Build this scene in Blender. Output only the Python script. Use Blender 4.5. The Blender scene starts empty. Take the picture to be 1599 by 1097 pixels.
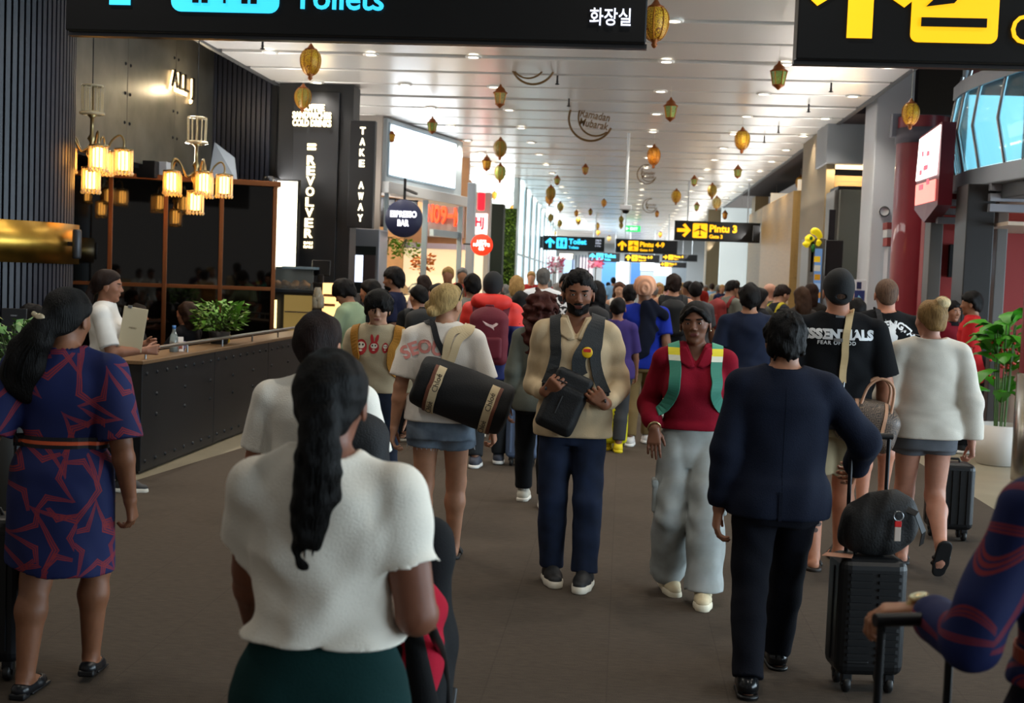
import bpy, math, random
import numpy as np
from mathutils import Matrix, Vector
PI = math.pi
SC = bpy.context.scene
COL = SC.collection

# ------------------------------------------------------------------ camera
FPX, CX, CY, HCAM = 2000.0, 799.5, 548.5, 1.70
YAW, PITCH, ROLL = math.radians(4.88), math.radians(3.38), math.radians(2.2)
_F = np.array([-math.sin(YAW)*math.cos(PITCH), math.cos(YAW)*math.cos(PITCH), -math.sin(PITCH)])
_R = np.array([math.cos(YAW), math.sin(YAW), 0.0])
_U = np.cross(_R, _F)
CR = _R*math.cos(ROLL) + _U*math.sin(ROLL)
CU = _U*math.cos(ROLL) - _R*math.sin(ROLL)
CAMP = np.array([0, 0, HCAM])
cam_d = bpy.data.cameras.new('camera'); cam = bpy.data.objects.new('camera', cam_d); COL.objects.link(cam)
cam.matrix_world = Matrix(((CR[0], CU[0], -_F[0], 0), (CR[1], CU[1], -_F[1], 0), (CR[2], CU[2], -_F[2], HCAM), (0, 0, 0, 1)))
cam_d.sensor_width = 36.0; cam_d.lens = 36.0*FPX/1599.0; cam_d.clip_start = 0.05; cam_d.clip_end = 400
cam_d.dof.use_dof = True; cam_d.dof.focus_distance = 6.9; cam_d.dof.aperture_fstop = 4.5
SC.camera = cam

def at(px, py, Y):
    """world point at photograph pixel (px,py) on the plane y=Y"""
    d = _F + CR*(px-CX)/FPX - CU*(py-CY)/FPX
    return CAMP + d*(Y/d[1])
def gnd(px, py, z=0.0):
    d = _F + CR*(px-CX)/FPX - CU*(py-CY)/FPX
    return CAMP + d*((z-HCAM)/d[2])
def atx(px, py, X):
    d = _F + CR*(px-CX)/FPX - CU*(py-CY)/FPX
    return CAMP + d*(X/d[0])

# ------------------------------------------------------------------ world, view, large lights
VS = SC.view_settings
SC.display_settings.display_device = 'sRGB'
VS.view_transform = 'Standard'; VS.look = 'None'; VS.gamma = 1.0; VS.use_curve_mapping = False
VS.exposure = 0.0
W = bpy.data.worlds.new('hall_light'); SC.world = W; W.use_nodes = True
W.node_tree.nodes['Background'].inputs[0].default_value = (1.0, 0.95, 0.89, 1)
W.node_tree.nodes['Background'].inputs[1].default_value = 0.21

def area_light(name, loc, rot, size, power, color=(1, 1, 1), shape='RECTANGLE', spread=PI):
    l = bpy.data.lights.new(name, 'AREA'); l.shape = shape; l.size = size[0]
    if shape in ('RECTANGLE', 'ELLIPSE'): l.size_y = size[1]
    l.energy = power; l.color = color; l.spread = spread
    o = bpy.data.objects.new(name, l); COL.objects.link(o); o.location = loc; o.rotation_euler = rot
    return o
# unseen panel added for cool right-hand light; daylight through the far left facade
area_light('added_daylight_right', (13.8, 4.0, 2.7), (0, math.radians(96), 0), (5, 24), 3300, (0.74, 0.87, 1.0))
area_light('daylight_left_far', (-3.6, 54, 2.6), (0, math.radians(-90), 0), (3.6, 36), 1900, (0.80, 0.93, 1.0))
# added uplights without fittings, brightening the white plank ceiling from both sides
area_light('ceiling_fill_left', (-5.1, 52, 2.95), (0, math.radians(-140), 0), (.25, 76), 1250, (1.0, .97, .92))
area_light('ceiling_fill_right', (3.15, 49, 3.0), (0, math.radians(130), 0), (.2, 78), 650, (1.0, .97, .92))

# ------------------------------------------------------------------ colour + materials
def lin(c):
    if isinstance(c, str):
        c = c.lstrip('#'); c = [int(c[i:i+2], 16)/255 for i in (0, 2, 4)]
        c = [x/12.92 if x <= 0.04045 else ((x+0.055)/1.055)**2.4 for x in c]
    return (c[0], c[1], c[2], 1.0)
MATS = {}
def _new(name):
    m = bpy.data.materials.new(name); m.use_nodes = True
    return m, m.node_tree, m.node_tree.nodes['Principled BSDF']
def mat(c, rough=0.5, metal=0.0, spec=0.5, bump=0.0, bscale=80, var=0.0, vscale=6, emit=0.0, ecol=None,
        trans=0.0, alpha=1.0, coat=0.0, sss=0.0, stretch=(1, 1, 1), ior=1.45):
    key = (str(c), rough, metal, spec, bump, bscale, var, vscale, emit, str(ecol), trans, alpha, coat, sss, stretch)
    if key in MATS: return MATS[key]
    m, nt, b = _new('m_' + (c if isinstance(c, str) else 'col')); N = nt.nodes; L = nt.links
    col = lin(c)
    b.inputs['Base Color'].default_value = col
    b.inputs['Roughness'].default_value = rough; b.inputs['Metallic'].default_value = metal
    b.inputs['Specular IOR Level'].default_value = spec; b.inputs['IOR'].default_value = ior
    b.inputs['Transmission Weight'].default_value = trans; b.inputs['Alpha'].default_value = alpha
    b.inputs['Coat Weight'].default_value = coat
    if sss:
        b.inputs['Subsurface Weight'].default_value = sss; b.inputs['Subsurface Scale'].default_value = 0.01
        b.inputs['Subsurface Radius'].default_value = (1, .35, .2)
    if emit:
        b.inputs['Emission Color'].default_value = lin(ecol or c); b.inputs['Emission Strength'].default_value = emit
    if bump or var:
        tc = N.new('ShaderNodeTexCoord'); mp = N.new('ShaderNodeMapping'); mp.inputs['Scale'].default_value = stretch
        L.new(tc.outputs['Object'], mp.inputs['Vector'])
    if bump:
        n = N.new('ShaderNodeTexNoise'); n.inputs['Scale'].default_value = bscale; n.inputs['Detail'].default_value = 3
        L.new(mp.outputs[0], n.inputs['Vector'])
        bp = N.new('ShaderNodeBump'); bp.inputs['Strength'].default_value = bump; bp.inputs['Distance'].default_value = 0.01
        L.new(n.outputs['Fac'], bp.inputs['Height']); L.new(bp.outputs[0], b.inputs['Normal'])
    if var:
        n2 = N.new('ShaderNodeTexNoise'); n2.inputs['Scale'].default_value = vscale; n2.inputs['Detail'].default_value = 4
        L.new(mp.outputs[0], n2.inputs['Vector'])
        mr = N.new('ShaderNodeMapRange'); mr.inputs[1].default_value = 0.3; mr.inputs[2].default_value = 0.7
        mr.inputs[3].default_value = 1-var; mr.inputs[4].default_value = 1+var
        L.new(n2.outputs['Fac'], mr.inputs[0])
        mx = N.new('ShaderNodeMix'); mx.data_type = 'RGBA'; mx.blend_type = 'MULTIPLY'; mx.inputs[0].default_value = 1
        mx.inputs[6].default_value = col; L.new(mr.outputs[0], mx.inputs[7]); L.new(mx.outputs[2], b.inputs['Base Color'])
    MATS[key] = m
    return m
def cloth(c, var=0.08): return mat(c, rough=0.9, spec=0.2, bump=0.25, bscale=220, var=var, vscale=9)
def knit(c): return mat(c, rough=0.95, spec=0.15, bump=0.25, bscale=260, var=0.06, vscale=12)
def skinm(c): return mat(c, rough=0.5, spec=0.4, sss=0.12, var=0.07, vscale=25)
def hairm(c): return mat(c, rough=0.55, spec=0.16, bump=0.6, bscale=90, var=0.35, vscale=40, stretch=(3, 3, 0.35))
def glow(c, s): return mat(c, rough=0.6, emit=s)
STEEL = mat('#9a9c9e', rough=0.28, metal=1.0)
BLACKP = mat('#101012', rough=0.45, spec=0.4)

# ------------------------------------------------------------------ objects
def tag(o, label=None, cat=None, group=None, kind=None):
    if label: o['label'] = label
    if cat: o['category'] = cat
    if group: o['group'] = group
    if kind: o['kind'] = kind
    return o
def empty(name, loc=(0, 0, 0), rz=0.0, label=None, cat=None, group=None, kind=None):
    o = bpy.data.objects.new(name, None); COL.objects.link(o)
    o.empty_display_size = 0.1
    o.location = loc; o.rotation_euler = (0, 0, rz)
    return tag(o, label, cat, group, kind)
def link(name, me, m=None, parent=None, loc=None, rot=None):
    o = bpy.data.objects.new(name, me); COL.objects.link(o)
    if m is not None and not me.materials: me.materials.append(m)
    if parent is not None: o.parent = parent
    if loc is not None: o.location = loc
    if rot is not None: o.rotation_euler = rot
    return o
def np_mesh(name, V, Fq, smooth=True):
    me = bpy.data.meshes.new(name)
    V = np.asarray(V, np.float32); Fq = np.asarray(Fq, np.int32)
    k = Fq.shape[1]
    me.vertices.add(len(V)); me.vertices.foreach_set('co', V.ravel())
    me.loops.add(Fq.size); me.loops.foreach_set('vertex_index', Fq.ravel())
    me.polygons.add(len(Fq)); me.polygons.foreach_set('loop_start', np.arange(0, Fq.size, k, dtype=np.int32))
    me.polygons.foreach_set('use_smooth', np.full(len(Fq), smooth))
    me.update(calc_edges=True)
    return me

class MB:
    """collects polygons for one mesh object"""
    def __init__(s): s.v = []; s.f = []; s.sm = []
    def poly(s, pts, faces, smooth=False):
        o = len(s.v); s.v += [tuple(map(float, p)) for p in pts]
        for f in faces: s.f.append(tuple(i+o for i in f)); s.sm.append(smooth)
        return s
    def box(s, lo, hi):
        x0, y0, z0 = lo; x1, y1, z1 = hi
        return s.poly([(x0,y0,z0),(x1,y0,z0),(x1,y1,z0),(x0,y1,z0),(x0,y0,z1),(x1,y0,z1),(x1,y1,z1),(x0,y1,z1)],
               [(0,3,2,1),(4,5,6,7),(0,1,5,4),(1,2,6,5),(2,3,7,6),(3,0,4,7)])
    def prism(s, pts, d, up=(0, 0, 1)):
        """extrude a planar polygon (3d pts) by vector d"""
        n = len(pts); d = np.array(d); P = [np.array(p) for p in pts]
        return s.poly(P + [p+d for p in P], [tuple(range(n-1, -1, -1)), tuple(range(n, 2*n))] +
                      [(i, (i+1) % n, n+(i+1) % n, n+i) for i in range(n)])
    def tube(s, pts, r, n=8, cap=True, closed=False):
        P = [np.array(p, float) for p in pts]; m = len(P)
        R = r if hasattr(r, '__len__') else [r]*m
        rings = []; prev = None
        for i in range(m):
            if closed: t = P[(i+1) % m]-P[i-1]
            else: t = P[min(i+1, m-1)]-P[max(i-1, 0)]
            t = t/(np.linalg.norm(t)+1e-9)
            if prev is None:
                a = np.array([0, 0, 1.0]) if abs(t[2]) < .9 else np.array([1.0, 0, 0])
                u = np.cross(t, a)
            else: u = prev - t*np.dot(prev, t)
            u = u/(np.linalg.norm(u)+1e-9); prev = u; w = np.cross(t, u)
            rings.append([P[i]+R[i]*(math.cos(2*PI*k/n)*u+math.sin(2*PI*k/n)*w) for k in range(n)])
        V = [p for rg in rings for p in rg]; Fc = []
        for i in range(m if closed else m-1):
            j = (i+1) % m
            for k in range(n): Fc.append((i*n+k, i*n+(k+1) % n, j*n+(k+1) % n, j*n+k))
        s.poly(V, Fc, True)
        if cap and not closed:
            s.poly(rings[0], [tuple(range(n-1, -1, -1))]); s.poly(rings[-1], [tuple(range(n))])
        return s
    def lathe(s, prof, c=(0, 0, 0), n=24, smooth=True, ang=2*PI, a0=0.0):
        full = abs(ang-2*PI) < 1e-6; m = n if full else n+1; V = []
        for (r, z) in prof:
            for k in range(m):
                a = a0+ang*k/n; V.append((c[0]+r*math.cos(a), c[1]+r*math.sin(a), c[2]+z))
        Fc = []
        for i in range(len(prof)-1):
            for k in range(n):
                k2 = (k+1) % m; Fc.append((i*m+k, i*m+k2, (i+1)*m+k2, (i+1)*m+k))
        return s.poly(V, Fc, smooth)
    def ribbon(s, pts, nrm, w, t):
        """flat strap through pts, lying against the normals nrm, width w, thickness t"""
        P = np.array(pts, float); Nn = np.array(nrm, float); m = len(P)
        T = np.gradient(P, axis=0); T /= np.linalg.norm(T, axis=1)[:, None]+1e-9
        Nn /= np.linalg.norm(Nn, axis=1)[:, None]+1e-9
        S = np.cross(T, Nn); S /= np.linalg.norm(S, axis=1)[:, None]+1e-9
        ww = (np.array(w) if hasattr(w, '__len__') else np.full(m, w))[:, None]/2
        a = P+S*ww; b = P-S*ww; V = []
        for i in range(m): V += [a[i], b[i], b[i]+Nn[i]*t, a[i]+Nn[i]*t]
        Fc = []
        for i in range(m-1):
            for k in range(4): Fc.append((i*4+k, i*4+(k+1) % 4, i*4+4+(k+1) % 4, i*4+4+k))
        Fc += [(3, 2, 1, 0), tuple(range(4*m-4, 4*m))]
        return s.poly(V, Fc)
    def build(s, name, m, parent=None, bevel=0.0, loc=None, rot=None, seg=2, mods=None):
        me = bpy.data.meshes.new(name); me.from_pydata(s.v, [], s.f)
        me.polygons.foreach_set('use_smooth', s.sm); me.update()
        o = link(name, me, m, parent, loc, rot)
        if bevel:
            b = o.modifiers.new('bevel', 'BEVEL'); b.width = bevel; b.segments = seg; b.limit_method = 'ANGLE'
            b.angle_limit = math.radians(40)
        return o
def box(name, lo, hi, m, parent=None, bevel=0.0, seg=2, loc=None, rot=None):
    return MB().box(lo, hi).build(name, m, parent, bevel, loc, rot, seg)
def copy_tree(o, parent=None):
    c = o.copy(); COL.objects.link(c); c.parent = parent
    for ch in o.children: copy_tree(ch, c)
    return c

def text_mesh(body, size=1.0, extrude=0.004, bold=0.0, align='CENTER', spacing=1.0, shear=0.0, res=3, line=1.0):
    cu = bpy.data.curves.new('t', 'FONT'); cu.body = body; cu.size = size; cu.extrude = extrude; cu.offset = bold
    cu.align_x = align; cu.align_y = 'CENTER'; cu.space_character = spacing; cu.shear = shear; cu.resolution_u = res
    cu.space_line = line
    o = bpy.data.objects.new('t', cu); COL.objects.link(o)
    dg = bpy.context.evaluated_depsgraph_get(); me = bpy.data.meshes.new_from_object(o.evaluated_get(dg))
    bpy.data.objects.remove(o); me.materials.clear()
    return me
def text(name, body, m, parent, loc, rot=(PI/2, 0, 0), fit=None, **k):
    me = text_mesh(body, **k)
    if fit:
        xs = [v.co.x for v in me.vertices]; ys = [v.co.y for v in me.vertices]
        if xs:
            cx, cy = (min(xs)+max(xs))/2, (min(ys)+max(ys))/2
            sx = fit[0]/(max(xs)-min(xs)) if fit[0] else 1; sy = fit[1]/(max(ys)-min(ys)) if fit[1] else sx
            if not fit[0]: sx = sy
            for v in me.vertices: v.co.x = (v.co.x-cx)*sx; v.co.y = (v.co.y-cy)*sy
    return link(name, me, m, parent, loc, rot)
# ------------------------------------------------------------------ implicit-surface modelling (bodies, clothes, hair, bags)
def smin(a, b, k):
    h = np.maximum(k-np.abs(a-b), 0.0)/k
    return np.minimum(a, b)-h*h*k*0.25
def A3(p): return np.array(p, np.float32)
def p_cone(a, b, ra, rb, ax=None, s=1.0, ca=False, cb=False):
    """tapered limb a->b; ax/s squash the section along an axis; ca/cb cut the ends flat"""
    a = A3(a); b = A3(b)
    M = np.eye(3, dtype=np.float32)
    if ax is not None:
        u = A3(ax); u = u/np.linalg.norm(u); M = M+np.outer(u, u)*(1.0/s-1.0)
    bq = M@(b-a); L2 = float(bq@bq)+1e-9; ms = min(1.0, s)
    ab = b-a; l = float(np.linalg.norm(ab))+1e-9; un = ab/l
    def fn(X, Y, Z):
        x, y, z = X-a[0], Y-a[1], Z-a[2]
        if ax is None: qx, qy, qz = x, y, z
        else:
            qx = M[0,0]*x+M[0,1]*y+M[0,2]*z; qy = M[1,0]*x+M[1,1]*y+M[1,2]*z; qz = M[2,0]*x+M[2,1]*y+M[2,2]*z
        t = np.clip((qx*bq[0]+qy*bq[1]+qz*bq[2])/L2, 0, 1)
        d = np.sqrt((qx-t*bq[0])**2+(qy-t*bq[1])**2+(qz-t*bq[2])**2)-(ra+(rb-ra)*t)
        d = d*ms
        if ca or cb:
            w = x*un[0]+y*un[1]+z*un[2]
            if ca: d = np.maximum(d, -w)
            if cb: d = np.maximum(d, w-l)
        return d
    r = max(ra, rb)*max(1.0, s)
    return (np.minimum(a, b)-r, np.maximum(a, b)+r, fn)
def p_ell(c, r, R=None):
    c = A3(c); r = A3(r); Rm = np.eye(3, dtype=np.float32) if R is None else np.array(R, np.float32)
    def fn(X, Y, Z):
        x, y, z = X-c[0], Y-c[1], Z-c[2]
        if R is not None:
            x, y, z = (Rm[0,0]*x+Rm[1,0]*y+Rm[2,0]*z, Rm[0,1]*x+Rm[1,1]*y+Rm[2,1]*z, Rm[0,2]*x+Rm[1,2]*y+Rm[2,2]*z)
        k0 = np.sqrt((x/r[0])**2+(y/r[1])**2+(z/r[2])**2)
        k1 = np.sqrt((x/r[0]**2)**2+(y/r[1]**2)**2+(z/r[2]**2)**2)+1e-6
        return k0*(k0-1)/k1
    m = float(max(r)) if R is not None else r
    return (c-m, c+m, fn)
def p_box(c, h, rad=0.0, R=None):
    c = A3(c); h = A3(h); Rm = np.eye(3, dtype=np.float32) if R is None else np.array(R, np.float32)
    def fn(X, Y, Z):
        x, y, z = X-c[0], Y-c[1], Z-c[2]
        if R is not None:
            x, y, z = (Rm[0,0]*x+Rm[1,0]*y+Rm[2,0]*z, Rm[0,1]*x+Rm[1,1]*y+Rm[2,1]*z, Rm[0,2]*x+Rm[1,2]*y+Rm[2,2]*z)
        qx, qy, qz = np.abs(x)-h[0]+rad, np.abs(y)-h[1]+rad, np.abs(z)-h[2]+rad
        o = np.sqrt(np.maximum(qx, 0)**2+np.maximum(qy, 0)**2+np.maximum(qz, 0)**2)
        return o+np.minimum(np.maximum(qx, np.maximum(qy, qz)), 0)-rad
    m = float(np.linalg.norm(h)) if R is not None else h
    return (c-m, c+m, fn)
def _cr(S, n=48):
    S = np.array(S, float); t = np.arange(len(S)); T = np.linspace(0, len(S)-1, n); out = []
    for u in T:
        i = min(int(u), len(S)-2); f = u-i
        p0, p1, p2, p3 = S[max(i-1, 0)], S[i], S[i+1], S[min(i+2, len(S)-1)]
        out.append(0.5*((2*p1)+(-p0+p2)*f+(2*p0-5*p1+4*p2-p3)*f*f+(-p0+3*p1-3*p2+p3)*f**3))
    return np.array(out)
def p_loft(S, e=2.0, cap=True):
    """stack of elliptical sections (z,cx,cy,a,b), z ascending"""
    D = _cr(S).astype(np.float32); zz = D[:, 0]
    lo = np.array([(D[:,1]-D[:,3]).min(), (D[:,2]-D[:,4]).min(), zz[0]]); hi = np.array([(D[:,1]+D[:,3]).max(), (D[:,2]+D[:,4]).max(), zz[-1]])
    def fn(X, Y, Z):
        cx, cy, a, b = [np.interp(Z, zz, D[:, i]).astype(np.float32) for i in (1, 2, 3, 4)]
        u = (X-cx)/a; v = (Y-cy)/b
        if e == 2.0: k0 = np.sqrt(u*u+v*v)
        else: k0 = (np.abs(u)**e+np.abs(v)**e)**(1/e)
        k1 = np.sqrt((u/a)**2+(v/b)**2)+1e-6
        d = k0*(k0-1)/k1
        d = np.where(k0 < 0.3, -np.minimum(a, b)*0.7, d)
        if cap: d = np.maximum(d, np.maximum(zz[0]-Z, Z-zz[-1]))
        return d
    return (lo, hi, fn)
def p_plane(p, n):
    """half space, inside where (x-p).n < 0"""
    p = A3(p); n = A3(n); n = n/np.linalg.norm(n); B = 99.0
    return (np.full(3, -B), np.full(3, B), lambda X, Y, Z: (X-p[0])*n[0]+(Y-p[1])*n[1]+(Z-p[2])*n[2])
class Model:
    def __init__(s): s.ops = []
    def add(s, prim, k=0.02): s.ops.append(('+', prim, k)); return s
    def cut(s, prim, k=0.004): s.ops.append(('-', prim, k)); return s
    def keep(s, prim, k=0.004): s.ops.append(('&', prim, k)); return s
    def off(s, amt): s.ops.append(('o', None, amt)); return s
    def disp(s, fn): s.ops.append(('d', None, fn)); return s
    def tube(self, pts, rr, k=0.02, **kw):
        for i in range(len(pts)-1): self.add(p_cone(pts[i], pts[i+1], rr[i], rr[i+1], **kw), k)
        return self
    def copy(s):
        m = Model(); m.ops = list(s.ops); return m
    def eval(s, X, Y, Z, box=None):
        f = np.full(np.broadcast(X, Y, Z).shape, 1.0, np.float32)
        for op, prim, k in s.ops:
            if op == 'o': f -= k; continue
            if op == 'd': f += k(X, Y, Z); continue
            if box is not None and op != '&':
                m = max(k, 0.0)+box[3]*2
                i = [(int(np.searchsorted(ax, prim[0][q]-m)), int(np.searchsorted(ax, prim[1][q]+m))) for q, ax in enumerate(box[:3])]
                if any(a >= b for a, b in i): continue
                sl = tuple(slice(a, b) for a, b in i)
                d = prim[2](X[i[0][0]:i[0][1]], Y[:, i[1][0]:i[1][1]], Z[:, :, i[2][0]:i[2][1]])
                g = f[sl]
            else: sl = Ellipsis; d = prim[2](X, Y, Z); g = f
            if op == '+': f[sl] = smin(g, d, k)
            elif op == '-': f[sl] = -smin(-g, d, k)
            else: f[sl] = -smin(-g, -d, k)
        return f
    def bounds(s, pad=0.03):
        P = [p for op, p, k in s.ops if op == '+']
        return np.min([p[0] for p in P], axis=0)-pad, np.max([p[1] for p in P], axis=0)+pad
    def at(s, P):
        P = np.asarray(P, np.float32); return s.eval(P[:, 0], P[:, 1], P[:, 2])
    def grad(s, P, h=0.004):
        P = np.asarray(P, np.float32); g = np.zeros_like(P)
        for q in range(3):
            e = np.zeros(3, np.float32); e[q] = h
            g[:, q] = s.at(P+e)-s.at(P-e)
        return g/(np.linalg.norm(g, axis=1)[:, None]+1e-9)
    def project(s, P, off=0.0, it=8):
        P = np.array(P, np.float32)
        for _ in range(it):
            d = s.at(P)-off; P -= s.grad(P)*np.clip(d, -0.05, 0.05)[:, None]
        return P
    def ray(s, P, d, off=0.0, it=40):
        P = np.array(P, np.float32); d = A3(d)/np.linalg.norm(d)
        for _ in range(it): P += d*np.clip(s.at(P)-off, -0.02, 0.05)[:, None]*0.8
        return P
def nets(f, xs, ys, zs):
    s = f < 0
    nx, ny, nz = f.shape
    cnt = np.zeros((nx-1, ny-1, nz-1), np.int8)
    C = [(0,0,0),(1,0,0),(0,1,0),(1,1,0),(0,0,1),(1,0,1),(0,1,1),(1,1,1)]
    for a, b, c in C: cnt += s[a:nx-1+a, b:ny-1+b, c:nz-1+c]
    act = (cnt > 0) & (cnt < 8)
    I, J, K = np.nonzero(act)
    if len(I) == 0: return np.zeros((0, 3)), np.zeros((0, 4), int)
    idx = np.full(act.shape, -1, np.int32); idx[I, J, K] = np.arange(len(I))
    v = np.stack([f[I+a, J+b, K+c] for a, b, c in C])
    acc = np.zeros((len(I), 3)); n = np.zeros(len(I))
    E = [(0,1),(2,3),(4,5),(6,7),(0,2),(1,3),(4,6),(5,7),(0,4),(1,5),(2,6),(3,7)]
    Ca = np.array(C, float)
    for e0, e1 in E:
        m = (v[e0] < 0) != (v[e1] < 0)
        t = v[e0][m]/(v[e0][m]-v[e1][m])
        acc[m] += Ca[e0]+(Ca[e1]-Ca[e0])*t[:, None]; n[m] += 1
    loc = acc/n[:, None]
    V = np.stack([xs[I]+loc[:, 0]*(xs[1]-xs[0]), ys[J]+loc[:, 1]*(ys[1]-ys[0]), zs[K]+loc[:, 2]*(zs[1]-zs[0])], 1)
    Q = []
    a = s[:-1, 1:-1, 1:-1] != s[1:, 1:-1, 1:-1]; i, j, k = np.nonzero(a); j += 1; k += 1
    q = np.stack([idx[i, j-1, k-1], idx[i, j, k-1], idx[i, j, k], idx[i, j-1, k]], 1); fl = ~s[i, j, k]; q[fl] = q[fl][:, ::-1]; Q.append(q)
    a = s[1:-1, :-1, 1:-1] != s[1:-1, 1:, 1:-1]; i, j, k = np.nonzero(a); i += 1; k += 1
    q = np.stack([idx[i-1, j, k-1], idx[i-1, j, k], idx[i, j, k], idx[i, j, k-1]], 1); fl = ~s[i, j, k]; q[fl] = q[fl][:, ::-1]; Q.append(q)
    a = s[1:-1, 1:-1, :-1] != s[1:-1, 1:-1, 1:]; i, j, k = np.nonzero(a); i += 1; j += 1
    q = np.stack([idx[i-1, j-1, k], idx[i, j-1, k], idx[i, j, k], idx[i-1, j, k]], 1); fl = ~s[i, j, k]; q[fl] = q[fl][:, ::-1]; Q.append(q)
    return V, np.concatenate(Q)
def polygonize(model, h, lo=None, hi=None, pad=0.03):
    l, u = model.bounds(pad)
    if lo is not None: l = np.array(lo, float); u = np.array(hi, float)
    xs, ys, zs = [np.arange(l[q], u[q]+h, h, dtype=np.float32) for q in range(3)]
    f = model.eval(xs[:, None, None], ys[None, :, None], zs[None, None, :], (xs, ys, zs, h))
    return nets(f, xs, ys, zs)
def sdf_obj(name, model, h, m, parent=None, loc=None, rot=None, lo=None, hi=None):
    V, Q = polygonize(model, h, lo, hi)
    if len(Q) == 0: return None
    return link(name, np_mesh(name, V, Q), m, parent, loc, rot)
def folds(seed, amp=0.004, freq=28, bias=(0.4, 0.4, 1.0), zfade=None, xf=None):
    rs = np.random.RandomState(seed)
    K = rs.normal(size=(5, 3))*np.array(bias); K /= np.linalg.norm(K, axis=1)[:, None]; K *= freq*rs.uniform(.6, 1.5, (5, 1))
    Wp = rs.normal(size=(5, 3))*9; ph = rs.uniform(0, 6.28, (5, 2)); am = rs.uniform(.5, 1, 5)
    def fn(X, Y, Z):
        o = 0
        for i in range(5):
            w = np.sin(Wp[i,0]*X+Wp[i,1]*Y+Wp[i,2]*Z+ph[i,1])
            o = o+am[i]*np.sin(K[i,0]*X+K[i,1]*Y+K[i,2]*Z+ph[i,0]+2.2*w)
        o = o*(amp*0.5)
        if xf is not None: o = o*np.clip((xf-np.abs(X))/.04+.25, .2, 1)
        if zfade is not None: o = o*np.clip(np.interp(Z, zfade[0], zfade[1]), 0, 1)
        return o.astype(np.float32)
    return fn
# ------------------------------------------------------------------ people
def unit(v): v = np.array(v, float); return v/(np.linalg.norm(v)+1e-9)
def ik(a, c, l1, l2, hint):
    a = np.array(a, float); c = np.array(c, float); d = c-a; L = np.linalg.norm(d)
    if L > (l1+l2)*0.998: c = a+d/L*(l1+l2)*0.998; d = c-a; L = np.linalg.norm(d)
    u = d/L; x = (l1*l1-l2*l2+L*L)/(2*L); h = math.sqrt(max(l1*l1-x*x, 0))
    p = np.array(hint, float); p = p-u*np.dot(p, u); p = unit(p)
    return a+u*x+p*h, c
def rotx(a): c, s = math.cos(a), math.sin(a); return np.array([[1,0,0],[0,c,-s],[0,s,c]])
def roty(a): c, s = math.cos(a), math.sin(a); return np.array([[c,0,s],[0,1,0],[-s,0,c]])
def rotz(a): c, s = math.cos(a), math.sin(a); return np.array([[c,-s,0],[s,c,0],[0,0,1]])
D2R = math.radians
TORSO = {  # z/H, half width, half depth, centre y   (all / H)
 'm': [(.455,.098,.066,-.008),(.50,.100,.068,-.010),(.55,.094,.062,-.006),(.61,.087,.057,0),(.66,.091,.060,.002),(.72,.100,.066,.002),(.765,.104,.066,-.002),(.80,.096,.056,-.006),(.828,.066,.044,-.008),(.85,.036,.036,-.006)],
 'f': [(.455,.104,.070,-.010),(.50,.106,.072,-.012),(.55,.096,.064,-.008),(.61,.079,.054,0),(.66,.081,.056,.002),(.72,.089,.064,.004),(.765,.092,.062,0),(.80,.086,.052,-.006),(.828,.060,.040,-.008),(.85,.032,.033,-.006)]}
SHOE = {}
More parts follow.
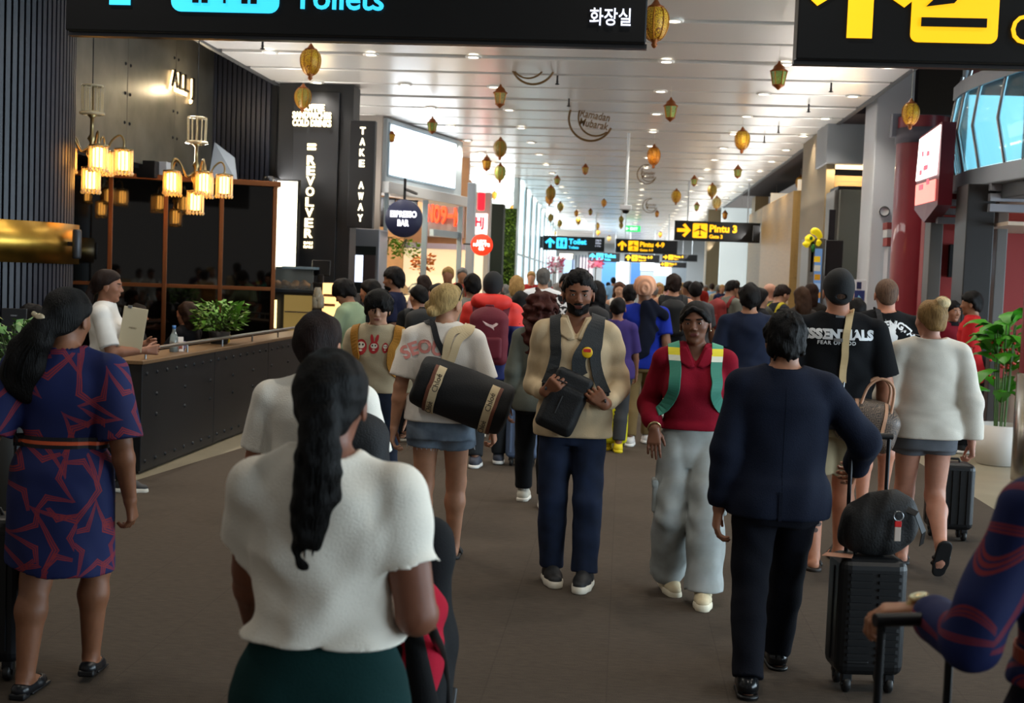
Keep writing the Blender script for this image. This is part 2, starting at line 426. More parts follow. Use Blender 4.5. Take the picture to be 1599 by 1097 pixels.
class Person:
    def __init__(s, label, X, Y, face=0.0, H=1.70, sex='m', w=1.0, lod=1, feet=None, arms=None, lean=0.0, head=(0, 0, 0),
                 skin='#a9795b', group=None, sw=1.0, sit=None, arm_w=1.0, facedetail=False, hipw=1.0):
        s.hipw = hipw
        s.H, s.sex, s.w, s.lod, s.lean, s.skin = H, sex, w, lod, lean, skin
        s.root = empty('person', (X, Y, 0), math.radians(face), label, 'person', group)
        s.h_body, s.h_head, s.h_hand, s.h_cl = [(.010,.0048,.0042,.0075),(.014,.008,.006,.011),(.024,.015,.02,.02)][lod]
        if facedetail: s.h_head = .0036
        s.facedetail = facedetail
        feet = feet or ((-.09, .14, 0, 0), (.09, -.16, .02, 12))
        s.ank = .043*H
        s.A = [np.array((f[0], f[1], s.ank+f[2])) for f in feet]; s.fp = [f[3] for f in feet]
        s.fyaw = [f[4] if len(f) > 4 else (4 if i == 0 else -4) for i, f in enumerate(feet)]
        LT, LS = .248*H, .236*H
        hx = .050*H*w*hipw
        zh = .525*H
        for i, a in enumerate(s.A):
            sg = -1 if i == 0 else 1
            q = (LT+LS)**2-(a[1])**2-(a[0]-sg*hx)**2
            zh = min(zh, a[2]+math.sqrt(max(q, .2))*0.995)
        if sit: zh = sit
        s.dz = zh-.525*H
        s.hip = [np.array((-hx, 0, zh)), np.array((hx, 0, zh))]
        s.knee = []
        for i in (0, 1):
            k, a = ik(s.hip[i], s.A[i], LT, LS, (0.06*(-1 if i == 0 else 1), 1, 0.15)); s.knee.append(k); s.A[i] = a
        zs = .800*H+s.dz; s.shx = .104*H*w*sw*(1 if sex == 'm' else .93)
        s.zs = zs
        s.sh = [np.array((-s.shx, s.cy(zs)-.006*H, zs)), np.array((s.shx, s.cy(zs)-.006*H, zs))]
        s.LU, s.LF = .172*H, .152*H
        arms = arms or (('h', -14, 6, 12), ('h', 16, 6, 18))
        s.elb, s.wri, s.hdir, s.hpn, s.curl = [], [], [], [], []
        for i, a in enumerate(arms):
            sg = -1 if i == 0 else 1
            if a[0] == 'h':
                sw_, ab, fl = [D2R(q) for q in a[1:4]]
                d1 = np.array((sg*math.sin(ab), math.sin(sw_)*math.cos(ab), -math.cos(sw_)*math.cos(ab)))
                e = s.sh[i]+unit(d1)*s.LU
                d2 = unit((sg*math.sin(ab)*.6, math.sin(sw_+fl), -math.cos(sw_+fl)))
                wr = e+d2*s.LF
            else:
                e, wr = ik(s.sh[i], a[1], s.LU, s.LF, a[2] if len(a) > 2 and a[2] is not None else (sg*.5, -.8, -.4)); d2 = unit(wr-e)
            opt = a[-1] if isinstance(a[-1], dict) else {}
            s.elb.append(e); s.wri.append(wr); s.hdir.append(unit(opt.get('dir', d2)))
            s.hpn.append(unit(opt.get('palm', (-sg, 0.1, 0)))); s.curl.append(opt.get('curl', 28))
        s.hh = .137*H if sex == 'm' else .139*H
        s.neck0 = np.array((0, s.cy(.84*H+s.dz)-.006*H, .835*H+s.dz))
        y, p, t = [D2R(q) for q in head]
        s.HR = rotz(y)@rotx(-p)@roty(t)
        base = np.array((0, s.cy(.87*H+s.dz)-.004*H, .864*H+s.dz))       # pivot at top of neck
        s.HO = base + s.HR@np.array((0, .012*H, .062*H))
        s.arm_r = (.031*H*arm_w*(.5+.5*w), .027*H*arm_w, .0165*H*arm_w)
        if sex == 'f': s.arm_r = tuple(q*.9 for q in s.arm_r)
        s.body_model()
    def cy(s, z):
        h = .53*s.H+s.dz
        return s.lean*np.clip((z-h)/(.3*s.H), -.3, 1.4)
    def tor(s, z):
        T = np.array(TORSO[s.sex]); q = (z-s.dz)/s.H
        g = 1+(s.hipw-1)*np.clip((.63-q)/.09, 0, 1)
        return (np.interp(q, T[:,0], T[:,3])*s.H+s.cy(z), np.interp(q, T[:,0], T[:,1])*s.H*s.w*g, np.interp(q, T[:,0], T[:,2])*s.H*(.45+.55*s.w))
    def hp(s, x, y, z): return s.HO+s.HR@(np.array((x, y, z))*s.hh)
    def he(s, c, r, k=None):
        return p_ell(s.hp(*c), np.array(r)*s.hh, s.HR)
    def hc(s, a, b, ra, rb): return p_cone(s.hp(*a), s.hp(*b), ra*s.hh, rb*s.hh)
    def head_model(s, M):
        hh = s.hh
        f = s.sex == 'f'
        M.add(p_cone(s.neck0+np.array((0, -.004*s.H, -.02*s.H)), s.hp(0, -.12, -.22), (.036 if not f else .031)*s.H*(.6+.4*s.w), (.033 if not f else .028)*s.H*(.6+.4*s.w)), .03)
        M.add(s.he((0, -.06, .13), (.335, .42, .372)), .02)
        M.add(s.he((0, .10, -.10), (.268, .27, .36)), .03)
        M.add(s.he((0, .10, -.32), (.205 if not f else .185, .205, .15)), .02)
        M.add(s.he((0, .245, -.42), (.085, .085, .07)), .02)
        if s.lod < 2:
            for q in (-1, 1):
                M.add(s.he((q*.165, .215, -.1), (.1, .1, .09)), .02)
                M.add(s.he((q*.345, -.03, -.04), (.03, .085, .14)), .008)
            M.add(s.hc((-.15, .325, .075), (.15, .325, .075), .04, .04), .016)
            M.add(s.hc((0, .34, .03), (0, .425, -.13), .026, .044), .012)
            for q in (-1, 1): M.add(s.he((q*.045, .385, -.15), (.034, .04, .03)), .008)
            for q in (-1, 1): M.cut(s.he((q*.135, .425, .005), (.085, .075, .055)), .014)
            for q in (-1, 1): M.add(s.he((q*.135, .302, .010), (.07, .062, .052)), .008)
            if s.facedetail:
                for q in (-1, 1): M.cut(s.he((q*.135, .385, -.004), (.056, .06, .0155)), .003)
            M.add(s.hc((-.07, .335, -.258), (.07, .335, -.258), .021, .021), .012)
            M.add(s.hc((-.055, .335, -.300), (.055, .335, -.300), .025, .025), .012)
            M.cut(s.hc((-.075, .385, -.279), (.075, .385, -.279), .01, .01), .006)
            M.cut(s.he((0, .37, -.355), (.09, .04, .03)), .02)
    def hand_model(s, M, i, simple=False):
        sg = -1 if i == 0 else 1
        wr, d, n = s.wri[i], s.hdir[i], s.hpn[i]
        n = unit(n-d*np.dot(n, d)); sd = np.cross(d, n)          # n: palm facing direction
        th = -sd if np.dot(sd, np.array((0, 1, 0))) < 0 else sd
        if abs(np.dot(sd, (0, 1, 0))) < .25: th = -sd if np.dot(sd, (-sg, 0, 0)) < 0 else sd
        if s.thumb.get(i) is not None: th = sd*s.thumb[i]
        hl = .106*s.H*(1 if s.sex == 'm' else .93)
        if simple:
            M.add(p_cone(wr, wr+d*hl*.5, .16*hl, .2*hl, n, .45), .015)
            c = D2R(s.curl[i]); d2 = unit(d*math.cos(c)+n*math.sin(c))
            M.add(p_cone(wr+d*hl*.5, wr+d*hl*.5+d2*hl*.42, .18*hl, .12*hl, n, .4), .015)
            return
        for q, fk in enumerate((.95, 1.05, .98, .78)):
            off = (1.5-q)*.118*hl
            kn = wr+d*hl*(.5-abs(q-1)*.015)+th*off
            M.add(p_cone(wr+th*off*.5+d*hl*.03, kn, .085*hl, .068*hl), .016)
            p = kn; a = 0.0; c = D2R(s.curl[i]*(1+.12*q))
            for j, (l, r) in enumerate(((.25, .05), (.155, .044), (.115, .038))):
                a += c*(.8 if j == 0 else 1.0)
                fd = unit(d*math.cos(a)+n*math.sin(a)+th*(1.5-q)*.05)
                e = p+fd*hl*l*fk; M.add(p_cone(p, e, (.053 if j == 0 else r+.004)*hl, r*hl), .004); p = e
        p = wr+th*.10*hl+d*.1*hl+n*.03*hl
        tc = D2R(s.curl[i]*.5)
        for (l, r, ang) in ((.24, .075, 42), (.17, .054, 24), (.13, .046, 14)):
            an = D2R(ang); fd = unit(d*math.cos(an)+th*math.sin(an)*.9+n*(.28+.4*math.sin(tc)))
            e = p+fd*hl*l; M.add(p_cone(p, e, r*hl, r*hl*.86), .006); p = e
    def leg_pts(s, i):
        h, k, a = s.hip[i], s.knee[i], s.A[i]
        return h, k, a
    def limb_leg(s, M, i, e=0.0, k=.03):
        H, w = s.H, s.w; h, kn, a = s.leg_pts(i)
        tw = .5+.5*w
        M.add(p_cone(h, kn,   .052*H*tw+e, .034*H*tw+e), k)
        c = kn+(a-kn)*.3+np.array((0, -.012*H, 0))
        M.add(p_cone(kn, c, .033*H*tw+e, .034*H*tw+e), k); M.add(p_cone(c, a, .034*H*tw+e, .0215*H+e), k)
    def foot_R(s, i): return rotz(D2R(-s.fyaw[i]))@rotx(D2R(-s.fp[i]))
    def body_model(s, thumb=None):
        H = s.H; M = Model(); s.thumb = getattr(s, 'thumb', {})
        zz = np.linspace(.475*H, .85*H, 14)+s.dz
        M.add(p_loft([(z, 0, *(lambda t: (t[0], t[1], t[2]))(s.tor(z))) for z in zz]), .03)
        for i in (0, 1):
            sg = -1 if i == 0 else 1
            M.add(p_cone((0, s.neck0[1], .838*H+s.dz), s.sh[i]+np.array((-sg*.01*H, 0, .004*H)), .028*H, .031*H), .03)
            M.add(p_cone(s.sh[i], s.elb[i], s.arm_r[0], s.arm_r[1]), .03)
            m = s.elb[i]+(s.wri[i]-s.elb[i])*.3
            M.add(p_cone(s.elb[i], m, s.arm_r[1], s.arm_r[1]*1.02), .012); M.add(p_cone(m, s.wri[i], s.arm_r[1]*1.02, s.arm_r[2]), .012)
            M.add(p_ell((sg*.046*H*s.w, s.cy(.5*H)-.030*H, .497*H+s.dz), (.048*H*s.w, .048*H, .05*H)), .03)
            s.limb_leg(M, i)
            R = s.foot_R(i); A = s.A[i]
            P = lambda x, y, z: A+R@(np.array((x, y, z))*H)
            M.add(p_cone(P(0, -.022, -.022), P(0, .05, -.026), .019*H, .018*H), .015)
            M.add(p_cone(P(0, -.005, 0), P(0, .045, -.022), .02*H, .016*H), .015)
            M.add(p_cone(P(.006, .05, -.029), P(.004, .085, -.032), .017*H, .010*H), .012); M.add(p_cone(P(-.012, .05, -.029), P(-.012, .085, -.032), .017*H, .010*H), .012)
        s.head_model(M)
        s.M = M
    def finish_body(s, hands=True):
        if s.lod == 2:
            for i in (0, 1): s.hand_model(s.M, i, True)
            V, Q = polygonize(s.M, s.h_body); parts = [(V, Q)]
            s.body = link('body', np_mesh('body', V, Q), skinm(s.skin), s.root); return
        boxes = []
        c = s.HO; r = s.hh*.62
        boxes.append((c-np.array((r, r, r*.92)), c+np.array((r, r, r)), s.h_head))
        M2 = s.M.copy()
        for i in (0, 1):
            s.hand_model(M2, i, s.lod > 1)
            if hands:
                c = s.wri[i]+s.hdir[i]*.055*s.H; r = .075*s.H
                boxes.append((c-r, c+r, s.h_hand))
        s.M = M2
        V, Q = polygonize(s.M, s.h_body)
        cen = V[Q].mean(1); keepf = np.ones(len(Q), bool)
        for lo, hi, h in boxes: keepf &= ~np.all((cen > lo+s.h_body*.9) & (cen < hi-s.h_body*.9), axis=1)
        Vs, Qs, o = [V], [Q[keepf]], len(V)
        for lo, hi, h in boxes:
            v, q = polygonize(s.M, h, lo, hi); Vs.append(v); Qs.append(q+o); o += len(v)
        V = np.concatenate(Vs); Q = np.concatenate(Qs)
        used = np.unique(Q); mp = np.zeros(len(V), np.int32); mp[used] = np.arange(len(used))
        s.body = link('body', np_mesh('body', V[used], mp[Q]), skinm(s.skin), s.root)
    # ---------------------------------------------------------------- clothes
    def top(s, m, name='shirt', ease=.014, hem=None, sleeve=.55, loose=.5, neck='crew', flare=0.0, fold=.004, seed=1, sl_ease=None,
            cuff=None, bust=True, puff=0.0, k=.026, h=None, hem_tilt=0.0, ztop=None, skirt=None, waist=None, fold2=None):
        H = s.H; M = Model(); sl_ease = ease if sl_ease is None else sl_ease
        hem = (.47*H if hem is None else hem)
        ztop = .852*H+s.dz
        chest = s.tor(.745*H+s.dz); hipv = s.tor(.49*H+s.dz)
        S = []
        zz = list(np.linspace(hem, ztop, 18))
        for z in zz:
            c, a, b = s.tor(max(z, .46*H+s.dz)); q = (z-s.dz)/H
            if q < .74:
                am, bm = max(a, chest[1]*(.97), hipv[1]*1.0 if q < .6 else 0), max(b, chest[2]*.97, hipv[2]*.98 if q < .6 else 0)
                a = a+(am-a)*loose; b = b+(bm-b)*loose
            if q < .57: a = max(a, s.hip[1][0]+.052*H*(.5+.5*s.w)+.006); b = max(b, .066*H*(.5+.5*s.w)+.012)
            fl = flare*max(0, (.62-q))/.15
            if skirt and z < skirt[0]:
                t = (skirt[0]-z)/max(skirt[0]-hem, .01); a = a+(skirt[1]-a)*min(1, t*1.15); b = b+(skirt[2]-b)*min(1, t*1.15); fl = 0
            if waist: 
                g = math.exp(-((z-waist[0])/.06)**2); a *= 1-waist[1]*g; b *= 1-waist[1]*g
            S.append((z, 0, c, a+ease+fl, b+ease+fl))
        M.add(p_loft(S), .02)
        if s.sex == 'f' and bust:
            for q in (-1, 1): M.add(p_ell((q*.046*H*s.w, s.cy(.72*H)+.042*H, .722*H+s.dz), (.044*H+ease*.4, .04*H+ease*.5, .045*H+ease*.4)), .04)
        if not skirt and hem < .545*H+s.dz:
            for q in (-1, 1): M.add(p_ell((q*.046*H*s.w, s.cy(.5*H)-.030*H, .50*H+s.dz), (.050*H*s.w+ease, .048*H+ease+.006, .052*H+ease)), .05)
        if not skirt and hem < .545*H+s.dz:
            for i in (0, 1): M.add(p_cone(s.hip[i], s.knee[i], .052*H*(.5+.5*s.w)+ease+.008, .036*H*(.5+.5*s.w)+ease+.008), .04)
        for i in (0, 1):
            sg = -1 if i == 0 else 1
            sh, el, wr = s.sh[i], s.elb[i], s.wri[i]
            M.add(p_cone((0, s.neck0[1], .838*H+s.dz), sh+np.array((-sg*.01*H, 0, .004*H)), .028*H+ease*.75, .031*H+ease*.75), .03)
            r0, r1, r2 = [q+sl_ease for q in s.arm_r]; r0 -= sl_ease*.45
            if sleeve <= 0: M.cut(p_cone(sh+np.array((-sg*.012, 0, -.09*H)), sh+np.array((sg*.1, 0, .05*H)), .05*H, .06*H), .01); continue
            if sleeve < 1:
                e = sh+(el-sh)*sleeve
                M.add(p_cone(sh, e, r0, r0+(r1-r0)*sleeve+sl_ease*.5+puff, cb=True), k)
            else:
                M.add(p_cone(sh, el, r0, r1+puff*.4), k)
                t = sleeve-1; e = el+(wr-el)*t
                rr = (cuff if cuff is not None else r1+(r2-r1)*t)
                M.add(p_cone(el, el+(e-el)*.8, r1+puff*.4, (r1+rr)/2+puff), .02)
                M.add(p_cone(el+(e-el)*.78, e, (r1+rr)/2+puff*.9, rr, cb=True), .01)
        if fold: M.disp(folds(seed, fold, 30, (.6, .5, 1.0), None, s.shx if sleeve < 1 else None))
        if fold2: M.disp(folds(seed+7, fold2[0], fold2[1], fold2[3] if len(fold2) > 3 else (.45, .3, 1.0), fold2[2]))
        M.keep(p_plane((0, 0, hem+.002), (hem_tilt, 0, -1)), .004)
        nr = (.036 if s.sex == 'm' else .031)*H*(.6+.4*s.w)
        n0 = s.neck0
        if neck == 'crew': M.cut(p_cone(n0+np.array((0, .004, .004*H)), s.hp(0, -.1, -.1), nr+.012, nr+.02), .006)
        elif neck == 'wide': M.cut(p_cone(n0+np.array((0, .0, -.002*H)), s.hp(0, -.1, -.1), nr+.03, nr+.05, (0,1,0), .8), .008)
        elif neck == 'v':
            M.cut(p_cone(n0+np.array((0, .004, .004*H)), s.hp(0, -.1, -.1), nr+.010, nr+.018), .006)
            M.cut(p_cone((0, n0[1]+.09*H, .783*H+s.dz), (0, n0[1]+.055*H, .862*H+s.dz), .003, .030*H, (0, 1, 0), 3.0), .004)
        elif neck == 'tank':
            M.cut(p_cone(n0+np.array((0, .01, -.02*H)), s.hp(0, -.1, -.1), nr+.03, nr+.05), .01)
        o = sdf_obj(name, M, h or s.h_cl, m, s.root); setattr(s, 'topM', M); s.topO = o
        return o, M
    def collar(s, m, parent, stand=.022, spread=.03, open_=.4):
        H = s.H; nr = (.036 if s.sex == 'm' else .031)*H*(.6+.4*s.w); n0 = s.neck0; M = Model()
        d = unit(s.hp(0, -.1, -.2)-n0)
        M.add(p_cone(n0-d*.004*H, n0+d*(.010*H+stand), nr+.020+spread*.4, nr+.013, ca=True, cb=True), .004)
        M.cut(p_cone(n0-d*.05, n0+d*.1, nr+.014, nr+.007), .003)
        if open_: M.cut(p_cone((0, n0[1]+.12*H, .76*H+s.dz), (0, n0[1]+.05*H, .91*H+s.dz), .004, open_*.1*H, (0, 1, 0), 3.0), .003)
        return sdf_obj('collar', M, min(s.h_cl, .006), m, parent)
    def flaps(s, m, parent, w=.075):
        H = s.H; z = H; d = s.dz
        for sg in (-1, 1):
            pts = [(sg*.033*H, .850*H+d), (sg*.020*H, .822*H+d), (sg*.004*H, .787*H+d), (sg*.022*H, .782*H+d), (sg*.048*H, .797*H+d), (sg*.056*H, .822*H+d), (sg*.050*H, .850*H+d)]
            o = s.decal_shape('collar_flap', s.topM, [(p[0], p[1]) for p in (pts if sg > 0 else pts[::-1])], m, (0, .5, 0), (0, -1, 0), .006, parent=parent)
            q = o.modifiers.new('solid', 'SOLIDIFY'); q.thickness = .007; q.offset = 0
    def pants(s, m, name='trousers', waist=None, hem=None, rt=.008, rk=.018, ra=.025, fold=.004, seed=3, e=.008, h=None, kl=.02):
        """hem given as fraction: 0..1 along thigh, 1..2 along shank"""
        H = s.H; M = Model(); waist = waist or .60*H+s.dz; hem = 1.94 if hem is None else hem
        S = []
        for z in np.linspace(.452*H+s.dz, waist, 9):
            c, a, b = s.tor(z); S.append((z, 0, c, a+e, b+e))
        M.add(p_loft(S), .02)
        for i in (0, 1):
            sg = -1 if i == 0 else 1; tw = .5+.5*s.w
            M.add(p_ell((sg*.046*H*s.w, s.cy(.5*H)-.030*H, .497*H+s.dz), (.048*H*s.w+e, .048*H+e, .05*H+e)), .03)
            h_, kn, an = s.leg_pts(i); r0 = .052*H*tw+rt; r1 = .034*H*tw+rk; r2 = .0215*H+ra
            if hem <= 1:
                p = h_+(kn-h_)*hem; M.add(p_cone(h_, p, r0+.004, r0+(r1-r0)*hem*.5+rk*.6, cb=True), .03)
            else:
                p = kn+(an-kn)*(hem-1); rm = r1+(r2-r1)*(hem-1)
                c = kn+(p-kn)*.35+np.array((0, -.008*H, 0))
                M.add(p_cone(h_, kn, r0, r1), kl); M.add(p_cone(kn, c, r1, r1+(rm-r1)*.3), kl*.6); M.add(p_cone(c, p, r1+(rm-r1)*.3, rm, cb=True), kl*.6)
        M.keep(p_plane((0, 0, waist), (0, 0, 1)), .004)
        if fold: M.disp(folds(seed, fold, 32, (.5, .5, 1.0)))
        s.botM = M
        return sdf_obj(name, M, h or s.h_cl, m, s.root)
    # ---------------------------------------------------------------- shoes
    def shoes(s, kind, m, sole=None, names=('shoe', 'sole')):
        sole = sole or mat('#d8d4c8', rough=.7)
        H = round(s.H, 2); h = [.005, .008, .014][s.lod]; a = s.ank
        for i in (0, 1):
            key = (kind, H, m.name, sole.name, h)
            if key not in SHOE:
                U = Model(); L = Model(); z0 = -a
                if kind in ('sneaker', 'dress', 'boot'):
                    U.add(p_cone((0, -.022*H, z0+.028*H), (0, .05*H, z0+.028*H), .025*H, .026*H), .02)
                    U.add(p_cone((0, .045*H, z0+.026*H), (0, .088*H, z0+.024*H), .027*H, .021*H, (0, 0, 1), .8), .02)
                    U.add(p_cone((0, -.008*H, z0+.03*H), (0, .004*H, z0+.062*H), .027*H, .028*H), .02)
                    U.add(p_cone((0, .005*H, z0+.055*H), (0, .05*H, z0+.036*H), .022*H, .018*H), .015)
                    U.keep(p_plane((0, 0, z0+.063*H), (0, -.35, 1)), .004); U.keep(p_plane((0, 0, z0+.012*H), (0, 0, -1)), .002)
                    t = .02*H if kind == 'sneaker' else .012*H; g = .003 if kind == 'sneaker' else .001
                    for (y0, y1, r0, r1) in ((-.024*H, .05*H, .027*H+g, .029*H+g), (.05*H, .088*H, .029*H+g, .023*H+g)):
                        L.add(p_cone((0, y0, z0+t*.5), (0, y1, z0+t*.5), r0, r1), .01)
                    L.keep(p_plane((0, 0, z0), (0, 0, -1)), .002); L.keep(p_plane((0, 0, z0+t), (0, -.06, 1)), .003)
                elif kind == 'flat':
                    U.add(p_cone((0, -.024*H, z0+.018*H), (0, .05*H, z0+.014*H), .023*H, .024*H), .02)
                    U.add(p_cone((0, .045*H, z0+.014*H), (0, .086*H, z0+.012*H), .024*H, .015*H), .02)
                    U.cut(p_cone((0, -.01*H, z0+.05*H), (0, .05*H, z0+.05*H), .026*H, .024*H), .006)
                    U.keep(p_plane((0, 0, z0+.008*H), (0, 0, -1)), .002)
                    L.add(p_box((0, -.03*H, z0+.008*H), (.02*H, .018*H, .008*H), .004), .004)
                    L.add(p_box((0, .045*H, z0+.006*H), (.023*H, .05*H, .003*H), .002), .004)
                else:  # sandal
                    for (y0, y1, r0, r1) in ((-.024*H, .05*H, .026*H, .029*H), (.05*H, .086*H, .029*H, .024*H)):
                        L.add(p_cone((0, y0, z0+.006*H), (0, y1, z0+.006*H), r0, r1), .01)
                    L.keep(p_plane((0, 0, z0), (0, 0, -1)), .002); L.keep(p_plane((0, 0, z0+.012*H), (0, 0, 1)), .003)
                    U.add(p_cone((-.026*H, .03*H, z0+.012*H), (0, .05*H, z0+.045*H), .008*H, .009*H), .008)
                    U.add(p_cone((.026*H, .03*H, z0+.012*H), (0, .05*H, z0+.045*H), .008*H, .009*H), .008)
                    U.add(p_cone((-.026*H, .055*H, z0+.012*H), (.0, .056*H, z0+.042*H), .008*H, .009*H), .008)
                    U.add(p_cone((.026*H, .055*H, z0+.012*H), (.0, .056*H, z0+.042*H), .008*H, .009*H), .008)
                mu = np_mesh('shoe', *polygonize(U, h)); mu.materials.append(m)
                ml = np_mesh('sole', *polygonize(L, h)); ml.materials.append(sole)
                SHOE[key] = (mu, ml)
            mu, ml = SHOE[key]
            o = link(names[0], mu, None, s.root, tuple(s.A[i]), (D2R(-s.fp[i]), 0, D2R(-s.fyaw[i])))
            link(names[1], ml, None, o)
    # ---------------------------------------------------------------- hair
    def shell(s, t, hair=(.36, .20), nape=-.33, top=0.0, side=0.0):
        M = Model()
        M.add(p_ell(s.hp(0, -.06, .13), np.array((.335+t*.8+side, .42+t, .372+t+top))*s.hh, s.HR), .02)
        M.add(s.he((0, -.24, -.16), (.22+t*.6, .185+t, .2+t)), .04)
        a = np.array((0, hair[0], hair[1])); b = np.array((0, -.45, nape)); d = b-a
        n = np.array((0, -d[2], d[1])); n = n/np.linalg.norm(n)
        if n[2] > 0: n = -n
        M.keep(p_plane(s.hp(*a), s.HR@n), .022)
        return M
    def hair(s, style, c, name='hair', t=.05, **k):
        h = min(s.h_head*1.15, .012) if s.lod < 2 else .016
        m = hairm(c) if isinstance(c, str) else c
        hh = s.hh; rough = k.get('rough', .004)
        if style in ('short', 'buzz'):
            t = t if style == 'short' else .024
            M = s.shell(t, k.get('line', (.37, .24)), k.get('nape', -.36), k.get('top', .03 if style == 'short' else 0))
            M.cut(s.he((0, .46, -.2), (.30, .32, .40)), .012)
            for q in (-1, 1): M.cut(s.he((q*.38, .0, -.14), (.1, .16, .2)), .01)
        elif style == 'bowl':
            M = s.shell(t, (.44, .06), -.36, .03, .03)
            M.cut(s.he((0, .46, -.31), (.27, .36, .36)), .012)
        elif style in ('pony', 'bun', 'slick'):
            M = s.shell(t, k.get('line', (.36, .27)), k.get('nape', -.30), 0)
            M.cut(s.he((0, .47, -.16), (.285, .28, .40)), .012)
            for q in (-1, 1): M.cut(s.he((q*.36, .06, -.14), (.09, .13, .13)), .01)
        elif style in ('long', 'curly'):
            M = s.shell(t, (.36, .26), -.6, .02)
            M.cut(s.he((0, .47, -.2), (.275, .30, .44)), .012)
            L = k.get('length', .9); wd = k.get('width', .36)
            M.add(p_cone(s.hp(0, -.2, .05), s.hp(0, -.36, -L*.55), wd*hh, wd*1.02*hh, s.HR@np.array((0, 1, 0)), .55), .05)
            M.add(p_cone(s.hp(0, -.35, -L*.5), s.hp(0, -.36-.2*max(0, L-.7), -L), wd*1.02*hh, wd*.75*hh, s.HR@np.array((0, 1, 0)), .5), .05)
        if style == 'pony':
            p0 = np.array(k.get('tie', (0, -.46, -.05))); M.add(s.he(tuple(p0+np.array((0, .06, 0))), (.16, .14, .16)), .03)
            T = _cr([tuple(s.hp(*p0))+(k['rad'][0]*hh,)]+[tuple(s.hp(*q))+(rq*hh,) for q, rq in zip(k['tail'], k['rad'][1:])], 14)
            M.tube([q[:3] for q in T], [max(q[3], .003) for q in T], .02, ax=k.get('ax', (0, 1, 0)), s=k.get('flat', .7))
        if style == 'bun':
            M.add(s.he(k['bun'], k.get('br', (.17, .15, .16))), .015)
            for q in k.get('extra', ()): M.add(s.he(q[0], q[1]), .012)
        if s.lod < 2 and k.get('locks', 70 if style in ('short', 'bowl', 'curly') else 0): s.locks(M, k.get('locks', 70), k.get('lock_len', .19 if style != 'curly' else .3), k.get('seed', 5))
        if k.get('part'):
          for q in (-1, 1):
            for (a, b, ra, rb) in (((q*.02, .37, .34), (q*.17, .34, .25), .035, .05), ((q*.17, .34, .25), (q*.285, .20, .10), .05, .055), ((q*.285, .20, .10), (q*.33, .0, .02), .055, .05)): M.add(s.hc(a, b, ra, rb), .012)
          M.cut(s.hc((0, .40, .30), (0, .30, .44), .012, .012), .006); M.cut(s.hc((0, .30, .44), (0, .05, .545), .012, .010), .006)
        if style == 'buzz': rough = 0
        if style == 'pony' and 'rough' not in k: rough = .003
        if rough: M.disp(folds(k.get('seed', 5), rough, k.get('freq', 70), k.get('bias', (1, 1, .25))))
        s.hairM = M
        return sdf_obj(name, M, k.get('h', h), m, s.root)
    def locks(s, M, n, L, seed):
        r = np.random.RandomState(seed+int(s.H*1000)); c = s.hp(0, -.05, .1); D = r.normal(size=(n*3, 3)); D /= np.linalg.norm(D, axis=1)[:, None]
        P = M.project(c+D*s.hh*.55, 0, 12); N = M.grad(P); crown = s.hp(0, -.22, .5); k = 0
        rad = (P-c)/np.linalg.norm(P-c, axis=1)[:, None]
        for p, n_, q, d_ in zip(P, N, rad, M.at(P)):
            if n_@q < .72 or abs(d_) > .004 or k >= n: continue
            f = p-crown; f = f-n_*(f@n_); f = f/(np.linalg.norm(f)+1e-6)+r.normal(size=3)*.28; f = f-n_*(f@n_); f /= np.linalg.norm(f)+1e-6
            l = L*s.hh*r.uniform(.6, 1.3); w = s.hh*r.uniform(.018, .034)*(2 if L > .25 else 1)
            m_ = p+f*l*.55+n_*.002; e = p+f*l-n_*.006
            M.add(p_cone(p-n_*w*.6, m_-n_*w*.6, w, w*.8), .006); M.add(p_cone(m_-n_*w*.6, e, w*.8, .002), .006); k += 1
    def patch(s, name, region, t, m, parent=None, h=None, cuts=()):
        """thin layer over the head surface inside a region (brows, lips, beard)"""
        M = Model(); s.head_model(M); M.off(t)
        M.keep(region, .003)
        for c in cuts: M.cut(c, .004)
        lo = np.maximum(region[0], s.HO-s.hh*.75)-.01; hi = np.minimum(region[1], s.HO+s.hh*.75)+.01
        return sdf_obj(name, M, h or s.h_head*.8, m, parent or s.body, lo=lo, hi=hi)
    def face(s, brow='#1a120d', lips=None, eyes=True, brow_t=.005):
        ew = mat('#d8d0c6', rough=.25); ir = mat('#1d110a', rough=.2)
        for q in (-1, 1):
            if eyes:
                e = MB(); e.lathe([(0, -.052*s.hh)]+[(.052*s.hh*math.sin(a), -.052*s.hh*math.cos(a)) for a in np.linspace(.2, PI-.2, 9)]+[(0, .052*s.hh)], n=14)
                o = e.build('eye', ew, s.root); o.location = s.hp(q*.135, .306, -.002)
                i_ = MB(); i_.lathe([(0, .0535*s.hh)]+[(.0535*s.hh*math.sin(a), .0535*s.hh*math.cos(a)) for a in np.linspace(.1, .5, 5)], n=14)
                g = i_.build('iris', ir, o); g.rotation_euler = Matrix(s.HR@rotx(-PI/2)).to_euler()
            if brow: s.patch('eyebrow', p_ell(s.hp(q*.14, .34, .088), np.array((.095, .1, .021))*s.hh, s.HR@roty(-q*.12)), brow_t, hairm(brow))
        if lips:
            s.patch('lips', s.he((0, .36, -.279), (.095, .08, .048)), .0012, mat(lips, rough=.4, spec=.4))
    # ---------------------------------------------------------------- things lying on the clothes
    def on(s, M, pts, off=.002, n=28):
        """smooth path through control points, pushed onto surface M"""
        P = _cr(np.array(pts, float), n)
        P = M.project(P, off); return P, M.grad(P)
    def strap(s, name, M, pts, w, m, parent, t=.004, off=.002, n=28):
        P, N = s.on(M, pts, off, n)
        for _ in range(2): N[1:-1] = (N[:-2]+N[1:-1]*2+N[2:])/4; P[1:-1] = (P[:-2]+P[1:-1]*2+P[2:])/4
        o = MB().ribbon(P, N, w, t).build(name, m, parent); return o
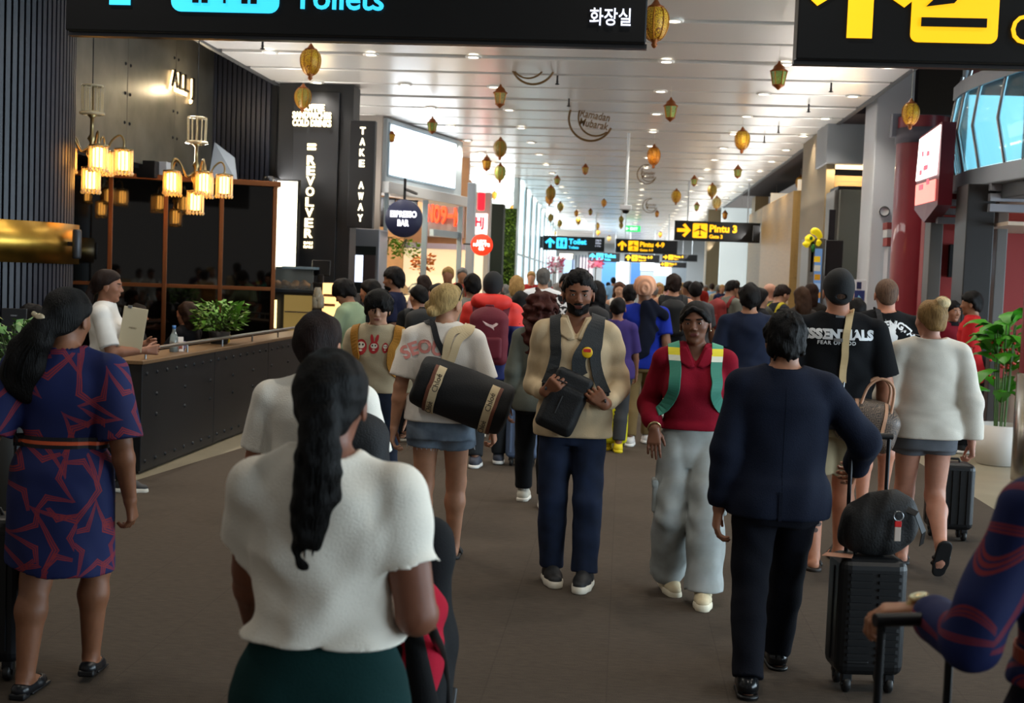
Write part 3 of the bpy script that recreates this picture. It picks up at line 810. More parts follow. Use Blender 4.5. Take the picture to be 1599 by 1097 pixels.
    def decal_text(s, name, M, body, m, c, size, d, off=.002, parent=None, arc=0.0, right=(1, 0, 0), up=(0, 0, 1), **k):
        me = text_mesh(body, size=size, extrude=0, **k)
        co = np.array([v.co for v in me.vertices]); 
        if len(co) == 0: return None
        x, y = co[:, 0].copy(), co[:, 1].copy()
        if arc:
            th = x/arc; x, y = (arc+y)*np.sin(th), (arc+y)*np.cos(th)-arc
        P = np.array(c)+np.outer(x, right)+np.outer(y, up)
        P = M.ray(P, d, off)
        me.vertices.foreach_set('co', P.astype(np.float32).ravel()); me.update()
        return link(name, me, m, parent or s.topO)
    def decal_shape(s, name, M, pts, m, c, d, off=.002, parent=None, right=(1, 0, 0), up=(0, 0, 1), rings=4):
        """filled outline (2d pts) laid on the surface"""
        pts = np.array(pts, float); ce = pts.mean(0); n = len(pts); V = [ce]; Fc = []
        for r in range(1, rings+1): V += [ce+(p-ce)*r/rings for p in pts]
        V = np.array(V)
        for i in range(n): Fc.append((0, 1+i, 1+(i+1) % n))
        for r in range(rings-1):
            for i in range(n):
                a, b = 1+r*n+i, 1+r*n+(i+1) % n; Fc.append((a, a+n, b+n)); Fc.append((a, b+n, b))
        P = np.array(c)+np.outer(V[:, 0], right)+np.outer(V[:, 1], up); P = M.ray(P, d, off)
        return link(name, np_mesh(name, P, Fc), m, parent or s.topO)
def oval(rx, ry, n=20, c=(0, 0), rot=0.0):
    o = []
    for i in range(n):
        a = 2*PI*i/n; x, y = rx*math.cos(a), ry*math.sin(a)
        o.append((c[0]+x*math.cos(rot)-y*math.sin(rot), c[1]+x*math.sin(rot)+y*math.cos(rot)))
    return o
# ------------------------------------------------------------------ the setting
ZC = 4.42
def fb(name, x0, y0, x1, y1, Y, dep, m, parent=None, bevel=0.0, z0=None):
    """box facing the camera side, front face on y=Y, spanning what the photograph spans there"""
    xm, ym = (x0+x1)/2, (y0+y1)/2
    X0, X1 = at(x0, ym, Y)[0], at(x1, ym, Y)[0]; Z1 = at(xm, y0, Y)[2]
    Z0 = at(xm, y1, Y)[2] if z0 is None else z0
    return MB().box((X0, Y, Z0), (X1, Y+dep, Z1)).build(name, m, parent, bevel)
def struct(o): o['kind'] = 'structure'; return o
rnd = random.Random(7)

def carpet_mat():
    m, nt, b = _new('carpet'); N, L = nt.nodes, nt.links
    tc = N.new('ShaderNodeTexCoord')
    mp = N.new('ShaderNodeMapping'); mp.inputs['Scale'].default_value = (9, 45, 1); L.new(tc.outputs['Object'], mp.inputs[0])
    n1 = N.new('ShaderNodeTexNoise'); n1.inputs['Scale'].default_value = 1.6; n1.inputs['Detail'].default_value = 3; L.new(mp.outputs[0], n1.inputs[0])
    n2 = N.new('ShaderNodeTexNoise'); n2.inputs['Scale'].default_value = 240; L.new(tc.outputs['Object'], n2.inputs[0])
    br = N.new('ShaderNodeTexBrick'); br.inputs['Scale'].default_value = 2.0; br.inputs['Mortar Size'].default_value = 0.006; br.offset = 0
    br.inputs['Brick Width'].default_value = 1; br.inputs['Row Height'].default_value = 1
    br.inputs['Color1'].default_value = (1, 1, 1, 1); br.inputs['Color2'].default_value = (.93, .93, .93, 1); br.inputs['Mortar'].default_value = (.75, .75, .75, 1)
    L.new(tc.outputs['Object'], br.inputs[0])
    mx = N.new('ShaderNodeMix'); mx.data_type = 'RGBA'; mx.inputs[6].default_value = lin('#3a332c'); mx.inputs[7].default_value = lin('#574d43')
    L.new(n1.outputs['Fac'], mx.inputs[0])
    m2 = N.new('ShaderNodeMix'); m2.data_type = 'RGBA'; m2.blend_type = 'MULTIPLY'; m2.inputs[0].default_value = .7
    L.new(mx.outputs[2], m2.inputs[6]); L.new(br.outputs[0], m2.inputs[7]); L.new(m2.outputs[2], b.inputs['Base Color'])
    b.inputs['Roughness'].default_value = .95; b.inputs['Specular IOR Level'].default_value = .15
    bp = N.new('ShaderNodeBump'); bp.inputs['Strength'].default_value = .5; bp.inputs['Distance'].default_value = .004
    L.new(n2.outputs['Fac'], bp.inputs['Height']); L.new(bp.outputs[0], b.inputs['Normal'])
    return m
fl = empty('floor', kind='structure')
box('stone_floor', (-16, -6, -.12), (18, 130, -.006), mat('#8d8470', rough=.35, var=.08, vscale=3, bump=.02), fl)
MB().prism([(-3.72, -6, -.006), (3.0, -6, -.006), (3.0, 16, -.006), (3.3, 30, -.006), (3.3, 130, -.006), (-3.0, 130, -.006), (-3.0, 22, -.006), (-3.45, 12, -.006), (-3.72, 9.6, -.006)], (0, 0, .006)).build('carpet', carpet_mat(), fl)
box('cafe_floor', (-12, 9.0, -.006), (-3.95, 19, .0), mat('#2a241f', rough=.4), fl)

# ceiling: wide white metal planks with recessed joints
def ceil_mat():
    m, nt, b = _new('ceiling_plank'); N, L = nt.nodes, nt.links
    b.inputs['Base Color'].default_value = lin('#e6e3de'); b.inputs['Metallic'].default_value = .3
    b.inputs['Roughness'].default_value = .27
    tc = N.new('ShaderNodeTexCoord'); mp = N.new('ShaderNodeMapping'); mp.inputs['Scale'].default_value = (.6, 6, 1); L.new(tc.outputs['Object'], mp.inputs[0])
    n = N.new('ShaderNodeTexNoise'); n.inputs['Scale'].default_value = 3; L.new(mp.outputs[0], n.inputs[0])
    bp = N.new('ShaderNodeBump'); bp.inputs['Strength'].default_value = .06; bp.inputs['Distance'].default_value = .01
    L.new(n.outputs['Fac'], bp.inputs['Height']); L.new(bp.outputs[0], b.inputs['Normal'])
    return m
CM = ceil_mat(); CG = mat('#4f4d4a', rough=.6)
ce = empty('ceiling', (0, 0, ZC), kind='structure')
XL, XR = -5.3, 3.42
box('ceiling_backing', (XL, -6, .10), (XR, 118, .16), CG, ce)
PITCH_Y = 1.25
pm = None
for i in range(-4, 94):
    if pm is None: pm = MB().box((XL, .0, 0), (XR, PITCH_Y-.17, .05)); o = pm.build('plank', CM, ce, .012); pm = o.data; o.location = (0, i*PITCH_Y+.02*(i % 2), 0)
    else:
        o = link('plank', pm, None, ce, (0, i*PITCH_Y, 0.012*((i*7) % 3 == 0)))
        if i < 60:
            b_ = o.modifiers.new('bevel', 'BEVEL'); b_.width = .012; b_.segments = 2
for (nm, xx) in (('ceiling_edge', XL), ('ceiling_edge', XR)):
    box(nm, (xx-.03, -6, -.02), (xx+.03, 118, .3), mat('#4b4d50', rough=.5, metal=.4), ce)

# downlights
dm_ring = mat('#e8e6e0', rough=.4); dm_lens = glow('#fff3dc', 9.0)
ring = MB().lathe([(.065, 0), (.10, 0), (.105, .012), (.10, .02), (.065, .02), (.065, 0)], n=20); lens = MB().lathe([(0, .006), (.066, .006)], n=20)
proto = None
for r in range(0, 28):
    Y = 3.6+r*2.5
    for X in (-4.6, -3.3, -2.0, .4, 1.85, 3.1):
        if Y < 8 and X not in (-3.3, .4, 3.1): continue
        if proto is None:
            proto = empty('ceiling_downlight', (X, Y, ZC-.02), 0, 'small round recessed downlight glowing in the white plank ceiling', 'downlight', 'recessed downlights in rows along the ceiling')
            ring.build('rim', dm_ring, proto); lens.build('lens', dm_lens, proto); d = proto
        else:
            d = copy_tree(proto); d.location = (X, Y, ZC-.02)
        if Y < 34 or r % 2 == 0:
            li = bpy.data.lights.get('downlight_lamp') or bpy.data.lights.new('downlight_lamp', 'SPOT')
            li.energy = 46 if li.users == 0 else li.energy
            li.spot_size = D2R(130); li.spot_blend = .8; li.shadow_soft_size = .07; li.color = (1.0, .93, .82)
            lo = bpy.data.objects.new('lamp', li); COL.objects.link(lo); lo.parent = d; lo.location = (0, 0, -.03)
# far rows beyond are small fittings in the same ceiling

# ------------------------------------------------------------------ left: the cafe
NAVY = mat('#1c1e29', rough=.42, spec=.5); DARK = mat('#17181a', rough=.6, spec=.3)
BRASS = mat('#a8843a', rough=.32, metal=1.0, var=.2, vscale=5, bump=.15, bscale=12)
COPPER = mat('#7a4a2c', rough=.35, metal=.9)
def ribbed(name, parent, X0, X1, Y, z0, z1, pitch, m, dep=.03, wfrac=.68):
    me = None; n = int((X1-X0)/pitch)
    for i in range(n):
        if me is None: o = MB().box((0, 0, z0), (pitch*wfrac, dep, z1)).build(name, m, parent, .004, seg=1); me = o.data; o.location = (X0, Y, 0)
        else: link(name, me, None, parent, (X0+i*pitch, Y, 0))
# fluted round column with a brass band
cR = 1.15; cxc = at(109, 300, 11.6)[0]-cR-.17; cyc = 11.9
col = empty('fluted_column', (cxc, cyc, 0), 0, 'dark navy fluted round column with a wide brass band', 'column')
MB().lathe([(cR-.045, 0), (cR-.045, 5.2)], n=64).build('core', DARK, col)
fm = None
for i in range(62):
    a = PI*1.0+PI*1.08*i/61-.02
    if fm is None: fo = MB().box((-.021, -.022, 0), (.021, .028, 5.2)).build('slat', NAVY, col, .006, seg=1); fm = fo.data
    else: fo = link('slat', fm, None, col)
    fo.location = ((cR-.03)*math.cos(a), (cR-.03)*math.sin(a), 0); fo.rotation_euler = (0, 0, a+PI/2)
zb0, zb1 = at(60, 411, cyc-cR*.8)[2], at(60, 343, cyc-cR*.8)[2]
MB().lathe([(cR-.02, zb0), (cR+.03, zb0), (cR+.03, zb1), (cR-.02, zb1)], n=64).build('brass_band', BRASS, col)
sp = at(120, 381, 11.9)
wl = empty('wall_speaker', tuple(sp), 0, 'small dark cylindrical speaker on a bracket beside the brass column band', 'speaker')
MB().lathe([(0, -.14), (.035, -.14), (.042, -.12), (.042, .12), (.035, .14), (0, .14)], n=18).build('housing', mat('#3c3d40', rough=.4, metal=.5), wl)
box('bracket', (-.12, -.015, -.02), (-.03, .015, .02), BLACKP, wl)

# riveted metal side wall
wm = empty('wall_left', (0, 0, 0), kind='structure')
STL = mat('#77736a', rough=.38, metal=.55, var=.25, vscale=2.2, bump=.06, bscale=6)
WX = -6.25
for k in range(5):
    y0 = 10.5+k*1.7
    box('panel', (WX-.04, y0+.006, 2.95), (WX+.0, y0+1.694, 5.0), STL, wm, .004)
box('wall_backing', (WX-.2, 9.5, 2.9), (WX-.05, 19, 5.0), DARK, wm); box('room_side', (-9.6, 9.5, 0), (-9.5, 19, 2.95), DARK, wm); box('room_ceiling', (-9.6, 9.5, 2.95), (WX-.2, 19, 3.05), DARK, wm)
rv = None
for k in range(5):
    y0 = 10.5+k*1.7
    for dz in np.linspace(3.05, 4.85, 6):
        for dy in (.08, 1.62):
            if rv is None: ro = MB().lathe([(.022, 0), (.018, .010), (.009, .016), (0, .017)], n=10).build('rivet', DARK, wm); rv = ro.data
            else: ro = link('rivet', rv, None, wm)
            ro.location = (WX, y0+dy, dz); ro.rotation_euler = (0, PI/2, 0)
p1 = atx(287, 130, WX+.06)
wlt = bpy.data.lights.new('letter_lamp', 'POINT'); wlt.energy = 14; wlt.color = (1, .8, .5); wlt.shadow_soft_size = .02; wlo = bpy.data.objects.new('letter_lamp', wlt); COL.objects.link(wlo); wlo.location = (p1[0]+.25, p1[1], p1[2]-.1)
sg = empty('backlit_wall_letters', tuple(p1), 0, 'warm backlit letters mounted on the riveted metal cafe wall', 'sign')
text('letters', 'ALL J', mat('#15120c', rough=.5), sg, (0, 0, 0), (PI/2, 0, PI/2), size=.34, extrude=.015, spacing=1.25)
text('letter_glow', 'ALL J', glow('#ffd79a', 5), sg, (-.03, 0, -.03), (PI/2, 0, PI/2), size=.36, extrude=.008, bold=.012, spacing=1.19)

# dark glass screen wall with copper mullions, and a ledge with stored things
GY = 18.5
gr_ = at(429, 400, 16.9); GA = D2R(22)
gw = empty('wall_glass', (gr_[0], 16.9, 0), GA, kind='structure')
def gpx(x, y=360):                      # where a photograph column meets the angled glass plane
    d = at(x, y, 1.0)-CAMP; n = (-math.sin(GA), math.cos(GA)); t_ = (gr_[0]*n[0]+16.9*n[1])/(d[0]*n[0]+d[1]*n[1]); p = CAMP+d*t_
    return (p[0]-gr_[0])*math.cos(GA)+(p[1]-16.9)*math.sin(GA), p[2], p
zl, zm = gpx(300, 281)[1], gpx(300, 447)[1]
gx0 = gpx(95)[0]
GL = mat('#060504', rough=.03, spec=.55, ior=1.5)
box('room_back', (gx0, .06, 0), (0, .3, zl), mat('#0d0b0a', rough=.9), gw)
edges = [gx0]+[gpx(x)[0] for x in (172, 258, 345, 428)]
for i in range(len(edges)-1):
    for (za, zb) in ((.0, zm), (zm, zl)): box('pane', (edges[i]+.02, 0, za+.02), (edges[i+1]-.02, .015, zb-.02), GL, gw)
for m_ in edges: box('mullion', (m_-.028, -.04, 0), (m_+.028, .03, zl), COPPER, gw, .004)
box('transom', (gx0, -.035, zm-.025), (0, .02, zm+.025), COPPER, gw, .004)
box('ledge', (gx0, -.08, zl-.03), (.05, .9, zl+.04), COPPER, gw, .004)
fb('storage_case', 202, 250, 242, 277, 16.15, .3, mat('#111214', rough=.5), None, .01)['label'] = 'long black case stored on top of the cafe glass ledge'
bpy.data.objects['storage_case']['category'] = 'case'
o = fb('storage_box', 243, 252, 260, 278, 16.3, .25, mat('#b9bdc2', rough=.6), None, .006); tag(o, 'small white box on the ledge above the cafe glass', 'box')
pA, pB = at(325, 281, 16.7), at(370, 283, 16.8); pC, pD = at(366, 246, 16.95), at(335, 222, 16.9)
o = MB().prism([pA, pB, pC, pD], (0, .025, 0)).build('leaning_board', mat('#7f8893', rough=.5, metal=.3)); tag(o, 'grey board leaning on the ledge above the cafe glass', 'board')

# ribbed wall and the tall dark sign wall
rw = empty('wall_ribbed', kind='structure')
RX1 = at(430, 200, 18.9)[0]
box('backing', (-9.6, 18.95, 0), (RX1, 19.1, 5.0), DARK, rw)
ribbed('slat', rw, WX, RX1, 18.9, 2.6, 5.0, .075, mat('#2a2d3a', rough=.4, metal=.3))
box('cafe_ceiling', (-13, 9, 5.0), (XL, 20, 5.1), mat('#0c0c0d', rough=.9), rw)
tw0, tw1 = at(432, 300, 18.85)[0], at(548, 300, 18.85)[0]
twr = empty('wall_tower', kind='structure')
box('tower', (tw0, 18.85, 0), (tw1, 19.3, ZC), mat('#16171a', rough=.5), twr)
box('tower_panel', (at(455, 300, 18.8)[0], 18.80, .9), (at(526, 300, 18.8)[0], 18.86, 4.30), mat('#1a1b1e', rough=.45), twr, .006)
WARM = glow('#ffe9b8', 3.2)
sgn = empty('illuminated_name_sign', tuple(at(484, 300, 18.78)), 0, 'vertical illuminated cafe name with three small menu lines on the black tower', 'sign')
def put(sgn, s_, x, y, Y, h, m, wfit=None, **k):
    p = at(x, y, Y)-np.array(sgn.location); return text('letter', s_, m, sgn, tuple(p), fit=(wfit, h), size=.2, extrude=.012, bold=.006, **k)
pxm = FPX/18.8
for ch, yy in zip('REVOLVER', np.linspace(250, 364, 8)): put(sgn, ch, 486-(yy-250)*.038, yy, 18.78, .135, WARM, .125)
put(sgn, 'COFFEE', 488, 168, 18.78, .10, WARM, .36); put(sgn, 'SANDWICHES', 487, 180, 18.78, .10, WARM, .58); put(sgn, 'COLD DRINKS', 487, 192, 18.78, .10, WARM, .58)
for yy in (226, 232, 379, 385): put(sgn, 'ESPRESSO' if yy < 300 else 'BALI', 487-(yy-226)*.038, yy, 18.78, .04, WARM, .13)
# white light box beside the tower
lb = empty('light_box_panel', tuple(at(447, 352, 18.2)), 0, 'tall white glowing menu light box at the edge of the black tower', 'light box')
x0, x1 = at(432, 350, 18.2)[0]-lb.location.x, at(463, 350, 18.2)[0]-lb.location.x; z0, z1 = at(447, 421, 18.2)[2]-lb.location.z, at(447, 283, 18.2)[2]-lb.location.z
box('frame', (x0-.04, .0, z0-.05), (x1+.02, .12, z1+.03), BLACKP, lb, .006); box('diffuser', (x0, -.012, z0), (x1, .0, z1), glow('#fff6d6', 3.0), lb)
box('post', (-.3, .03, -2.6), (-.24, .09, z0), BLACKP, lb)
# small security camera on a bracket under the ledge
sc_ = empty('security_camera', tuple(at(419, 281, 18.1)), 0, 'small dark dome camera beside the glowing menu light box', 'camera')
MB().lathe([(0, -.09), (.05, -.075), (.075, -.03), (.08, .0), (.08, .05), (0, .05)], n=18).build('dome', mat('#2b2b2d', rough=.2), sc_); box('bracket', (-.02, .02, .02), (.02, .5, .06), BLACKP, sc_)

# take-away blade sign
bl = empty('blade_sign', tuple(at(567, 270, 18.55)), 0, 'black hanging blade sign with vertical take away lettering', 'sign')
x0, x1 = at(544, 270, 18.55)[0]-bl.location.x, at(584, 270, 18.55)[0]-bl.location.x; z0, z1 = at(566, 356, 18.55)[2]-bl.location.z, at(566, 188, 18.55)[2]-bl.location.z
box('panel', (x0, 0, z0), (x1, .14, z1), mat('#141519', rough=.45), bl, .01)
box('arm', (x0, .12, z1-.2), (x0+.05, .32, z1-.12), BLACKP, bl); box('arm', (x0, .12, z0+.12), (x0+.05, .32, z0+.2), BLACKP, bl)
LW = glow('#fff2d0', 2.6)
for ch, yy in zip('TAKE AWAY', np.linspace(204, 340, 9)):
    if ch != ' ': put(bl, ch, 566.5-(yy-204)*.03, yy, 18.53, .105, LW, .078)

# barrier counter with rivets and rail
ba = empty('cafe_barrier', (-3.8, 9.9, 0), 0, 'long charcoal riveted cafe barrier wall with a steel rail', 'barrier')
BM = mat('#1e1f22', rough=.42, metal=.35, var=.12, vscale=1.5)
BL = 7.3
for k in range(4): box('panel', (-.16, k*BL/4+.004, .02), (0, (k+1)*BL/4-.004, .88), BM, ba, .006)
box('plinth', (-.14, .02, 0), (-.02, BL, .03), BLACKP, ba)
box('counter', (-.34, -.02, .88), (.015, BL, .91), mat('#6b5238', rough=.4, var=.15, vscale=8, stretch=(6, 1, 6)), ba, .004)
rb = None
for y in np.arange(.10, BL, .23):
    for z in ((.80, .09) if int(y*100) % 3 else (.80, .45, .62, .09)):
        if rb is None: ro = MB().lathe([(.018, 0), (.016, .007), (.009, .012), (0, .014)], n=10).build('rivet', mat('#222326', rough=.35, metal=.6), ba); rb = ro.data
        else: ro = link('rivet', rb, None, ba)
        ro.location = (0, y, z); ro.rotation_euler = (0, PI/2, 0)
MB().tube([(-.05, .1, .99), (-.05, BL, .99)], .015, 10).build('rail', STEEL, ba)
for y in np.linspace(.2, BL-.1, 8): MB().tube([(-.05, y, .90), (-.05, y, .99)], .009, 8).build('rail_post', STEEL, ba)

# chandeliers
def chandelier(loc, label, sc=1.0):
    r = empty('chandelier', tuple(loc), .3, label, 'chandelier', 'crystal cafe chandeliers'); r.scale = (sc, sc, sc)
    br = mat('#8b7a55', rough=.3, metal=.9); cr = mat('#e9d9b4', rough=.12, trans=.55, ior=1.5); bulb = glow('#ffb450', 16.0)
    MB().lathe([(0, -.24), (.02, -.22), (.028, -.1), (.05, -.06), (.035, 0), (.02, .06), (.045, .10), (.02, .14), (.018, .3), (.05, .33), (.018, .36), (.012, .62), (.0, .62)], n=16).build('stem', br, r)
    MB().tube([(0, 0, .6), (0, 0, ZC+.3-loc[2])], .006, 6).build('cable', BLACKP, r)
    m = MB()
    for k in range(12):
        a = 2*PI*k/12; m.tube([(.10*math.cos(a), .10*math.sin(a), .36), (.105*math.cos(a), .105*math.sin(a), .62)], .006, 5)
    m.lathe([(.09, .33), (.125, .34), (.125, .36), (.09, .37)], n=18); m.lathe([(.085, .61), (.11, .615), (.11, .63), (.085, .635)], n=18)
    m.build('crystal_crown', cr, r)
    def shade(cx, cy, cz):
        s_ = empty('lamp_shade', (cx, cy, cz)); s_.parent = r
        b_ = MB().lathe([(0, -.10), (.045, -.095), (.052, -.06), (.052, .075), (.03, .09), (0, .09)], n=14).build('bulb', bulb, s_)
        m = MB()
        for k in range(14):
            a = 2*PI*k/14; m.tube([(.088*math.cos(a), .088*math.sin(a), .11), (.088*math.cos(a), .088*math.sin(a), -.11)], .0075, 5)
            m.lathe([(0, -.02), (.016, 0), (.011, .018), (0, .026)], (.088*math.cos(a), .088*math.sin(a), -.135), n=6)
        m.build('crystal_rods', cr, s_)
        MB().lathe([(.07, .10), (.095, .10), (.095, .116), (.07, .116), (.02, .13), (.02, .12)], n=16).build('cap', br, s_)
        return s_
    for k in range(5):
        a = 2*PI*k/5; c, s_ = math.cos(a), math.sin(a)
        pts = [(.03*c, .03*s_, .02), (.12*c, .12*s_, -.03), (.2*c, .2*s_, .10), (.27*c, .27*s_, .15), (.31*c, .31*s_, .10), (.31*c, .31*s_, .02)]
        MB().tube([tuple(q) for q in _cr(pts, 14)], .011, 6).build('arm', br, r); shade(.31*c, .31*s_, -.1)
    shade(0, 0, -.30)
    return r
chandelier(at(143, 232, 12.5), 'crystal chandelier with warm lit shades nearest the fluted column')
chandelier(at(306, 272, 14.0), 'crystal chandelier with warm lit shades in front of the dark glass')

# cafe display counter
dc = empty('pastry_display', (at(480, 470, 17.3)[0], 17.3, 0), 0, 'glass pastry display case with lit shelves beside the black tower', 'display case')
def rel(root, x, y, Y): return at(x, y, Y)-np.array(root.location)
def fbr(root, name, x0, y0, x1, y1, Y, dep, m, bevel=0.0, z0=None):
    o = fb(name, x0, y0, x1, y1, Y, dep, m, None, bevel, z0); o.parent = root; o.location = tuple(-np.array(root.location)); return o
GLASS = mat('#cfd8d8', rough=.03, trans=.92, ior=1.2)
fbr(dc, 'base', 427, 456, 545, 600, 17.3, .7, mat('#181917', rough=.5), .01, 0.0)
fbr(dc, 'back_panel', 430, 417, 489, 455, 17.9, .03, mat('#5d6260', rough=.4))
fbr(dc, 'shelf', 428, 452, 490, 457, 17.28, .65, mat('#2b3138', rough=.3, metal=.5), .004)
fbr(dc, 'glass_front', 428, 418, 489, 452, 17.3, .012, GLASS)
fbr(dc, 'top', 440, 416, 490, 420, 17.28, .66, mat('#5f7480', rough=.3), .004)
fbr(dc, 'lit_cabinet', 443, 461, 486, 516, 17.26, .03, mat('#4c4630', rough=.3, emit=.5, ecol='#a88a4a'))
fbr(dc, 'cabinet_shelf', 444, 486, 485, 488, 17.22, .05, STEEL)
fbr(dc, 'cabinet_lamp', 424, 468, 431, 512, 17.24, .03, glow('#ffdf9a', 2.2))
fbr(dc, 'lit_shelf_unit', 503, 442, 531, 500, 17.26, .04, glow('#ffcf86', 1.5), .01)
for (a, b) in ((459, 463), (474, 478)): fbr(dc, 'shelf_row', 505, a, 522, b, 17.2, .07, mat('#7c4a22', rough=.5))
pst = None
for k in range(11):
    x = 433+k*4.6; p = rel(dc, x, 445+(k % 3)*2.2, 17.5+.1*(k % 3))
    if pst is None:
        m_ = Model(); m_.add(p_cone((-.07, 0, 0), (0, .015, .02), .025, .045), .03); m_.add(p_cone((0, .015, .02), (.07, 0, 0), .045, .025), .03); m_.disp(folds(3, .006, 60))
        pst = sdf_obj('croissant', m_, .009, mat('#c07a34', rough=.5, var=.3, vscale=20), None).data; q = bpy.data.objects['croissant']
    else: q = link('croissant', pst)
    q.location = tuple(p+np.array(dc.location)); q.rotation_euler = (0, 0, k*.7)
    tag(q, 'golden baked croissant on the upper shelf of the pastry display', 'croissant', 'croissants in the pastry display')
jar = MB().lathe([(0, 0), (.05, 0), (.055, .02), (.055, .14), (.04, .16), (.042, .19), (0, .19)], n=14)
for k, (x, y) in enumerate(((493, 481), (500, 481), (496, 470))):
    q = jar.build('glass_jar', mat('#b9b6a4', rough=.1, trans=.6)); q.location = tuple(at(x, y, 17.15)); tag(q, 'clear glass jar on the cafe counter, %s' % ('left one of three', 'right one of three', 'upper one of three')[k], 'jar')
mon = empty('till_monitor', tuple(at(501, 428, 17.6)), 0, 'black point of sale monitor standing behind the pastry case', 'monitor')
box('screen', (-.13, -.015, -.02), (.13, .015, .20), mat('#0b0b0d', rough=.15), mon, .01, rot=(-.2, 0, .1)); box('stand', (-.04, -.03, -.25), (.04, .03, .0), BLACKP, mon, .005); box('base', (-.1, -.08, -.27), (.1, .08, -.25), BLACKP, mon, .004)
cm_ = empty('coffee_machine', tuple(at(500, 452, 17.5)), 0, 'black coffee machine on the counter next to the pastry case', 'coffee machine')
box('body', (-.15, 0, -.14), (.15, .4, .10), mat('#131313', rough=.3), cm_, .015); box('drip_tray', (-.13, -.1, -.14), (.13, .02, -.10), STEEL, cm_, .004)
for q in (-.07, .07): MB().tube([(q, -.04, .02), (q, -.04, -.04)], .02, 10).build('group_head', STEEL, cm_)

# stainless fridge unit under the blade sign
fr = empty('drinks_fridge', (at(567, 420, 20.6)[0], 20.6, 0), 0, 'stainless steel unit with a lit window below the take away sign', 'fridge')
fbr(fr, 'body', 540, 357, 590, 560, 20.6, .7, mat('#8d8f96', rough=.35, metal=.6), .01, 0.0)
fbr(fr, 'recess', 547, 384, 586, 470, 20.57, .05, mat('#1b1e1d', rough=.3)); fbr(fr, 'lit_poster', 549, 398, 566, 440, 20.54, .03, glow('#dfe8ff', 1.6)); fbr(fr, 'machine_front', 567, 398, 585, 470, 20.54, .04, mat('#564a4a', rough=.3, metal=.5))
# ------------------------------------------------------------------ left, further along: shop fronts
A_, B_ = np.array([-4.30, 22.6]), np.array([-3.42, 26.3])
def slab(name, a, b, z0, z1, th, m, parent, bevel=0.0, off=0.0):
    """wall strip between plan points a,b; thickness th away from the walkway (to the left)"""
    a = np.array(a, float); b = np.array(b, float); d = unit(b-a); n = np.array([-d[1], d[0]])
    a = a-n*off; b = b-n*off
    P = [(a[0], a[1], z0), (b[0], b[1], z0), (b[0]+n[0]*th, b[1]+n[1]*th, z0), (a[0]+n[0]*th, a[1]+n[1]*th, z0)]
    return MB().prism(P, (0, 0, z1-z0)).build(name, m, parent, bevel)
sf = empty('wall_shopfront', kind='structure')
PALE = mat('#b9c6cd', rough=.4)
dAB = (B_-A_)
slab('fascia', A_, B_, 3.28, ZC-.02, .3, PALE, sf, .01)
slab('lintel', A_-dAB*.03, B_+dAB*.02, 3.08, 3.28, .5, mat('#c8cacb', rough=.4), sf, .01, .12)
lp = empty('blank_billboard', (A_[0], A_[1], 3.4), 0, 'large blank white glowing panel above the espresso counter', 'billboard')
o = slab('diffuser', A_+dAB*.03, A_+dAB*.88, 3.42, ZC-.12, .03, glow('#eef6ff', 3.6), lp, .0, .035); o.location = (-A_[0], -A_[1], -3.4)
o = slab('frame', A_+dAB*.015, A_+dAB*.895, 3.38, ZC-.08, .03, mat('#9fb4c0', rough=.4), lp, .004, .02); o.location = (-A_[0], -A_[1], -3.4)
WOODP = mat('#d9a56c', rough=.5, var=.08, vscale=3, stretch=(1, 1, 6))
slab('back_wall', A_+np.array([-2.2, .3]), B_+np.array([-1.6, 2.5]), 0, 3.3, .1, WOODP, sf)
slab('side_wall', (-6.6, 22.4), (-4.35, 22.4), 0, ZC, .1, mat('#9a8f86', rough=.6), sf)
for t_, w_ in ((.02, .07), (.50, .10), (1.0, .10)):
    p = A_+dAB*t_; box('post', (p[0]-w_/2, p[1]-.05, 0), (p[0]+w_/2, p[1]+.05, 3.1), mat('#8fa0aa', rough=.4, metal=.3), sf, .006)
slab('mid_rail', A_+dAB*.62, A_+dAB*1.0, 2.42, 2.55, .08, mat('#8fa0aa', rough=.4, metal=.3), sf)
area_light('espresso_counter_lamp', (-4.9, 24.6, 3.0), (0, 0, 0), (1.2, 2.5), 150, (1, .82, .58))
# steel frame window grid over the counter with shelf clutter
sg2 = empty('hanging_shelf', (A_[0]-.1, A_[1]+.4, 2.5), 0, 'dark steel hanging shelf with glassware above the espresso counter', 'shelf')
for z in (.0, .25, .5): MB().box((-.0, 0, z), (.85, .25, z+.025)).build('board', mat('#20242c', rough=.4, metal=.4), sg2, rot=(0, 0, .9))
for k in range(4): MB().box((k*.27, 0, 0), (k*.27+.025, .25, .53)).build('upright', mat('#20242c', rough=.4, metal=.4), sg2, rot=(0, 0, .9))
gl_ = MB().lathe([(0, 0), (.035, 0), (.04, .12), (.036, .12), (.03, .01), (0, .01)], n=10); gme = None
for r_ in range(2):
    for k in range(9):
        if gme is None: q = gl_.build('drinking_glass', mat('#c6d6e2', rough=.1, trans=.5)); gme = q.data
        else: q = link('drinking_glass', gme)
        d_ = .06+k*.09; q.location = (A_[0]-.1+d_*math.cos(.9)-.12*math.sin(.9), A_[1]+.4+d_*math.sin(.9)+.12*math.cos(.9), 2.525+.25*r_)
        tag(q, 'clear glass standing in a row on the hanging shelf above the espresso counter', 'glass', 'glassware on the hanging shelf')
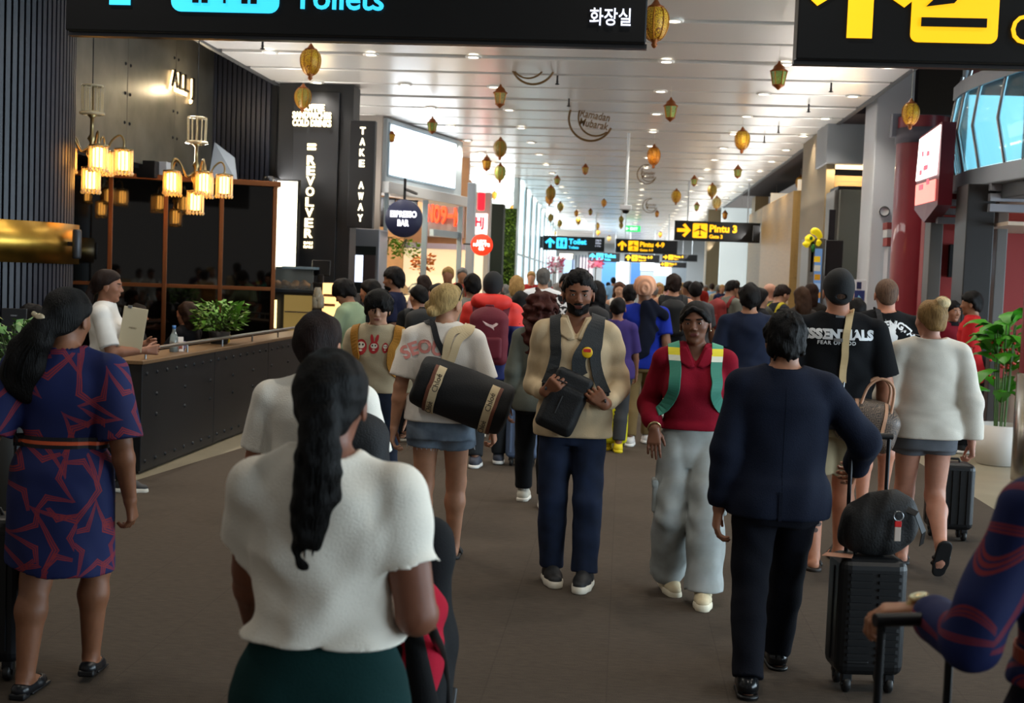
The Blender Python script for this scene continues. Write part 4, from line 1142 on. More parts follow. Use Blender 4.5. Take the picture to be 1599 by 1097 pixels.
def leafy(name, loc, n, spread, h, c, label, cat='plant', leaf=.05, pot=None, seed=1, droop=0.0, group=None, parent=None):
    r = random.Random(seed); root = empty(name, tuple(loc), 0, label, cat, group) if parent is None else parent
    m = MB(); st = MB()
    for i in range(n):
        a = r.uniform(0, 2*PI); q = r.random()**.5; el = r.uniform(.1, 1)
        c0 = np.array((spread*q*math.cos(a), spread*q*math.sin(a), h*(el if not droop else -el*droop)))
        if i % 6 == 0: st.tube([(0, 0, 0), tuple(c0*.55+np.array((0, 0, h*.1))), tuple(c0)], .004, 4)
        d = unit((math.cos(a), math.sin(a), r.uniform(-.6, .7))); u = unit(np.cross(d, (r.random(), r.random(), 1))); L = leaf*r.uniform(.6, 1.3)
        nn = np.cross(d, u)*L*.12
        m.poly([c0, c0+d*L*.5+u*L*.28+nn, c0+d*L, c0+d*L*.5-u*L*.28+nn], [(0, 1, 2, 3)], True)
    f = m.build('foliage', mat(c, rough=.5, var=.35, vscale=15), root); f['kind'] = 'stuff'
    st.build('stems', mat('#3c4a22', rough=.7), root)
    if pot: MB().lathe([(0, -pot[1]), (pot[0]*.75, -pot[1]), (pot[0], 0), (pot[0]*.9, 0), (pot[0]*.85, -.02), (0, -.02)], n=20).build('pot', mat(pot[2], rough=.6), root)
    return root
leafy('trailing_plant', at(608, 370, 22.9), 90, .22, .3, '#6f9a22', 'trailing green plant hanging left under the round espresso sign', seed=2, droop=1.0, leaf=.09)
leafy('trailing_plant', at(634, 373, 22.9), 110, .22, .35, '#7fae24', 'trailing green plant hanging just below the round espresso sign', seed=3, droop=1.0, leaf=.09)
# round espresso sign
def disc_sign(name, c, r, m, label, th=.08):
    d = empty(name, tuple(c), 0, label, 'sign'); q = MB().lathe([(0, 0), (r-.01, 0), (r, .01), (r, th), (r-.01, th+.004), (0, th+.004)], n=48)
    o = q.build('disc', m, d); o.rotation_euler = (-PI/2, 0, 0); o.location = (0, 0, 0); return d
es = disc_sign('round_sign', at(630, 341, 21.9), .325, mat('#272b47', rough=.4), 'round navy sign with white espresso bar lettering')
text('lettering', 'ESPRESSO', glow('#f4f4ff', 1.6), es, (0, -.012, .075), fit=(.46, .115), size=.2, extrude=.004, bold=.008)
text('lettering', 'BAR', glow('#f4f4ff', 1.6), es, (0, -.012, -.075), fit=(.2, .115), size=.2, extrude=.004, bold=.008)
box('bracket', (-.02, .03, .3), (.02, .07, 3.3-es.location.z), BLACKP, es); box('bracket', (-.02, .03, 3.1-es.location.z), (.02, 1.3, 3.14-es.location.z), BLACKP, es); 
# counter of the espresso bar
ec = empty('espresso_counter', (A_[0], A_[1]+.6, 0), 0, 'pale wooden espresso counter with a dark top behind the customers', 'counter')
o = slab('front', A_+np.array([-.5, .5]), A_+dAB*.95+np.array([-.5, .3]), 0, 1.05, .5, mat('#b58656', rough=.5), ec); o.location = (-A_[0], -A_[1]-.6, 0)
o = slab('top', A_+np.array([-.45, .48]), A_+dAB*.96+np.array([-.45, .3]), 1.05, 1.1, .6, mat('#2a2522', rough=.3), ec); o.location = (-A_[0], -A_[1]-.6, 0)
for k in range(4):
    p = A_+dAB*(.2+.2*k)+np.array([-.65, .4])
    q = empty('espresso_machine' if k < 2 else 'cake_stand', (p[0], p[1], 1.1), .2, ('chrome espresso machine at the near end of the counter', 'chrome espresso machine in the middle of the counter', 'glass cake stand left of the far counter end', 'glass cake stand at the far counter end')[k], 'machine' if k < 2 else 'stand')
    if k < 2:
        box('body', (-.25, -.2, .05), (.25, .2, .42), mat('#b9bcc0', rough=.2, metal=.9), q, .02); box('tray', (-.22, -.28, .0), (.22, -.05, .06), STEEL, q, .005)
    else: MB().lathe([(0, 0), (.08, 0), (.02, .03), (.02, .12), (.16, .14), (.16, .155), (0, .155)], n=20).build('plate', STEEL, q); MB().lathe([(.15, .16), (.15, .28), (.08, .36), (0, .38)], n=20).build('dome', GLASS, q)
dr = empty('dried_flowers', tuple(at(660, 425, 25.0)), 0, 'round bunch of orange dried flowers on the espresso counter', 'flowers')
leafy('x', (0, 0, 0), 160, .2, .35, '#c8741c', None, parent=dr, seed=9, leaf=.09); MB().lathe([(0, -.3), (.09, -.3), (.06, -.05), (.08, 0), (0, 0)], n=16).build('vase', mat('#7b4a2c', rough=.4), dr)

# next shop: wood wall, red 3d letters, grey column, red signs
s2 = empty('wall_next_shop', kind='structure')
box('wood_wall', (-6.0, 30.0, 0), (at(729, 350, 30)[0], 30.2, ZC), mat('#b98c62', rough=.5, var=.1, vscale=3), s2)
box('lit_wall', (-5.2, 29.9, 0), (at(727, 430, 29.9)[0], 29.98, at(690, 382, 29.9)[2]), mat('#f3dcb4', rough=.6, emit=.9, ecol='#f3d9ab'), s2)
box('counter_edge', (-5.2, 29.6, at(690, 386, 29.6)[2]-.04), (at(725, 384, 29.6)[0], 29.95, at(690, 380, 29.6)[2]), mat('#a59aa8', rough=.4), s2)
rs = empty('red_letter_sign', tuple(at(693, 337, 29.7)), 0, 'glowing red block letters on a grey panel above the next counter', 'sign')
box('panel', (-.42, .05, -.5), (.48, .12, .38), mat('#94877f', rough=.5), rs, .01)
for k, ch in enumerate('NO9-M'): text('letter', ch, glow('#ff4a22', 1.6), rs, (-.32+k*.16, -.02, .06-k*.02), fit=(.145, .42 if ch != '-' else .08), size=.3, extrude=.04, bold=.01)
bc = empty('wall_column', kind='structure')
fb('column', 727, 285, 739, 470, 28.5, .3, mat('#93a2ae', rough=.4, metal=.2), bc, .01, 0.0)
fb('column', 741, 300, 763, 470, 31, .4, mat('#b5b3b2', rough=.5), bc, .01, 0.0)
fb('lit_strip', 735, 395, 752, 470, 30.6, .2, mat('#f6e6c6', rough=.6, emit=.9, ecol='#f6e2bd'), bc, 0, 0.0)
v1 = empty('vertical_red_sign', tuple(at(750, 325, 30.4)), 0, 'rounded red vertical sign with a white lettered box below it', 'sign')
box('red_panel', (-.08, 0, -.05), (.10, .1, .38), glow('#ff2436', 1.3), v1, .05, 4); box('white_panel', (-.14, 0, -.62), (.18, .1, -.12), glow('#ffe9e6', 1.3), v1, .01)
text('lettering', 'HJ', glow('#e02040', .9), v1, (.0, -.012, -.36), fit=(.2, .3), size=.3, extrude=.004, bold=.01)
rd = disc_sign('round_sign', at(752, 382, 27.5), .235, glow('#f23418', 1.0), 'round red sign with small white lettering on a bracket')
for (s_, z, w_) in (("LET'S", .07, .2), ("NASTY'S", .0, .36), ('GO', -.085, .12)): text('lettering', s_, glow('#fff4f0', 1.5), rd, (0, -.012, z), fit=(w_, .075), size=.1, extrude=.004, bold=.006)
box('bracket', (-.4, .03, -.01), (-.2, .06, .02), BLACKP, rd)
gc = empty('wall_green', kind='structure')
fb('dark_column', 764, 318, 784, 480, 33, .5, mat('#16241b', rough=.6), gc, .02, 0.0)
hw = empty('plant_wall', tuple(at(793, 390, 35)), 0, 'vertical green plant wall between the dark column and bright windows', 'plant wall')
x0, x1 = at(783, 390, 35)[0]-hw.location.x, at(804, 390, 35)[0]-hw.location.x; z1 = at(793, 325, 35)[2]-hw.location.z
box('panel', (x0, .03, -hw.location.z), (x1, .2, z1), mat('#35501e', rough=.8, bump=.5, bscale=30), hw)
m = MB(); r = random.Random(4)
for k in range(900):
    c0 = np.array((r.uniform(x0, x1), .03, r.uniform(-2.2, z1))); d = unit((r.uniform(-1, 1), -1, r.uniform(-1, .6))); u = unit(np.cross(d, (r.random(), .2, 1))); L = r.uniform(.05, .12)
    m.poly([c0, c0+d*L*.5+u*L*.3, c0+d*L, c0+d*L*.5-u*L*.3], [(0, 1, 2, 3)], True)
f = m.build('foliage', mat('#6d8f30', rough=.5, var=.4, vscale=4), hw); f['kind'] = 'stuff'

# bright glazed facade on the far left
wn = empty('window_1', kind='structure')
SKY = mat('#dff4fa', rough=.3, emit=1.35, ecol='#d5f0fa')
wa, wb = np.array([at(804, 400, 36)[0], 36.0]), np.array([at(868, 400, 74)[0], 74.0])
for k in range(10):
    a = wa+(wb-wa)*k/10; b = wa+(wb-wa)*(k+1)/10
    for (z0, z1) in ((.3, 2.3), (2.36, ZC-.1)):
        slab('pane', a+(b-a)*.04, b-(b-a)*.04, z0, z1, .03, SKY, wn)
    box('mullion', (a[0]-.07, a[1]-.35, 0), (a[0]+.05, a[1]+.35, ZC), mat('#b9cdd3', rough=.4), wn, .01)
slab('transom', wa, wb, 2.3, 2.36, .1, mat('#b9cdd3', rough=.4), wn, 0, .03)
# far end: bright shop fronts and gate hall
fe = empty('wall_far', kind='structure')
FY = 96
box('end_wall', (-14, FY+3, 0), (18, FY+3.3, 7), mat('#c4ccd0', rough=.7), fe)
box('side_left', (-9, 74, 0), (-4.5, 74.3, ZC), mat('#aebcc2', rough=.6), fe)
FAR = [(862, 400, 872, 440, 66, '#8f8b88', 0), (874, 396, 894, 404, 64, '#ffe9cf', 1.6), (880, 405, 896, 440, 70, '#6f7f9a', 0), (905, 402, 925, 440, 80, '#c9b7bd', .5), (928, 405, 940, 416, 78, '#e0506a', .5),
       (940, 398, 962, 440, 82, '#4a86b8', .6), (962, 408, 982, 438, 86, '#cfe6f2', 1.1), (985, 410, 1000, 440, 90, '#3d6ea8', .6), (1000, 408, 1022, 422, 90, '#f2f6fb', 1.4), (1022, 412, 1048, 430, 92, '#ffffff', 1.5), (1050, 400, 1072, 440, 88, '#7d8890', .2), (1000, 425, 1060, 440, 94, '#9fb6c8', .5)]
for (x0, y0, x1, y1, Y, c, e) in FAR: fb('shop_panel', x0, y0, x1, y1, Y, .5, mat(c, rough=.5, emit=e) if e else mat(c, rough=.6), fe, 0, 0.0 if y1 >= 438 else None)
for k in range(6): fb('shop_post', 893+k*5, 398, 895+k*5, 440, 62+k, .2, mat('#3a4048', rough=.4), fe, 0, 0.0)
fl_ = [(868, 418, 55, 'pink'), (865, 428, 55, 'pink'), (930, 420, 60, 'rose')]
for k, (x, y, Y, c) in enumerate(fl_):
    bc_ = leafy('blossom_cluster', at(x, y, Y), 120, .32, .5, '#d84f72', ('cluster of pink blossoms high beside the bright windows', 'cluster of pink blossoms low beside the bright windows', 'cluster of rose blossoms near the far shops')[k], 'flowers', .14, seed=20+k); MB().tube([(0, 0, -bc_.location.z), (0, 0, .05)], .03, 6).build('trunk', mat('#4a3a2c', rough=.8), bc_)
area_light('far_hall_light', (0, 80, ZC-.25), (0, 0, 0), (7, 34), 3600, (.95, .98, 1.0))

# ------------------------------------------------------------------ hanging wayfinding signs
YEL = glow('#f6b60a', .95); CYA = glow('#38c6f4', 1.15); WHT = glow('#e8ecff', 1.0); SBK = mat('#0e0e0f', rough=.35, spec=.4)
def arrow(root, name, cx, cz, h, m, ang=0.0, y=-.012, w=.2, wx=1.0):
    """arrow pointing up (ang rotates clockwise)"""
    P = [(-w*.5, -.5), (w*.5, -.5), (w*.5, .12), (.36, -.12), (.5, .06), (0, .5), (-.5, .06), (-.36, -.12), (-w*.5, .12)]
    V = []
    for (x, z) in P:
        x, z = x*h*wx, z*h; V.append((cx+x*math.cos(ang)+z*math.sin(ang), y, cz-x*math.sin(ang)+z*math.cos(ang)))
    return MB().prism(V[::-1], (0, .008, 0)).build(name, m, root)
def rrect(x0, z0, x1, z1, r, y, n=5):
    P = []
    for (cx, cz, a0) in ((x1-r, z1-r, 0), (x0+r, z1-r, 90), (x0+r, z0+r, 180), (x1-r, z0+r, 270)):
        for k in range(n+1): a = D2R(a0+90*k/n); P.append((cx+r*math.cos(a), y, cz+r*math.sin(a)))
    return P
def icon_box(root, x0, z0, x1, z1, m): return MB().prism(rrect(x0, z0, x1, z1, (x1-x0)*.09, -.012), (0, .008, 0)).build('icon_box', m, root)
def plane_icon(root, cx, cz, s_):
    m = MB(); y = -.02
    m.prism([(cx-.04*s_, y, cz-.45*s_), (cx+.04*s_, y, cz-.45*s_), (cx+.045*s_, y, cz+.38*s_), (cx, y, cz+.46*s_), (cx-.045*s_, y, cz+.38*s_)], (0, .006, 0))
    m.prism([(cx-.48*s_, y, cz-.1*s_), (cx, y, cz+.06*s_), (cx+.48*s_, y, cz-.1*s_), (cx+.48*s_, y, cz-.04*s_), (cx, y, cz+.2*s_), (cx-.48*s_, y, cz-.04*s_)], (0, .006, 0))
    m.prism([(cx-.18*s_, y, cz-.42*s_), (cx, y, cz-.36*s_), (cx+.18*s_, y, cz-.42*s_), (cx+.18*s_, y, cz-.38*s_), (cx, y, cz-.28*s_), (cx-.18*s_, y, cz-.38*s_)], (0, .006, 0))
    return m.build('plane_symbol', SBK, root)
def people_icon(root, cx, cz, s_):
    m = MB(); y = -.02
    for q, sk in ((-.24, 0), (.24, 1)):
        c = cx+q*s_
        m.prism([(c+.07*s_*math.cos(a), y, cz+.34*s_+.07*s_*math.sin(a)) for a in np.linspace(0, 2*PI, 13)[:-1]], (0, .006, 0))
        m.prism([(c-.1*s_, y, cz-.02*s_), (c+.1*s_, y, cz-.02*s_), (c+.09*s_, y, cz+.24*s_), (c-.09*s_, y, cz+.24*s_)] if not sk else [(c-.16*s_, y, cz-.1*s_), (c+.16*s_, y, cz-.1*s_), (c+.06*s_, y, cz+.24*s_), (c-.06*s_, y, cz+.24*s_)], (0, .006, 0))
        for l in (-.045, .045): m.prism([(c+l*s_-.03*s_, y, cz-.4*s_), (c+l*s_+.03*s_, y, cz-.4*s_), (c+l*s_+.03*s_, y, cz), (c+l*s_-.03*s_, y, cz)], (0, .006, 0))
    m.prism([(cx-.012*s_, y, cz-.4*s_), (cx+.012*s_, y, cz-.4*s_), (cx+.012*s_, y, cz+.42*s_), (cx-.012*s_, y, cz+.42*s_)], (0, .006, 0))
    return m.build('toilet_symbol', SBK, root)
def hang_sign(label, X0, X1, z0, H_, Y, rz=0.0):
    r = empty('hanging_sign', (X0, Y, z0), rz, label, 'sign'); L = X1-X0
    box('panel', (0, 0, 0), (L, .16, H_), SBK, r, .008)
    box('edge_trim', (-.006, .05, -.018), (L+.006, .11, .004), mat('#4a4a4c', rough=.3, metal=.8), r)
    for x in (.15*L, .85*L): MB().tube([(x, .08, H_), (x, .08, ZC-z0)], .018, 8).build('hanger', mat('#b9bcc0', rough=.4, metal=.5), r)
    return r
t0 = at(102, 38, 6.8); t1 = at(1008, 77, 6.8); SH = .76; L1 = t1[0]-t0[0]
s1 = hang_sign('large black toilet direction sign with cyan symbols nearest overhead', t0[0], t1[0], (t0[2]+t1[2])/2, SH, 6.8, math.atan2(0, 1))
def sx(root, x, y, Y): p = at(x, y, Y)-np.array(root.location); return p
a_ = sx(s1, 188, 8, 6.8); arrow(s1, 'arrow', a_[0], a_[2]+.21, .42, CYA, 0, w=.19, wx=1.45)
b0, b1 = sx(s1, 268, 18, 6.8), sx(s1, 436, 20, 6.8); icon_box(s1, b0[0], b0[2], b1[0], b0[2]+.56, CYA); people_icon(s1, (b0[0]+b1[0])/2, b0[2]+.27, .56)
c_ = sx(s1, 457, 18, 6.8)
text('lettering', 'Toilets', CYA, s1, (sx(s1, 529, 0, 6.8)[0], -.012, c_[2]+.075), fit=(.49, None), size=.2, extrude=.004, bold=.003)
text('lettering', 'Toilet', CYA, s1, (sx(s1, 529, 0, 6.8)[0]+.06, -.012, c_[2]+.37), fit=(.62, .22), size=.3, extrude=.004, bold=.012)
k_ = sx(s1, 953, 27, 6.8); text('lettering', '화장실', WHT, s1, (k_[0], -.012, k_[2]), fit=(.215, .09), size=.1, extrude=.004, bold=.001)
p0 = at(1243, 92, 6.8)
s3 = hang_sign('large black gate direction sign with yellow arrow cut by the right frame edge', p0[0], p0[0]+3.1, p0[2], SH, 6.8)
a_ = sx(s3, 1341, 60, 6.8); arrow(s3, 'arrow', a_[0], a_[2]+.21, .42, YEL, 0, w=.21, wx=1.45)
b0, b1 = sx(s3, 1420, 66, 6.8), sx(s3, 1556, 70, 6.8); icon_box(s3, b0[0], b0[2], b1[0], b0[2]+.56, YEL)
q0, q1 = sx(s3, 1437, 42, 6.8), sx(s3, 1540, 28, 6.8)
box('symbol_bar', (q0[0], -.022, q0[2]-.0), (q1[0], -.012, q0[2]+.045), SBK, s3)
MB().prism([(q0[0]+.02, -.02, q0[2]+.10), (q0[0]+.16, -.02, q0[2]+.12), (q1[0], -.02, q0[2]+.32), (q1[0]-.05, -.02, q0[2]+.36)], (0, .006, 0)).build('plane_symbol', SBK, s3)
g_ = sx(s3, 1578, 68, 6.8); text('lettering', 'Gates', YEL, s3, (g_[0]+.22, -.012, g_[2]+.07), fit=(.45, .15), size=.2, extrude=.004); text('lettering', '1-9', YEL, s3, (g_[0]+.62, -.012, g_[2]+.07), fit=(.24, .15), size=.2, extrude=.004); text('lettering', 'Pintu 1-9', YEL, s3, (g_[0]+.5, -.012, g_[2]+.36), fit=(1.0, .22), size=.3, extrude=.004, bold=.012)
def far_sign(label, x0, y0, x1, y1, Y, l1, l2, m, ang, icon, ntext=None):
    ym = (y0+y1)/2; X0, X1 = at(x0, ym, Y)[0], at(x1, ym, Y)[0]; z0 = at((x0+x1)/2, y1, Y)[2]; z1 = at((x0+x1)/2, y0, Y)[2]
    H_ = z1-z0; r = hang_sign(label, X0, X1, z0, H_, Y, 0)
    arrow(r, 'arrow', H_*.5, H_*.5, H_*.72, m, ang, w=.26); icon_box(r, H_*.95, H_*.12, H_*1.71, H_*.88, m)
    (plane_icon if icon == 'p' else people_icon)(r, H_*1.33, H_*.5, H_*.66)
    for (s_, z, hh_) in ((l1, .64, .40), (l2, .22, .20)):
        me = text('lettering', s_, m, r, (0, -.012, H_*z), fit=(None, H_*hh_), size=.3, extrude=.004, bold=.012)
        w_ = max(v.co.x for v in me.data.vertices); me.location.x = H_*1.82+w_
    if ntext:
        for k, s_ in enumerate(ntext): text('lettering', s_, WHT, r, (X1-X0-H_*.45, -.012, H_*(.78-.2*k)), fit=(None, H_*.13), size=.1, extrude=.004)
    return r
far_sign('black gate three sign with yellow right arrow and plane symbol', 1053, 346, 1187, 376, 35, 'Pintu 3', 'Gate 3', YEL, PI/2, 'p')
far_sign('black gates four to nine sign with yellow up arrow mid corridor', 961, 374, 1058, 395, 52, 'Pintu 4-9', 'Gates 4-9', YEL, 0, 'p')
far_sign('black toilet sign with cyan up arrow left of the gate signs', 848, 369, 944, 391, 52, 'Toilet', 'Toilets', CYA, 0, 't', ['卫生间', '화장실', 'トイレ'])
far_sign('distant black gate sign with yellow arrow below the gates four sign', 975, 397, 1030, 409, 68, 'Pintu 4-9', 'Gates 4-9', YEL, 0, 'p')
far_sign('distant black gate sign with yellow right arrow near the right pillars', 1034, 397, 1089, 407, 66, 'Pintu 4', 'Gate 4', YEL, PI/2, 'p')
far_sign('smallest distant gate sign with yellow right arrow', 1030, 409, 1072, 417, 80, 'Pintu 5', 'Gate 5', YEL, PI/2, 'p')
far_sign('distant blue toilet sign behind the larger toilet sign', 918, 394, 968, 408, 72, 'Toilet', 'Toilets', CYA, 0, 't')
sd = empty('side_mounted_sign', tuple(at(836, 378, 51)), 0, 'small dark side sign with white marks at the left facade', 'sign')
box('panel', (-.28, 0, -.22), (.3, .1, .25), mat('#2c3338', rough=.4), sd, .01)
for z in (-.08, .1): box('mark', (-.2, -.01, z-.05), (-.06, 0, z+.05), WHT, sd)
ex = empty('exit_sign', tuple(at(988, 357, 60)), 0, 'green glowing exit sign hanging at the corridor centre', 'sign')
box('panel', (-.36, 0, -.14), (.36, .08, .14), glow('#2fd06a', .9), ex, .01); text('lettering', 'EXIT', glow('#eafff0', 1.2), ex, (.06, -.01, 0), fit=(.36, .14), size=.2, extrude=.004, bold=.008)
arrow(ex, 'arrow', -.26, 0, .16, glow('#eafff0', 1.2), -PI/2); MB().tube([(0, .04, .14), (0, .04, ZC-ex.location.z)], .015, 6).build('hanger', STEEL, ex)
cc = empty('ceiling_camera', tuple(at(977, 326, 24)), 0, 'white boxed ceiling camera on a long white pole', 'camera')
zt = at(982, 222, 24)[2]
MB().tube([(0, 0, .05), (0, 0, ZC-cc.location.z)], .028, 10).build('pole', mat('#d9dde0', rough=.4), cc)
box('housing', (-.11, -.1, -.02), (.11, .1, .07), mat('#d9dde2', rough=.4), cc, .012); MB().lathe([(0, -.09), (.05, -.08), (.07, -.04), (.072, -.02), (0, -.02)], n=16).build('dome', mat('#17181c', rough=.15), cc)
for k, (x, y) in enumerate(((410, 74), (870, 135), (888, 169), (1372, 116), (1297, 152), (1262, 182), (1215, 213), (1193, 228), (716, 235))):
    d = FPX*(ZC-HCAM-.1)/(439-(y)+.038*(x-975)*1.0)
    p = at(x, y, d); q = empty('sprinkler', (p[0], p[1], ZC), 0, 'small dark sprinkler head under the ceiling planks', 'sprinkler', 'ceiling sprinkler heads')
    MB().tube([(0, 0, 0), (0, 0, -.09)], .014, 6).build('pipe', mat('#2d2d2f', rough=.5, metal=.5), q); MB().lathe([(0, -.13), (.035, -.12), (.012, -.1), (.02, -.08), (0, -.08)], n=10).build('head', mat('#2d2d2f', rough=.5, metal=.5), q)
# ------------------------------------------------------------------ right side
WOOD = mat('#7d6236', rough=.55, var=.10, vscale=2, stretch=(1, 1, 14)); WOOD2 = mat('#97753f', rough=.5, var=.08, vscale=2, stretch=(1, 1, 14)); TAUPE = mat('#77674c', rough=.6)
wr_ = empty('wall_right', kind='structure')
def blk(name, x0, x1, Y, dep, m, z1=ZC, z0=0.0, y=400, parent=wr_, X1=None, bevel=.01):
    a = at(x0, y, Y)[0]; b = X1 if X1 is not None else at(x1, y, Y)[0]
    return box(name, (a, Y, z0), (b, Y+dep, z1), m, parent, bevel)
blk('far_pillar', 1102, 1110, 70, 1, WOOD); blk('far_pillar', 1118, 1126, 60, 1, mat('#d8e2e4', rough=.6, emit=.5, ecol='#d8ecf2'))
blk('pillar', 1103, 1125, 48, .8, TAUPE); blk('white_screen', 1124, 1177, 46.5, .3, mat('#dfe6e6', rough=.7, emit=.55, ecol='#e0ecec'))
blk('pillar', 1175, 1196, 40, 1, mat('#a3855c', rough=.5)); 
zA = at(1215, 320, 34)[2]; zB = at(1260, 298, 27)[2]
blk('block', 1195, 1236, 34, 5, WOOD, zA); blk('block', 1234, 1284, 27, 6, WOOD2, zB)
blk('block_panel', 1200, 1229, 33.95, .06, mat('#8d7c4c', rough=.6), at(1210, 400, 33.95)[2])
def boards(parent, x0, x1, Y, z0, z1, pitch, m):
    a, b = at(x0, 400, Y)[0], at(x1, 400, Y)[0]; me = None; n = int((z1-z0)/pitch)
    for i in range(n):
        if me is None: o = MB().box((a, Y-.018, 0), (b, Y, pitch*.93)).build('board', m, parent, .003, seg=1); me = o.data
        else: o = link('board', me, None, parent)
        o.location = (0, 0, z0+i*pitch)
boards(wr_, 1241, 1283, 27, 1.9, zB-.02, .115, WOOD2); boards(wr_, 1205, 1234, 34, 2.5, zA-.02, .14, WOOD)
CL = mat('#f3e6cf', rough=.6, emit=.55, ecol='#f2dfc0')
blk('clerestory', 1199, 1233, 34.3, .05, CL, zA+.33, zA+.03); blk('clerestory', 1240, 1283, 27.3, .05, CL, zB+.26, zB+.03)
for x in (1247, 1258, 1266, 1277): blk('clerestory_bar', x, x+2, 27.25, .04, mat('#c7a98a', rough=.5), zB+.26, zB+.03, bevel=0)
# big grey unit with beam and warm cove light
zb_ = at(1325, 257, 22)[2]
blk('corner_pillar', 1283, 1297, 22, 3, TAUPE); 
blk('beam', 1282, 1364, 21.8, 1.2, mat('#85888c', rough=.5), ZC+.3, zb_)
blk('cove_light', 1297, 1362, 22.05, .05, glow('#ffe2b0', 2.2), zb_, zb_-.07, bevel=0)
boards(wr_, 1297, 1362, 22.12, 1.8, zb_-.08, .10, mat('#a07a52', rough=.45))
area_light('cove_wash', (at(1330, 270, 21.9)[0], 21.9, zb_-.05), (D2R(-15), 0, 0), (.9, .1), 25, (1, .8, .5))
ub = at(1330, 296, 20.6)[2]
un = empty('grey_kiosk_unit', (at(1333, 400, 20.6)[0], 20.6, 0), 0, 'tall plain grey kiosk unit beside the white pillar', 'kiosk')
def blr(root, name, x0, x1, Y, dep, m, z1, z0=0.0, y=400, bevel=.01):
    o = blk(name, x0, x1, Y, dep, m, z1, z0, y, root, None, bevel); o.location = tuple(-np.array(root.location)); return o
blr(un, 'front', 1307, 1361, 20.6, 1.0, mat('#66675f', rough=.45, metal=.2), ub); blr(un, 'side', 1298, 1307.5, 20.75, .85, mat('#6a6762', rough=.5), ub); blr(un, 'top_strip', 1303, 1362, 20.65, .8, BLACKP, ub+.06, ub-.0)
# white pillar with round clock
WPX0, WPX1 = at(1362, 300, 19.3)[0], at(1398, 300, 19.3)[0]
wp = empty('wall_pillar', kind='structure'); box('pillar', (WPX0, 19.3, 0), (WPX1+.2, 20.2, 6), mat('#c3c6cb', rough=.55), wp, .02)
ck = empty('wall_clock', tuple(at(1381, 330, 19.27)), 0, 'small round white wall fitting on the pale pillar', 'clock')
o = MB().lathe([(0, 0), (.055, 0), (.06, .01), (.075, .012), (.078, 0), (.078, -.03), (0, -.03)], n=28).build('case', mat('#b9babb', rough=.4), ck); o.rotation_euler = (PI/2, 0, 0)
o = MB().lathe([(.062, .014), (.076, .014), (.078, .004)], n=28).build('rim', mat('#3c3c3e', rough=.4), ck); o.rotation_euler = (PI/2, 0, 0)
for (y0, y1, c) in ((347, 358, '#8b3b3a'), (358, 370, '#c9c9c9'), (371, 384, '#96403e'), (385, 470, '#b9bac0')):
    o = fb('trim_block', 1385, y0, 1400, y1, 18.9, .3, mat(c, rough=.6), wp)
# red columns
REDC = mat('#7a1a26', rough=.42, var=.05, vscale=3, coat=.2)
def red_col(name, c, r, z1, label, base=None):
    e = empty(name, (c[0], c[1], 0), 0, label, 'column')
    MB().lathe([(r, base or 0), (r, z1)], n=48).build('shaft', REDC, e)
    if base: MB().lathe([(r+.02, 0), (r+.02, base), (r, base+.01)], n=48).build('steel_base', mat('#a9a49a', rough=.22, metal=1.0), e)
    MB().lathe([(r, z1-.35), (r+.015, z1-.35), (r+.015, z1-.15), (r, z1-.15)], n=48).build('collar', mat('#54505a', rough=.5), e)
    return e
c1 = at(1431, 350, 17.6); red_col('red_column', (c1[0]+.02, 17.6), .335, 4.0, 'thick glossy red round column behind the lit vertical sign')
red_col('red_column', (4.02, 12.1), .36, 6.0, 'red round column with steel base cut by the right frame edge', base=.98)
# lit vertical sign
ls = empty('lit_vertical_sign', tuple(at(1452, 270, 15.6)), 0, 'tall white lit vertical shop sign with dark red sides', 'sign')
def rl(x, y, Y): return at(x, y, Y)-np.array(ls.location)
O = rl(1462, 270, 15.4); XS = O[0]
zt, zb2 = rl(1462, 192, 15.4)[2], rl(1445, 322, 15.6)[2]
face = [(XS, -.35, zt), (XS, .75, zt-.06), (XS-.02, .75, zb2+.0), (XS-.02, .2, zb2-.18), (XS, -.35, zb2)]
MB().prism([(p[0], p[1], p[2]) for p in face], (.16, 0, 0)).build('body', mat('#5e1220', rough=.4), ls)
MB().prism([(XS-.012, -.32, zt-.03), (XS-.012, .72, zt-.09), (XS-.03, .72, zb2+.35), (XS-.03, -.32, zb2+.35)], (.01, 0, 0)).build('lit_face', glow('#fff2ee', 3.0), ls)
MB().prism([(XS-.03, -.3, zb2+.3), (XS-.03, .70, zb2+.3), (XS-.03, .7, zb2+.05), (XS-.03, -.3, zb2+.05)], (.01, 0, 0)).build('lower_face', glow('#ff8f84', 1.4), ls)
for k, (y_, z_, l_) in enumerate(((.05, .32, .12), (.35, .30, .08), (.1, .48, .2), (.4, .52, .1), (.0, .66, .1), (.3, .70, .18))): box('red_mark', (XS-.04, y_, zt-z_-.03), (XS-.03, y_+l_, zt-z_+.03), glow('#d8687a', .8), ls)
